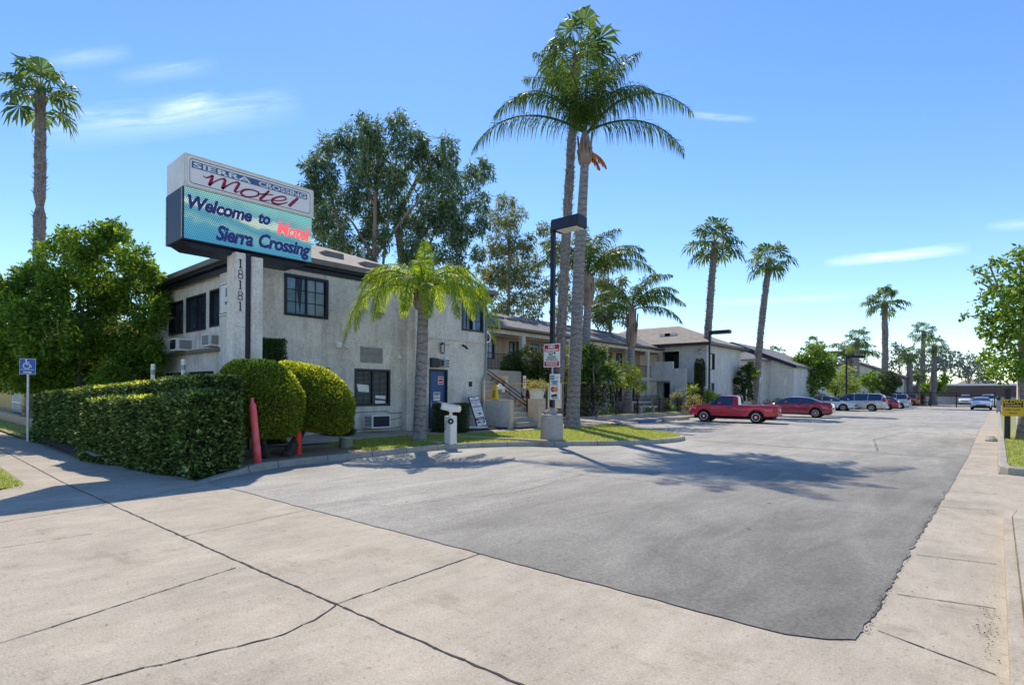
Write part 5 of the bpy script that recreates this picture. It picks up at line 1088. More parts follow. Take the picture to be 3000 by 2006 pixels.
mb=MB(); mb.tube([e-_rt*.05,e-_rt*.14+Vector((0,0,-.06)),Vector((q.x,q.y,.5))-_rt*.17,Vector((q.x,q.y,.15))-_rt*.16],.012,6); build('cable',mb,'grey',t)
mb=MB(); a=q-_rt*.45; mb.box(a.x-.22,a.y-.1,.12,a.x+.22,a.y+.1,.21); tag(build('concrete_pad',mb,'kerb',bevel=.01),'small concrete pad beside the surveillance post','concrete pad')
# leaning motel board
t=thing('leaning_sign','tall white motel board with arrow leaning against the office wall','sign',(-14.9,14.9,.3))
o0=PX(1397,1252,-14.78);o1=PX(1429,1246,-14.78);T0=PX(1376,1163,-15.18);T1=PX(1409,1159,-15.18)
ex=(o1-o0).normalized(); W_=.56; ey=((T0-o0)); ey=ey-ex*ey.dot(ex); Hh=ey.length; ey.normalize(); ez=ex.cross(ey); 
if ez.x<0: ez=-ez
bm=Matrix((ex,ey,ez)).transposed().to_4x4(); bm.translation=o0
def LP3(u,v,w=0): return o0+ex*u+ey*v+ez*w
mb=MB(); mb.add([LP3(u,v,w) for w in (0,.04) for u,v in ((0,0),(W_,0),(W_,Hh),(0,Hh))],[(0,3,2,1),(4,5,6,7),(0,1,5,4),(1,2,6,5),(2,3,7,6),(3,0,4,7)]); build('frame',mb,'black',t)
mb=MB(); mb.add([LP3(u,v,.043) for u,v in ((.03,.03),(W_-.03,.03),(W_-.03,Hh-.03),(.03,Hh-.03))],[(0,1,2,3)]); build('face',mb,'white',t)
def tl(body,size,v,c,sx=1,bold=0): text('lettering',body,size,(0,0,0),Matrix.Translation(LP3(W_/2,v*Hh,.046))@bm.to_3x3().to_4x4(),c,t,sx=sx,bold=bold)
tl('A & A',.06,.945,'black'); tl('18181 Valley Blvd.',.085,.865,'crimson',.72,.002); tl('A & A',.06,.735,'black'); tl('18181 Valley Blvd.',.085,.655,'crimson',.72,.002); tl('MOTEL',.17,.245,'crimson',.92,.008)
mb=MB(); mb.add([LP3(u,v*Hh,.0445) for u,v in ((.02,.80),(W_-.02,.80),(W_-.02,.785),(.02,.785))],[(0,1,2,3)]); mb.add([LP3(u,v*Hh,.0445) for u,v in ((.08,.115),(.40,.115),(.40,.10),(.5,.14),(.40,.185),(.40,.17),(.08,.17))],[(0,1,2,3,4,5,6)])
P=[(.12,.50),(.2,.54),(.24,.52),(.3,.56),(.36,.52),(.42,.5)]
for a,b in zip(P,P[1:]): mb.bar(LP3(a[0],a[1]*Hh,.046),LP3(b[0],b[1]*Hh,.046),.018,.002)
mb.add([LP3(u,v*Hh,.0447) for u,v in ((.14,.43),(.3,.46),(.44,.42),(.3,.375),(.2,.36),(.34,.42))],[(0,1,2,3,4,5)]); build('printed_mark',mb,'black',t)
tl('OPEN',.085,.142,'white',.9,.003); tl('24 HR',.045,.06,'black')
# yellow wet floor cone, bag on the rail, pot
q=PX(1424,1168,-15.1); t=thing('caution_board','tall yellow caution marker standing on the stair wall','caution marker',(q.x,q.y+.2,1.33)); mb=MB(); x,y=q.x,16.15; z=1.33; mb.add([(x-.13,y-.1,z),(x+.15,y-.1,z),(x+.15,y+.1,z),(x-.13,y+.1,z),(x-.06,y-.03,z+.62),(x+.08,y-.03,z+.62),(x+.08,y+.03,z+.62),(x-.06,y+.03,z+.62)],[(0,1,5,4),(1,2,6,5),(2,3,7,6),(3,0,4,7),(4,5,6,7)]); build('body',mb,'yellow',t)
mb=MB()
for k in range(4): mb.box(x-.07,y-.103+.012*k,z+.12+.07*k,x+.09,y-.098+.012*k,z+.145+.07*k)
build('marking',mb,'black',t)
# entrance stair with rail
S2=thing('entrance_stair','stucco stair with solid side walls and a black handrail beside the office','staircase',(-15,17,.27))
mb=MB(); mb.box(-15.66,16.02,.2,-14.14,16.2,1.33); mb.prismY([(-17.2,.27),(-13.95,.27),(-13.95,1.36),(-15.86,1.36),(-15.86,2.34),(-17.2,2.34)],17.6,17.8); mb.box(-14.45,17.45,.2,-13.93,17.95,1.37); build('side_wall',mb,'stucco_tan',S2)
mb=MB(); mb.box(-15.64,15.99,.2,-14.16,16.018,1.31); build('facing',mb,'stucco_grey',S2)
mb=MB()
for k in range(12): mb.box(-13.95-.26*k,16.2,.27,-13.95-.26*(k+1)-.02,17.6,.27+.185*(k+1))
mb.box(-18.4,16.2,.27,-17.0,20,2.62); build('steps',mb,'kerb',S2)
mb=MB(); 
for z in (0,-.16,-.32,): mb.bar((-17.05,17.5,2.74+z),(-14.55,17.5,1.38+z),.04)
mb.bar((-14.55,17.5,1.40),(-14.55,17.5,.78),.045); mb.bar((-15.9,17.5,2.05),(-15.9,17.5,1.5),.04); build('handrail',mb,'black',S2)
q=Vector((-14.2,17.7,1.37)); t=thing('flower_pot','pale planter with straggly pink and green plant on the stair pillar','planter',tuple(q)); mb=MB(); mb.lathe(tuple(q),[(.26,0),(.31,.28),(.33,.36),(.35,.38),(.35,.42)],20); build('pot',mb,'stucco_col',t)
P,d=blob_pts((q.x,q.y,q.z+.55),(.5,.5,.22),700,.9); quads_mesh('plant',leaf_quads(P,d,.16,.16,.2,.8),'L_flower',t)
mb=MB(); mb.tube([(-16.3,18.3,2.0),(-14.8,18.5,2.03),(-12.6,18.9,2.05)],.018,6); tag(build('caution_rope',mb,'yellow'),'yellow rope strung above the stair side to the tall palm','rope')
t=thing('plastic_bag','white bag with notices hanging on the stair rail','bag',(-15.9,17.4,1.5)); mb=MB(); mb.tube([(-16.0,17.42,2.0),(-15.98,17.4,1.85),(-15.95,17.38,1.6),(-15.93,17.4,1.5)],[.05,.17,.15,.04],9,jit=.2); build('bag',mb,'white',t); mb=MB(); mb.box(-15.82,17.3,1.62,-15.6,17.31,1.86); build('notice',mb,'white',t)
# fence along the retaining wall
t=thing('picket_fence','low black metal picket fence on the retaining wall','fence',(-17.2,33,.3))
fp=[(-17.15,29.0),(-17.15,31.6),(-17.15,34.6),(-17.1,37.4),(-17.08,40.2),(-17.06,42.6)]
for x,y in fp: mb=MB(); mb.box(x-.04,y-.04,.25,x+.04,y+.04,1.40); build('post',mb,'black',t)
for (xa,ya),(xb,yb) in zip(fp,fp[1:]):
    mb=MB(); 
    for z in (1.30,1.12,.38): mb.bar((xa,ya+.04,z),(xb,yb-.04,z),.03)
    k=int((yb-ya)/.13)
    for j in range(1,k): s=j/k; mb.bar((xa+(xb-xa)*s,ya+(yb-ya)*s,.38),(xa+(xb-xa)*s,ya+(yb-ya)*s,1.30),.014)
    build('rail_panel',mb,'black',t)
t=thing('back_fence','second black picket fence nearer the gallery wing','fence',(-20,33,.3))
for ya,yb in ((27,30.5),(30.5,34),(34,37.5),(37.5,41)):
    mb=MB(); x=-20.4; mb.box(x-.03,ya-.03,.28,x+.03,ya+.03,1.5); build('post',mb,'black',t); mb=MB()
    for z in (1.42,.42): mb.bar((x,ya+.03,z),(x,yb-.03,z),.03)
    k=int((yb-ya)/.13)
    for j in range(1,k): y=ya+(yb-ya)*j/k; mb.bar((x,y,.42),(x,y,1.42),.016)
    build('rail_panel',mb,'black',t)
# picnic bench behind the fence
t=thing('picnic_bench','pale stone bench and table behind the picket fence','bench',(-19.2,35,.28)); mb=MB(); mb.box(-19.5,33.8,.95,-18.8,36.6,1.03); build('tabletop',mb,'offwhite',t)
for y in (34.3,36.0): mb=MB(); mb.box(-19.25,y,.28,-19.05,y+.2,.95); build('leg',mb,'offwhite',t)
mb=MB(); mb.box(-18.55,33.9,.68,-18.2,36.5,.74); mb.box(-18.45,34.2,.28,-18.3,34.4,.68); mb.box(-18.45,36,.28,-18.3,36.2,.68); build('seat',mb,'offwhite',t)
# wheel stops
def stop(label,a,b,m):
    a=Vector(a);b=Vector(b); t=thing('wheel_stop',label,'wheel stop',tuple((a+b)/2),'wheel stops at the parking stalls'); d=(b-a).normalized(); n=Vector((-d.y,d.x,0)); mb=MB()
    V_=[]
    for p in (a,b): V_+=[p-n*.09,p+n*.09,p+n*.06+Vector((0,0,.13)),p-n*.06+Vector((0,0,.13))]
    mb.add(V_,[(0,1,2,3),(7,6,5,4),(0,4,5,1),(1,5,6,2),(2,6,7,3),(3,7,4,0)]); build('block',mb,m,t,bevel=.01)
stop('blue wheel stop nearest the lawn tip',(-14.3,23.0,.01),(-14.3,24.3,.01),'blue_paint'); stop('blue wheel stop in the middle of the empty stalls',(-14.6,27.1,.01),(-14.6,28.9,.01),'blue_paint')
stop('long grey wheel stop left of the pickup',(-14.6,29.9,.01),(-14.6,31.4,.01),'kerb'); stop('grey wheel stop at the pickup nose',(-14.5,31.7,.01),(-14.5,33.2,.01),'kerb')
# gate far down the lot
t=thing('far_gate','black chain link gate across the far end of the lot','gate',(-6,96,0))
for x in (-15,-11,-7,-4.2,-.3): mb=MB(); mb.box(x-.07,95.93,0,x+.07,96.07,2.1); build('post',mb,'black',t)
mb=MB(); mb.bar((-15,96,1.95),(-4.2,96,1.95),.09); mb.bar((-15,96,.2),(-7,96,.2),.06); mb.bar((-4.2,96,1.6),(-.3,96,1.6),.05)
for i in range(60): x=-15+i*.18; mb.bar((x,96,.2),(x,96,1.95),.012)
build('gate_panel',mb,'black',t)
mb=MB(); mb.box(-20,99,.0,-10,101,.14); struct(build('kerb',mb,'kerb'))
# gutter stones, posts by the right kerb
for i,(px,py,s) in enumerate(((2905,1292,.16),(2903,1284,.12))):
    q=G(px,py,0); mb=MB(); mb.lathe((q.x,q.y,-.01),[(s*1.2,0),(s*1.25,s*.35),(s*.8,s*.8),(s*.2,s*.95)],9); o=build('rock',mb,'block',smooth=False); tag(o,('larger' if i==0 else 'smaller')+' pale lump of concrete lying in the right gutter','rock')
q=G(2925,1207,.1); t=thing('stone_bollard','square stone bollard with a dark ball cap at the far right kerb','bollard',(q.x,q.y,.1)); mb=MB(); mb.box(q.x-.16,q.y-.16,.05,q.x+.16,q.y+.16,1.2); build('shaft',mb,'block',t,bevel=.02); mb=MB(); mb.lathe((q.x,q.y,1.2),[(.08,0),(.16,.08),(.18,.2),(.14,.32),(.05,.38)],14); build('ball',mb,'darkframe',t)

# ================================================================ HEDGES AND TOPIARY
def hedge(name,label,a,b,w,h0,h1,lm='L_hedge',n=26000,leaf=.05,z0=.05,rnd=.12,core=True,cat='hedge',wob=.05,flat=0):
    a=Vector((a[0],a[1],0));b=Vector((b[0],b[1],0)); d=b-a; Ln=d.length; d.normalize(); nn=Vector((-d.y,d.x,0)); t=thing(name,label,cat,(a.x,a.y,z0))
    mb=MB(); q=.10; v=[]
    for s,hh in ((q,h0),(Ln-q,h1)):
        for o,z in ((-w/2+q,z0),(w/2-q,z0),(w/2-q,hh-q),(-w/2+q,hh-q)): v.append(a+d*s+nn*o+Vector((0,0,z)))
    mb.add(v,[(0,1,2,3),(7,6,5,4),(0,4,5,1),(1,5,6,2),(2,6,7,3),(3,7,4,0)]); build('stems',mb,'core',t)
    hm=(h0+h1)/2; A=[Ln*hm,Ln*hm,Ln*w,w*hm,w*hm]; A=np.array(A)/sum(A); P=[];N=[]
    ks=NP.choice(5,n,p=A); S=NP.uniform(0,1,n);Tn=NP.uniform(0,1,n)
    s=np.where(ks<3,S*Ln,np.where(ks==3,0,Ln)); o=np.where(ks==0,-w/2,np.where(ks==1,w/2,(Tn-.5)*w)); hh=h0+(h1-h0)*s/Ln
    z=np.where(ks==2,hh,np.where(ks<2,Tn*hh,S*hh)); z=np.maximum(z,z0+.02)
    # round the upper edges, let the surface undulate
    edge=np.maximum(0,1-(hh-z)/rnd)*np.maximum(0,1-(w/2-np.abs(o))/rnd); z=z-edge*rnd*.5; o=o*(1-edge*.35*rnd/w*2)
    und=wob*(np.sin(s*2.3+z*3)*.5+np.sin(s*5.1+1+z*1.7)*.35+np.sin(z*6+s)*.3)
    no=np.where(ks==0,-1,np.where(ks==1,1,0)); nz=np.where(ks==2,1,0); ns=np.where(ks==3,-1,np.where(ks==4,1,0))
    dep=NP.uniform(0,1,n)**2*.10
    o=o+no*(und-dep); z=z+nz*(und*.6-dep)*1.0; s=s+ns*(und-dep)
    P=np.column_stack([a.x+d.x*s+nn.x*o,a.y+d.y*s+nn.y*o,z+z0*0]); N=np.column_stack([nn.x*no+d.x*ns,nn.y*no+d.y*ns,nz])
    quads_mesh('foliage',leaf_quads(P,N,leaf,.5,0,.75),lm,t)
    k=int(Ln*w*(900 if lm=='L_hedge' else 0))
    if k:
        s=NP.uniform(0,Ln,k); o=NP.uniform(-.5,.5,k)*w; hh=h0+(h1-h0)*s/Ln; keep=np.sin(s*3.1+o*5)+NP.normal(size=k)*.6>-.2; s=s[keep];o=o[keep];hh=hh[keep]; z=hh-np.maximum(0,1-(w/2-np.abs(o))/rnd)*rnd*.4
        P=np.column_stack([a.x+d.x*s+nn.x*o,a.y+d.y*s+nn.y*o,z]); quads_mesh('new_growth',leaf_quads(P,np.tile([0,0,1.2],(len(P),1)),leaf*.75,.45,0,.6),'L_young',t)  # added layer of paler leaves paints sunlight along the hedge top
    return t
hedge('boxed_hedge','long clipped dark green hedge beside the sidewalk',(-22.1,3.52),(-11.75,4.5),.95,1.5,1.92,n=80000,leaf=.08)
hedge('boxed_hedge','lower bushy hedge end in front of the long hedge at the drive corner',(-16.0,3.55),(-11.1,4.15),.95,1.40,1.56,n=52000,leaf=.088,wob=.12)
hedge('boxed_hedge','small square dark hedge between palm trunk and surveillance post',(-15.0,12.95),(-14.0,13.55),.75,1.2,1.22,n=9000,leaf=.045,z0=.25,lm='L_dark')
hedge('upright_hedge','tall narrow rectangular green screen behind the round topiaries',(-14.7,6.30),(-14.7,7.22),.5,2.98,3.02,'L_col',n=16000,leaf=.06,z0=.2,rnd=.04,wob=.02)
def topiary(label,c,r,rz,tilt,base,n,trunk_r=.09,lm='L_ball',nz=None):
    c=Vector(c); t=thing('topiary_bush',label,'topiary',tuple(base)); mb=MB(); base=Vector(base)
    e=c-Vector((0,0,rz*.5)); mb.tube([base,base.lerp(e,.35)+Vector((random.uniform(-.05,.05),0,0)),base.lerp(e,.75),e],[trunk_r*1.3,trunk_r,trunk_r*.95,trunk_r*.7],9,jit=.12)
    for k in range(6): a=k*1.05; mb.tube([base.lerp(e,.7),e+Vector((math.cos(a)*r*.45,math.sin(a)*r*.45,rz*.2))],[trunk_r*.6,.02],5)
    build('trunk',mb,'bark_dark',t)
    d=unit(NP.normal(size=(n,3))); dep=(1-NP.uniform(0,1,n)**2*.10); w=1+.025*np.sin(d[:,0]*7)*np.sin(d[:,1]*6+1)+.02*np.sin(d[:,2]*9)
    sh=np.sign(d)*np.abs(d)**.88; P=sh*np.array([r,r,rz])*(dep*w)[:,None]; P[:,2]+=np.maximum(0,-P[:,2]-rz*.74)*.85
    if tilt: 
        ax=np.array([_rt.x,_rt.y,0]); u=P@ax; P[:,2]-=np.maximum(-9,u)*tilt
    P+=np.array(c); quads_mesh('foliage',leaf_quads(P,d,.055,.5,0,.6),lm,t)
    sel=(d@np.array([-.38,.30,.87]))+NP.normal(size=n)*.10+.08*np.sin(d[:,0]*9+d[:,1]*7)>.62; sel&=NP.uniform(0,1,n)<.5; quads_mesh('new_growth',leaf_quads(P[sel]+d[sel]*.02,d[sel]+np.array([0,0,.6]),.05,.45,0,.5),'L_young',t)  # paler leaves on the sunward cap: the sunlit rim as leaf colour
    mb=MB(); mb.lathe(tuple(c),[(r*.25,-rz*.72),(r*.75,-rz*.5),(r*.86,0),(r*.72,rz*.5),(r*.3,rz*.78)],18)
    if tilt: mb.v=[(v[0],v[1],v[2]-tilt*((v[0]-c.x)*_rt.x+(v[1]-c.y)*_rt.y)) for v in mb.v]
    build('twigs',mb,'core',t); return t
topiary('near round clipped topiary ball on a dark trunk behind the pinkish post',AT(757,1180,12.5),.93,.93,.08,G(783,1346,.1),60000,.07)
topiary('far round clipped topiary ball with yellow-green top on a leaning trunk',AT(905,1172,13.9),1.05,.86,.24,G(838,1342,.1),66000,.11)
q=G(975,1280,.2); P,d=blob_pts((q.x-.2,q.y+.3,.42),(.62,.5,.34),5000,.25); t=thing('low_shrub','low dark mounded shrub beneath the far topiary','shrub',tuple(q)); quads_mesh('foliage',leaf_quads(P,d,.05,.5),'L_dark',t); mb=MB(); mb.lathe((q.x-.2,q.y+.3,.2),[(.45,0),(.5,.2),(.3,.42)],12); build('twigs',mb,'core',t)

# ================================================================ PALMS
z_=lambda p,z:(p.x,p.y,z)
queen_palm('small queen palm with bright yellow-green drooping fronds in front of the office',z_(G(1228,1292,.15),.13),AT(1240,908,16.5),.175,.155,.62,
 [(165,56,3.4,132),(186,36,3.4,112),(205,62,3.1,140),(228,45,2.7,125),(258,55,2.2,140),(285,48,2.1,132),(315,50,2.5,130),(345,32,3.3,108),(0,55,3.4,130),(15,66,3.0,140),(40,66,2.7,135),(80,72,2.4,130),(120,68,2.6,135),(145,66,2.9,138),(270,80,1.9,100),(330,66,2.9,142),(195,78,2.6,130),(8,80,2.5,125),(90,88,1.6,15)],
 'L_queen_y',.66,92,w=.022,pale=0,hang=.75,dexp=-1)
queen_palm('tallest queen palm on the island lawn with a smooth ringed trunk',z_(G(1676,1257,.15),.13),AT(1713,482,22.3),.245,.165,1.35,
 [(180,30,5.3,98),(2,28,4.7,95),(7,60,5.6,108),(172,64,4.8,125),(200,82,3.87,75),(270,78,3.42,95),(90,80,3.87,75),(330,82,3.87,75),(60,80,3.24,70),(240,78,3.69,95),(300,76,3.24,95),(120,80,3.60,75),(150,84,3.96,60),(20,86,4.23,55),(270,88,4.14,40),(170,80,3.87,90),(15,78,3.42,95),(190,70,4.0,120),(345,72,3.6,115)],
 'L_queen',.90,80,dead=[(0,-15,1.2,60),(20,-25,1.0,50)],w=.032,hang=1.5,mid=Vector((-.12,.1,0)))
queen_palm('queen palm behind the tall palm trunk with a pale swollen crown shaft',z_(AT(1706,1200,32),.3),AT(1722,893,32),.27,.20,2.0,
 [(5,45,4.6,95),(0,68,4.2,100),(180,45,3.8,100),(170,70,3.8,90),(30,55,4,100),(330,50,4,105),(270,60,3.6,100),(90,65,3.8,90),(215,55,3.6,100),(300,72,3.8,95),(135,60,3.8,95),(60,80,3.6,60),(240,82,3.4,50)],'L_queen',.9,66,w=.045,hang=1.1)
queen_palm('queen palm with a curved trunk rising from the fenced lawn',z_(AT(1836,1205,36),.28),AT(1850,1010,36),.26,.21,2.6,
 [(3,42,4.0,88),(350,18,3.6,80),(0,65,3.8,100),(180,40,3.4,95),(172,66,3.6,95),(30,50,3.6,95),(325,45,3.4,100),(270,60,3.2,100),(90,62,3.4,95),(215,40,3.2,100),(300,72,3.4,90),(135,58,3.4,95),(345,75,3.6,90)],'L_queen',.85,64,w=.045,hang=1.1,mid=Vector((.1,0,0)))
fan_palm('fan_palm','tall fan palm standing alone at the far left against the sky',z_(AT(92,1200,24),0),AT(118,268,24),.26,.19,1.75,28,seed=5,knots=(.655,.022),low=-40)
fan_palm('fan_palm','tall fan palm whose crown mingles with the tallest queen palm',z_(AT(1632,1210,27),.2),AT(1690,165,27),.25,.19,2.2,34,seed=9,low=-25)
fan_palm('fan_palm','fan palm behind the red pickup, taller of the pair over the grey blocks',z_(AT(2062,1175,45),.2),AT(2095,712,45),.32,.25,2.45,30,seed=3)
fan_palm('fan_palm','leaning fan palm right of the grey blocks, shorter of the pair',z_(AT(2212,1172,50),.2),AT(2254,765,50),.32,.25,2.25,28,seed=4)
fan_palm('fan_palm','fan palm rising over the parked minivan far down the lot',z_(AT(2588,1160,72),0),AT(2591,888,72),.42,.32,2.7,28,seed=6)
fan_palm('fan_palm','small distant fan palm above the white sedan',z_(AT(2512,1165,80),0),AT(2512,995,80),.4,.28,2.2,22,seed=7)
fan_palm('fan_palm','slender distant palm, tallest of the group near the gate',z_(AT(2705,1160,95),0),AT(2706,972,95),.42,.3,2.4,22,seed=8)
fan_palm('fan_palm','distant palm right of the group near the gate',z_(AT(2733,1160,90),0),AT(2738,1012,90),.5,.34,2.2,22,seed=10)
fan_palm('fan_palm','distant thick palm left of the group near the gate',z_(AT(2664,1170,88),0),AT(2666,1040,88),.45,.36,2.2,22,seed=12)
fan_palm('fan_palm','short bright palm under the group near the gate',z_(AT(2690,1165,89),0),AT(2692,1100,89),.3,.25,1.7,22,seed=13)
fan_palm('fan_palm','palm top just visible above the round ficus crown',z_(AT(2385,1165,95),0),AT(2385,1012,95),.4,.3,2.0,20,seed=14)
fan_palm('fan_palm','palm top peeping over the roof of the sloping rear block',z_(AT(2275,1165,95),0),AT(2275,1040,95),.4,.3,2.2,16,seed=15)
queen_palm('hazy feather palm far behind the black lamp post',z_(AT(2490,1165,85),0),AT(2490,1080,85),.3,.25,1.5,[(a,50,5.2,110) for a in range(0,360,30)]+[(a+15,72,4.6,95) for a in range(0,360,60)],'L_queen',1.3,30,w=.1)

# ================================================================ BROADLEAF TREES
tree('ficus_tree','big round leafy green tree behind the hedge at left','tree',z_(AT(235,1200,19.6),.05),AT(240,900,19.6),
 px_blobs([(240,712,50),(335,700,45),(180,770,75),(395,760,50),(300,790,95),(110,860,75),(405,860,70),(225,880,105),(50,950,75),(150,980,100),(340,960,95),(60,1060,85),(170,1080,90),(300,1060,85),(395,1040,55),(-20,900,75),(-30,1010,90),(440,800,28),(455,885,26),(20,850,45),(200,690,26),(290,675,30),(430,940,36),(445,1010,30),(90,800,35),(140,1095,50),(220,1110,60),(330,1110,55),(420,1100,45),(465,920,24),(462,1050,24)],19.6,dt=1.0,sub=5,subr=.36),
 'L_tree','bark_dark',.17,1900,.14,.42,.5,.8,.45)
tree('eucalyptus_tree','huge blue-green eucalyptus rising behind the motel office','tree',z_(AT(1092,1160,38),0),AT(1110,450,38),
 upright(px_blobs([(1095,385,42),(1165,365,34),(1190,430,55),(1100,465,55),(1028,400,38),(1038,470,46),(958,440,42),(938,520,50),(980,600,55),(1062,560,55),(1150,540,62),(1250,480,46),(1310,440,38),(1300,530,58),(1250,605,62),(1340,610,50),(1385,520,36),(1425,500,30),(1400,590,32),(1180,640,46),(1080,650,36),(940,655,38),(1010,700,36),(1330,690,40),(1240,700,36),(905,560,36),(908,490,26),(925,610,34),(900,650,26),(1410,655,26),(1130,700,30),(1290,740,26),(1060,345,16),(1240,415,22),(960,690,30),(1130,610,36),(1090,720,44),(1200,730,44),(1300,640,44),(1360,690,34),(1000,750,40),(1060,790,44),(1250,790,44),(1340,780,36),(1400,740,24),(930,740,30)],38,dt=2.4,sub=6,subr=.36)),
 'L_euc','euc_bark',.34,680,.26,.24,.95,.7,.75,nl=5)
mb=MB(); mb.tube([AT(1178,760,39),AT(1160,640,39),AT(1215,540,39),AT(1240,480,39)],[.28,.22,.14,.06],8); mb.tube([AT(1010,780,38.5),AT(1000,680,38.5),AT(965,560,38.5)],[.22,.16,.06],8); mb.tube([AT(1185,770,38),AT(1240,680,38),AT(1330,600,38)],[.2,.14,.05],8)
o=build('limbs',mb,'euc_bark'); attach(o,[x for x in C.objects if x.get('label','').startswith('huge blue-green')][0])
tree('eucalyptus_tree','open-crowned olive eucalyptus between the office and the tall palms','tree',z_(AT(1490,1160,45),0),AT(1490,700,45),
 px_blobs([(1480,590,26),(1462,640,32),(1512,630,32),(1442,720,34),(1500,700,40),(1545,720,32),(1590,670,22),(1470,800,38),(1540,800,38),(1430,870,36),(1510,880,38),(1590,850,32),(1575,770,26),(1420,790,24),(1555,920,30),(1450,930,24),(1500,760,44),(1510,820,44),(1440,820,34),(1560,880,34),(1480,660,30),(1480,920,34)],45,dt=2.5,sub=9,subr=.33),
 'L_euc2','euc_bark',.34,420,.2,.24,.9,.7,.85,nl=4)
tree('eucalyptus_tree','tangled olive tree behind the gallery roof right of the tall palm','tree',z_(AT(1790,1160,47),0),AT(1780,900,47),
 px_blobs([(1620,720,34),(1640,830,38),(1700,700,26),(1780,760,38),(1745,830,40),(1800,850,45),(1750,900,42),(1690,880,38),(1820,920,34),(1640,920,30),(1700,780,30),(1770,935,30)],47,dt=2.5,sub=7,subr=.36),
 'L_euc2','euc_bark',.34,460,.22,.25,.8,.7,.8,nl=6)
tree('ornamental_tree','round ficus tree with light green crown beside the rear block','tree',z_(AT(2372,1180,60),0),AT(2385,1090,60),
 px_blobs([(2372,1045,34),(2412,1062,34),(2350,1072,32),(2388,1100,40),(2420,1095,24),(2372,1130,26),(2398,1025,18),(2342,1095,20)],60,dt=.6,sub=5,subr=.38),'L_tree','bark_pale',.34,330,.22,.5,.2,.9,.3)
tree('ornamental_tree','loose lime-green tree around the thin black lamp post','tree',z_(AT(2445,1185,68),0),AT(2450,1130,68),px_blobs([(2440,1108,24),(2470,1095,26),(2485,1125,24),(2428,1140,20),(2462,1148,22),(2500,1150,18)],68,dt=.7,sub=6,subr=.4),'L_lime','bark_dark',.3,300,.12,.4,.3,.9,.8)
tree('ornamental_tree','small spreading tree right of the lime tree, above the minivan','tree',z_(AT(2552,1180,70),0),AT(2556,1140,70),px_blobs([(2545,1112,20),(2565,1098,16),(2580,1118,20),(2530,1122,16),(2560,1135,16)],70,dt=.6,sub=5,subr=.4),'L_tree','bark_dark',.3,330,.12,.5,.2,.9,.5)
tree('ornamental_tree','small dark red-brown tree beside the spreading tree above the minivan','tree',z_(AT(2604,1185,68),0),AT(2602,1140,68),px_blobs([(2600,1105,20),(2618,1125,20),(2590,1135,18),(2605,1145,16)],68,dt=.6,sub=5,subr=.4),'L_dark','bark_dark',.3,330,.12,.5,.2,.9,.5)
tree('ornamental_tree','flat-topped small green tree left of the brown building','tree',z_(AT(2740,1178,92),0),AT(2742,1140,92),px_blobs([(2728,1128,16),(2752,1118,17),(2775,1112,12),(2715,1140,14),(2760,1135,13)],92,dt=.8,sub=5,subr=.4),'L_tree','bark_dark',.38,260,.14,.5,.2,.9,.5)
for i,(lab,bl,bx) in enumerate((('hazy eucalyptus above the brown building at its left end',[(2762,1045,26),(2785,1070,24),(2745,1075,22),(2800,1045,16)],2768),('hazy eucalyptus above the middle of the brown building',[(2832,1058,26),(2855,1085,26),(2815,1095,20),(2868,1062,16)],2838),('hazy low tree above the right end of the brown building',[(2890,1085,22),(2905,1105,20),(2880,1115,16)],2895),('hazy tree just left of the tall lot palm',[(2630,1022,22),(2650,1048,22),(2615,1060,20),(2680,1070,18)],2636),('hazy dark tree behind the small distant palm',[(2425,1045,24),(2450,1062,26),(2480,1048,22),(2520,1065,24),(2545,1085,22)],2480),('hazy tree behind the palm group near the gate',[(2700,1045,20),(2720,1070,20),(2680,1100,20)],2702))):
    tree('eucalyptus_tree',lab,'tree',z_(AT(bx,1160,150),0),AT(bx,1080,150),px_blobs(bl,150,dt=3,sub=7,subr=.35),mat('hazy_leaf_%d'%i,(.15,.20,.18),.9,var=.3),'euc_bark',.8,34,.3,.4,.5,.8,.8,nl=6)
for i,(x,y,r) in enumerate(((2350,1150,22),(2480,1160,18),(2570,1160,16))): pass
# right edge tree
RT=px_blobs([(2965,830,42),(2925,868,38),(3000,780,50),(2893,925,30),(2935,955,44),(2990,915,55),(2935,1030,44),(2985,1005,55),(2903,1075,30),(2950,1085,36),(2995,1080,42),(2885,975,18),(3050,850,80),(3060,960,90),(3050,1060,70),(3040,740,50),(2965,890,40)],19,dt=1.0,sub=7,subr=.34)+px_blobs([(2820,926,9),(2835,920,7),(2852,885,6),(2868,905,8),(2850,790,9),(2880,785,12),(2898,812,14),(2920,772,10),(2905,760,8),(2862,822,7),(2990,742,12),(2885,1045,14),(2868,968,9)],19,dt=.5,sub=3,subr=.6)
t=tree('leafy_tree','leafy tree with sparse outer twigs hanging in from the right edge','tree',z_(AT(3010,1240,19),.14),AT(3000,950,19),RT,'L_tree','bark',.15,900,.28,.5,.4,.9,.5,nl=8)
mb=MB()
for pts in (((2990,950),(2900,925),(2822,926)),((2940,900),(2920,830),(2900,780),(2920,770)),((2900,812),(2868,800),(2848,790)),((2990,880),(2990,742)),((2940,1000),(2870,968)),((2915,850),(2860,822))): mb.tube([AT(x,y,19) for x,y in pts],[.05]+[.03]*(len(pts)-2)+[.012],5)
o=build('twigs',mb,'bark',t)

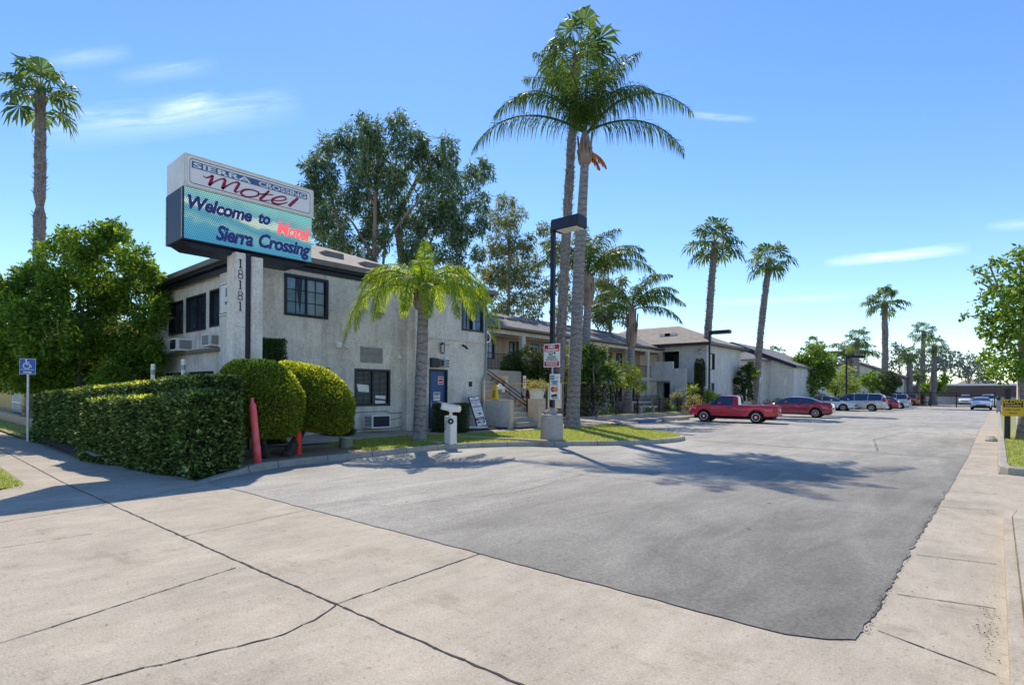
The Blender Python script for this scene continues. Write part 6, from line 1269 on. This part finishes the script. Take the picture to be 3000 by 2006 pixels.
# ================================================================ PLANTS BY THE WING AND LOT
def bush(name,label,blobs,lm,leaf,n,base=None,cat='shrub',aspect=.5,droop=0,shell=.35,stem=.05):
    c=blobs[0][0]; base=base or Vector((c.x,c.y,.28)); t=thing(name,label,cat,tuple(base)); mb=MB()
    for cc,r in blobs[:6]: mb.tube([base+Vector((random.uniform(-.1,.1),random.uniform(-.1,.1),0)),Vector(base).lerp(Vector(cc),.6),cc],[stem,stem*.7,stem*.3],5)
    build('stem',mb,'bark_dark',t); V=[]
    for cc,r in blobs: P,d=blob_pts(cc,(r,r,r*.9),int(n*r*r)+20,shell); V.append(leaf_quads(P,d,leaf,aspect,droop,.9))
    quads_mesh('foliage',np.concatenate(V),lm,t); return t
bush('round_tree','dense round dark green bush hiding the middle of the gallery','x' and px_blobs([(1545,1062,52),(1500,1075,36),(1590,1080,40),(1530,1100,36),(1570,1110,36),(1480,1095,22),(1620,1110,28),(1500,1110,30)],27,dt=.3),'L_dark',.10,5200,AT(1550,1215,27),'tree',stem=.09)
bush('leafy_shrub','pale green leafy shrub between the round bush and the tall palm',px_blobs([(1650,1030,24),(1665,1060,24),(1640,1075,20),(1655,1105,22)],29,dt=.3,sub=3),'L_lime',.2,260,AT(1655,1215,29),aspect=.3)
bush('leafy_shrub','dark tangled undergrowth below the spiky plants',px_blobs([(1705,1180,32),(1740,1175,34),(1770,1185,30),(1720,1150,28),(1755,1140,28),(1690,1210,20),(1775,1150,22)],31,dt=.4,sub=4),'L_dark',.18,330,AT(1735,1225,31),aspect=.3)
bush('broadleaf_shrub','bright pale-leaved shrub at the left end of the black fence',px_blobs([(1805,1075,26),(1840,1085,26),(1790,1105,24),(1858,1110,20),(1825,1110,24),(1870,1095,14),(1780,1080,18),(1875,1130,14)],34,dt=.5,sub=6,subr=.4),'L_lime',.22,190,AT(1815,1210,34),'shrub',aspect=.35,droop=.5)
def spiky(name,label,base,heads,leaf,n,lm,cat='plant',stem=.07,wd=.035,up=.25):
    base=Vector(base); t=thing(name,label,cat,tuple(base)); mb=MB()
    for h in heads:
        h=Vector(h); b=base+Vector((random.uniform(-.25,.25),random.uniform(-.2,.2),0)); mb.tube([b,b.lerp(h,.5)+Vector((random.uniform(-.12,.12),0,0)),h],[stem,stem*.8,stem*.6],7)
    build('stem',mb,'bark',t); V=[]
    for h in heads:
        h=np.array(h); d=unit(NP.normal(size=(n,3))+np.array([0,0,up])); L_=leaf*NP.uniform(.7,1.1,n)[:,None]; s=unit(np.cross(d,NP.normal(size=(n,3))))*wd
        dr=np.array([0,0,-1.])*leaf*.18*NP.uniform(0,1.6,n)[:,None]
        a=h+d*.04;m=h+d*L_*.55;e=h+d*L_+dr; V.append(np.stack([a-s*.6,a+s*.6,m+s,m-s],1).reshape(-1,3)); V.append(np.stack([m-s,m+s,e+s*.08,e-s*.08],1).reshape(-1,3))
    quads_mesh('leaves',np.concatenate(V),lm,t); return t
spiky('yucca_clump','spiky multi-stemmed yucca clump right of the tall palm trunk',AT(1735,1235,31)+Vector((0,0,.05)),[AT(x,y,31+random.uniform(-.6,.6)) for x,y in ((1735,1055),(1768,1080),(1712,1085),(1745,1105),(1785,1100),(1700,1120),(1760,1040),(1722,1030))],.78,110,'L_queen')
spiky('yucca_clump','small spiky rosette left of the tall palm trunk',AT(1648,1235,29),[AT(1645,1125,29),AT(1655,1095,29)],.65,80,'L_lime')
spiky('agave_plant','spiky agave on the low pillar by the corner block stair',AT(2027,1150,41),[AT(2027,1142,41)],.75,60,'L_lime',stem=.03)
spiky('sago_plant','arching sago plant at the foot of the slim lamp post',AT(2082,1190,42.5),[AT(2080,1172,42.5)],1.25,80,'L_lime',stem=.1,wd=.06,up=.7)
bush('flowering_shrub','cream and green variegated shrub at the pickup nose',px_blobs([(2030,1180,20),(2050,1190,18),(2010,1195,15),(2042,1168,14)],39,dt=.3,sub=4),'L_flower',.11,500,AT(2035,1210,39))
bush('flowering_shrub','pinkish flowering shrub inside the corner of the black fence',px_blobs([(1990,1155,14),(1975,1160,10),(1990,1175,12)],41,dt=.3,sub=3),'L_flower',.12,400,AT(1985,1200,41))
bush('leafy_shrub','dark shrub growing through the end of the black fence',px_blobs([(1995,1185,16),(1985,1175,10),(1998,1165,10)],40,dt=.2,sub=3),'L_dark',.12,420,AT(1995,1205,40))
bush('leafy_shrub','yellow-green clump behind the middle of the black fence',px_blobs([(1958,1180,12),(1950,1172,8),(1965,1188,8)],38.5,dt=.2,sub=3),'L_lime',.12,420,AT(1957,1200,38.5))
bush('leafy_shrub','dark red-leaved bush against the grey wall between the fan palms',px_blobs([(2180,1090,16),(2172,1120,18),(2190,1110,18),(2185,1145,20),(2165,1150,12),(2200,1080,12),(2160,1115,8)],48,dt=.4,sub=6,subr=.4),'L_dark',.2,190,AT(2182,1175,48))
bush('leafy_shrub','bright leafy top beside the leaning fan palm trunk',px_blobs([(2198,1082,14),(2210,1095,10),(2190,1075,8)],49,dt=.2,sub=5),'L_tree',.25,200,AT(2205,1170,49))
for i,(x,y,r,lab) in enumerate(((2075,1165,12,'low dark bush against the foot of the corner block'),(2125,1165,14,'low dark bush behind the pickup cab'),(2250,1182,13,'low dark bush before the sloping rear block'),(2285,1178,15,'second low dark bush before the sloping rear block'),(2395,1160,14,'dark bush at the foot of the round ficus'),(2420,1168,12,'dark bush between ficus and lime tree'))):
    tt=(47,47,52,52,58,60)[i]; bush('leafy_shrub',lab,px_blobs([(x,y,r),(x+r,y+4,r*.8),(x-r*.8,y+5,r*.7)],tt,dt=.2),'L_dark',.16,420,AT(x,1180,tt))
def column(label,x,y0,y1,tt,w):
    a=AT(x,y0,tt);b=AT(x,y1,tt); t=thing('clipped_cypress',label,'shrub',(a.x,a.y,.28)); n=9000; h=a.z-.28; u=NP.uniform(0,1,n); th=NP.uniform(0,6.283,n); r=w*(1-np.maximum(0,u-.9)*5*.9)*(1-.35*np.maximum(0,.35-u)); P=np.column_stack([a.x+r*np.cos(th),a.y+r*np.sin(th),.28+u*h]); N=np.column_stack([np.cos(th),np.sin(th),(u>.95)*1.0]); quads_mesh('foliage',leaf_quads(P,N,.08,.5),'L_dark',t); mb=MB(); mb.tube([(a.x,a.y,.28),(a.x,a.y,.28+h*.92)],[w*.6,w*.85],10); build('stems',mb,'core',t)
column('tall clipped dark cypress column against the corner block',2050,1051,1160,43.0,.36)

# ================================================================ CARS
def car(name,label,cat,paint,L_,W,top,belt,wheels,sg,ws,rw,at_,heading,group=None,wr_=.33,zb=.28,bed=None,rimm='rim',spokes=9,accent=None,rear_lamp=None,plates=True,low='black',flip=False,whitewall=False):
    root=thing(name,label,cat,at_,group)
    T=lambda x: float(np.interp(x,[p[0] for p in top],[p[1] for p in top])); Bf=(lambda x: float(np.interp(x,[p[0] for p in belt],[p[1] for p in belt])))
    xs=set(p[0] for p in top)|{w for s in sg for w in s}|set(ws)|set(rw)|set(np.arange(.2,L_,.25).tolist()); AR=wr_+.075
    for c in wheels:
        for k in range(13): xs.add(c+AR*math.cos(math.pi*k/12))
    xs=sorted(x for x in xs if 0<=x<=L_); ys=[xs[0]]
    for x in xs[1:]:
        if x-ys[-1]>.012: ys.append(x)
    xs=ys
    def zlow(x):
        z=zb+ .10*max(0,abs(x-L_/2)/(L_/2)-.8)*5*.5
        for c in wheels:
            if abs(x-c)<AR: z=max(z,wr_+math.sqrt(max(0,AR*AR-(x-c)**2)))
        return z
    rows=[]
    for x in xs:
        e=abs(x-L_/2)/(L_/2); w=W/2*(1-.13*e**7-.05*e**3); zt=T(x); zbt=min(Bf(x),zt-.015); z0=min(zlow(x),zbt-.08); g=max(0,zt-zbt)
        wt=w*(.93-.30*min(1,g/.55)) if g>.06 else w*.90
        rows.append([(w*.95,z0),(w,z0+(zbt-z0)*.35),(w*.995,z0+(zbt-z0)*.75),(w*.955,zbt),(wt,zt-.035 if g>.1 else zt-.008),(wt*.75,zt-.008 if g>.1 else zt),(0,zt+.012)])
    V=[];k=7
    for x,r in zip(xs,rows):
        V+=[(x,-p[0],p[1]) for p in r]+[(x,p[0],p[1]) for p in r[-2::-1]]
    m=13; F_={'body':[], 'side_window':[], 'windscreen':[], 'rear_window':[],'dark':[]}
    for i in range(len(xs)-1):
        a,b=xs[i],xs[i+1]; mid=(a+b)/2
        for j in range(m-1):
            f=(i*m+j,(i+1)*m+j,(i+1)*m+j+1,i*m+j+1); key='body'
            jj=j if j<6 else 11-j
            if jj==3 and any(s[0]-.001<=a and b<=s[1]+.001 for s in sg) and (T(a)-Bf(a)+T(b)-Bf(b))/2>.16: key='side_window'
            if jj in (4,5) and ws[0]-.001<=a and b<=ws[1]+.001: key='windscreen'
            if jj in (4,5) and rw[0]-.001<=a and b<=rw[1]+.001: key='rear_window'
            if bed and jj in (4,5) and bed[0]<=a and b<=bed[1]: key='dark'
            F_[key].append(f)
    F_['body'].append(tuple(range(m-1,-1,-1))); F_['body'].append(tuple((len(xs)-1)*m+q for q in range(m)))
    M4=Matrix.Translation(at_)@Matrix.Rotation(heading,4,'Z')@Matrix.Translation((-wheels[0],(W/2-.09)*(-1 if flip else 1)*-1,0))
    def mk(nm,mb,mm,par,sm=False,bv=0):
        mb.v=[tuple(M4@Vector(v)) for v in mb.v]; return build(nm,mb,mm,par,smooth=sm,bevel=bv)
    mb=MB(); mb.add(V,F_['body']); body=mk('body',mb,paint,root)
    me=body.data; me.polygons.foreach_set('use_smooth',[True]*len(me.polygons))
    try: me.set_sharp_from_angle(angle=R(38))
    except Exception: pass
    for key in ('side_window','windscreen','rear_window'):
        if F_[key]: mb=MB(); mb.add(V,F_[key]); mk(key,mb,'carglass',root)
    if F_['dark']: mb=MB(); mb.add(V,F_['dark']); mk('bed_liner',mb,'black',root)
    mb=MB(); mb.box(.25,-W*.40,.2,L_-.25,W*.40,.62); mk('underbody',mb,'matblack',root)
    for c in wheels:
        for s in (-1,1):
            yo=s*(W/2-.015); yi=s*(W/2-.23); mb=MB(); prof=[(wr_*.62,-.11),(wr_*.93,-.11),(wr_,-.08),(wr_,.08),(wr_*.93,.11),(wr_*.62,.11)]
            mb.lathe((c,(yo+yi)/2,wr_),prof,28,axis='Y'); wh=mk('wheel',mb,'tyre',root)
            mb=MB(); q=(yo+yi)/2+s*.085; mb.lathe((c,q,wr_),[(wr_*.60,-.02),(wr_*.62,.02)] if s>0 else [(wr_*.62,-.02),(wr_*.60,.02)],24,axis='Y'); dk=mk('rim_well',mb,'black' if spokes else rimm,wh)
            mb=MB()
            for j in range(spokes or 0):
                a=j*2*math.pi/spokes; mb.bar((c,q+s*.025,wr_),(c+wr_*.58*math.cos(a),q+s*.025,wr_+wr_*.58*math.sin(a)),.045,.02)
            for j in range(24):
                a=j*math.pi/12;b=a+math.pi/12; mb.bar((c+wr_*.61*math.cos(a),q+s*.024,wr_+wr_*.61*math.sin(a)),(c+wr_*.61*math.cos(b),q+s*.024,wr_+wr_*.61*math.sin(b)),.03 if not whitewall else .035,.03)
            mb.lathe((c,q+s*.03,wr_),[(.06,-.015),(.06,.015)],12,axis='Y'); mk('rim',mb,rimm if not whitewall else 'white',wh)
            if whitewall:
                mb=MB(); mb.lathe((c,q+s*.02,wr_),[(wr_*.42,-.02),(wr_*.36,.02*1)],8,axis='Y'); mk('hub',mb,'paint_red',wh)
    # lamps, bumpers, seams, handles, mirrors, plate
    zf=T(L_-.12); zr=T(.06)
    for s in (-1,1):
        mb=MB(); mb.add([(L_-.015,s*W*.26,zf-.17),(L_-.10,s*W*.455,zf-.12),(L_-.42,s*W*.49,zf-.06),(L_-.40,s*W*.485,zf-.16),(L_-.03,s*W*.28,zf-.27)],[(0,1,2,3,4)]); mb.v=[(v[0]+.02,v[1]*1.01,v[2]) for v in mb.v]; mb.box(L_-.10,s*W*.27,zf-.27,L_+.004,s*W*.42,zf-.13); mk('headlight',mb,'lampclear',root)
        mb=MB(); z1=rear_lamp[1] if rear_lamp else zr-.05; z0=rear_lamp[0] if rear_lamp else zr-.24
        mb.box(-.006,s*W*.33,z0,.12,s*W*.466,z1); mb.box(.02,s*W*.45,z0,.24,s*W*.482,z1-.01); mk('tail_light',mb,'lampred',root,bv=.01)
        xm=ws[0]-.12 if sg[0][1]<ws[0] or True else 0; mb=MB(); zm=Bf(xm)+.06; mb.box(xm-.06,s*W*.48,zm,xm+.10,s*(W*.48+.17),zm+.14); mk('wing_mirror',mb,paint,root,bv=.02)
        for (a,b) in sg[:2]:
            mb=MB(); mb.box(a+.08,s*(W/2-.006),Bf(a)-.16,a+.27,s*(W/2+.015),Bf(a)-.125); mk('door_handle',mb,'chrome' if paint!='paint_red' else 'black',root)
            mb=MB(); mb.box(a-.035,s*(W/2-.04),zb+.06,a-.028,s*(W/2+.0015),Bf(a)-.02); mk('door_seam',mb,'black',root)
    mb=MB(); mb.box(-.03,-W*.44,zb+.03,.10,W*.44,zb+.22); mk('rear_bumper',mb,accent or paint,root,bv=.02)
    mb=MB(); mb.box(L_-.1,-W*.43,zb+.02,L_+.03,W*.43,zb+.2); mk('front_bumper',mb,accent or paint,root,bv=.02)
    mb=MB(); mb.box(L_-.02,-W*.24,zf-.33,L_+.012,W*.24,zf-.17); mk('grille',mb,'black',root)
    mb=MB(); mb.box(-.036,-.16,zb+.28,.0,.16,zb+.42); mk('number_plate',mb,'white',root)
    return root
SEDAN=[(0,.55),(.03,.88),(.12,1.02),(.6,1.06),(1.0,1.24),(1.45,1.40),(2.0,1.455),(2.6,1.45),(3.0,1.36),(3.6,1.05),(3.72,1.0),(4.3,.90),(4.7,.76),(4.85,.55),(4.88,.42)]
SBELT=[(0,.92),(.6,1.0),(1.5,.98),(3.6,.92),(4.9,.7)]
MINI=[(0,.75),(.03,1.12),(.28,1.62),(.55,1.72),(1.6,1.76),(3.0,1.74),(3.45,1.6),(4.2,1.13),(4.35,1.07),(4.85,.93),(5.1,.72),(5.15,.45)]
MBELT=[(0,1.08),(4.2,1.0),(5.15,.75)]
TRUCK=[(0,.5),(.01,.99),(.03,1.0),(1.98,1.0),(2.0,1.02),(2.06,1.44),(2.2,1.53),(2.95,1.54),(3.1,1.50),(3.62,1.06),(3.7,1.02),(4.55,.93),(4.7,.84),(4.73,.5)]
TBELT=[(0,.93),(3.6,.97),(4.73,.8)]
SUV=[(0,.7),(.03,1.1),(.2,1.62),(.45,1.75),(1.6,1.78),(2.7,1.74),(3.0,1.66),(3.5,1.18),(3.6,1.12),(4.3,1.05),(4.6,.9),(4.65,.5)]
UBELT=[(0,1.1),(3.5,1.06),(4.65,.9)]
g2=lambda x,y:Vector((*G(x,y,.01)[:2],.01))
R1=g2(2215,1240); FW=g2(2059,1234.5); hd=math.atan2(FW.y-R1.y,FW.x-R1.x)
car('pickup_truck','small red pickup with white-ringed wheels parked nose-in at the nearest stall','pickup','paint_red',4.73,1.68,TRUCK,TBELT,[1.08,3.88],[(2.3,3.56)],(3.1,3.62),(2.0,2.08),tuple(R1),hd,wr_=.335,zb=.38,bed=(.08,1.95),spokes=0,rimm='paint_red',whitewall=True,rear_lamp=(.62,.92),flip=False)
def park(nm,label,cat,paint,wx_,wy_,prof,blt,L_,W,wh,sg,ws,rw,hd=math.pi,**k): return car(nm,label,cat,paint,L_,W,prof,blt,wh,sg,ws,rw,tuple(g2(wx_,wy_)),hd,**k)
SG=[(1.05,1.95),(2.0,3.55)]
park('parked_sedan','maroon sedan parked nose-in behind the red pickup','sedan','paint_maroon',2389,1223.5,SEDAN,SBELT,4.88,1.83,[1.0,3.85],SG,(2.95,3.66),(.62,1.42),R(183))
# noses out: heading +X, the near side is the car's right
def out(nm,label,cat,paint,x,y,prof,blt,L_,W,wh,sg,ws,rw,**k):
    q=g2(x,y); q=Vector((q.x-(wh[1]-wh[0]),q.y,.01)); return car(nm,label,cat,paint,L_,W,prof,blt,wh,sg,ws,rw,tuple(q),0,flip=True,**k)
out('parked_sedan','white sedan parked nose-out between the maroon sedan and the minivan','sedan','paint_white',2470,1203.5,SEDAN,SBELT,4.8,1.83,[1.0,3.85],SG,(2.95,3.66),(.62,1.42))
MSG=[(.35,1.45),(1.5,2.6),(2.65,3.95)]
park('minivan','silver minivan with dark windows parked nose-in','minivan','paint_silver',2553,1204.5,MINI,MBELT,5.15,1.98,[1.15,4.2],MSG,(3.2,4.25),(.03,.3),wr_=.34,rear_lamp=(.95,1.35))
park('parked_sedan','dark red car almost hidden behind the minivan tail','sedan','paint_maroon',2600,1201,SEDAN,SBELT,4.8,1.8,[.95,3.75],SG,(2.95,3.66),(.62,1.42))
out('parked_sedan','silver-blue sedan parked nose-out right of the minivan','sedan','paint_silver',2636,1197.5,SEDAN,SBELT,4.8,1.83,[1.0,3.85],SG,(2.95,3.66),(.62,1.42))
park('parked_suv','pale van parked behind the silver-blue sedan','van','paint_white',2634,1192,MINI,MBELT,5.1,1.95,[1.15,4.2],MSG,(3.2,4.25),(.03,.3),rear_lamp=(.95,1.35))
park('parked_suv','orange jeep-like car at the end of the parked row','suv','paint_orange',2671,1188,SUV,UBELT,4.6,1.85,[.9,3.7],[(.4,1.6),(1.7,2.6),(2.65,3.4)],(2.7,3.52),(.03,.3),wr_=.38,rear_lamp=(.9,1.2))
park('parked_suv','black car beyond the orange one at the end of the row','car','paint_dark',2688,1184.5,SUV,UBELT,4.4,1.85,[.9,3.6],[(.4,1.6),(1.7,2.6),(2.65,3.4)],(2.7,3.52),(.03,.3),wr_=.36,rear_lamp=(.9,1.2))
park('parked_truck','white jeep-like truck beyond the far gate','truck','paint_white',2775,1182,SUV,UBELT,4.8,1.9,[.9,3.8],[(.4,1.6),(1.7,2.6),(2.65,3.4)],(2.7,3.52),(.03,.3),hd=R(178),wr_=.4,rear_lamp=(.9,1.2))
park('parked_suv','black vehicle beyond the gate right of the white jeep','suv','paint_dark',2800,1178,SUV,UBELT,4.6,1.9,[.9,3.7],[(.4,1.6),(1.7,2.6),(2.65,3.4)],(2.7,3.52),(.03,.3),hd=R(180),wr_=.38)
q=g2(2903,1201); car('driving_sedan','silver sedan facing the camera at the right of the lot','sedan','paint_silver',4.8,1.85,SEDAN,SBELT,[1.0,3.85],SG,(2.95,3.66),(.62,1.42),(q.x,q.y+2.85,.01),R(-90),accent='black')
q=g2(2925,1194); car('parked_suv','pale pinkish SUV behind the silver sedan at the right','suv','paint_white',4.6,1.9,SUV,UBELT,[.9,3.7],[(.4,1.6),(1.7,2.6),(2.65,3.4)],(2.7,3.52),(.03,.3),(q.x-.2,q.y+2.8,.01),R(-90),wr_=.36)
q=g2(2846,1185); car('parked_van','white van left of the silver sedan beyond the gate','van','paint_white',5.1,1.95,MINI,MBELT,[1.15,4.2],MSG,(3.2,4.25),(.03,.3),(q.x,q.y+4,.01),R(-90),wr_=.34)

# repeats of one kind share a group phrase
kinds={'fan_palm':'tall fan palms around the motel','queen_palm':'queen palms around the motel','eucalyptus_tree':'eucalyptus trees behind the buildings','ornamental_tree':'small trees along the lot','parked_sedan':'cars parked in the row','parked_suv':'cars parked in the row','minivan':'cars parked in the row','pickup_truck':'cars parked in the row','leafy_shrub':'shrubs by the motel wing','topiary_bush':'round clipped topiaries','boxed_hedge':'clipped box hedges','lamp_post':'parking lot lamp posts','flowering_shrub':'flowering shrubs by the fence'}
for o in SC.objects:
    if o.parent is None and not o.get('group'):
        k=o.name.split('.')[0]
        if k in kinds: o['group']=kinds[k]
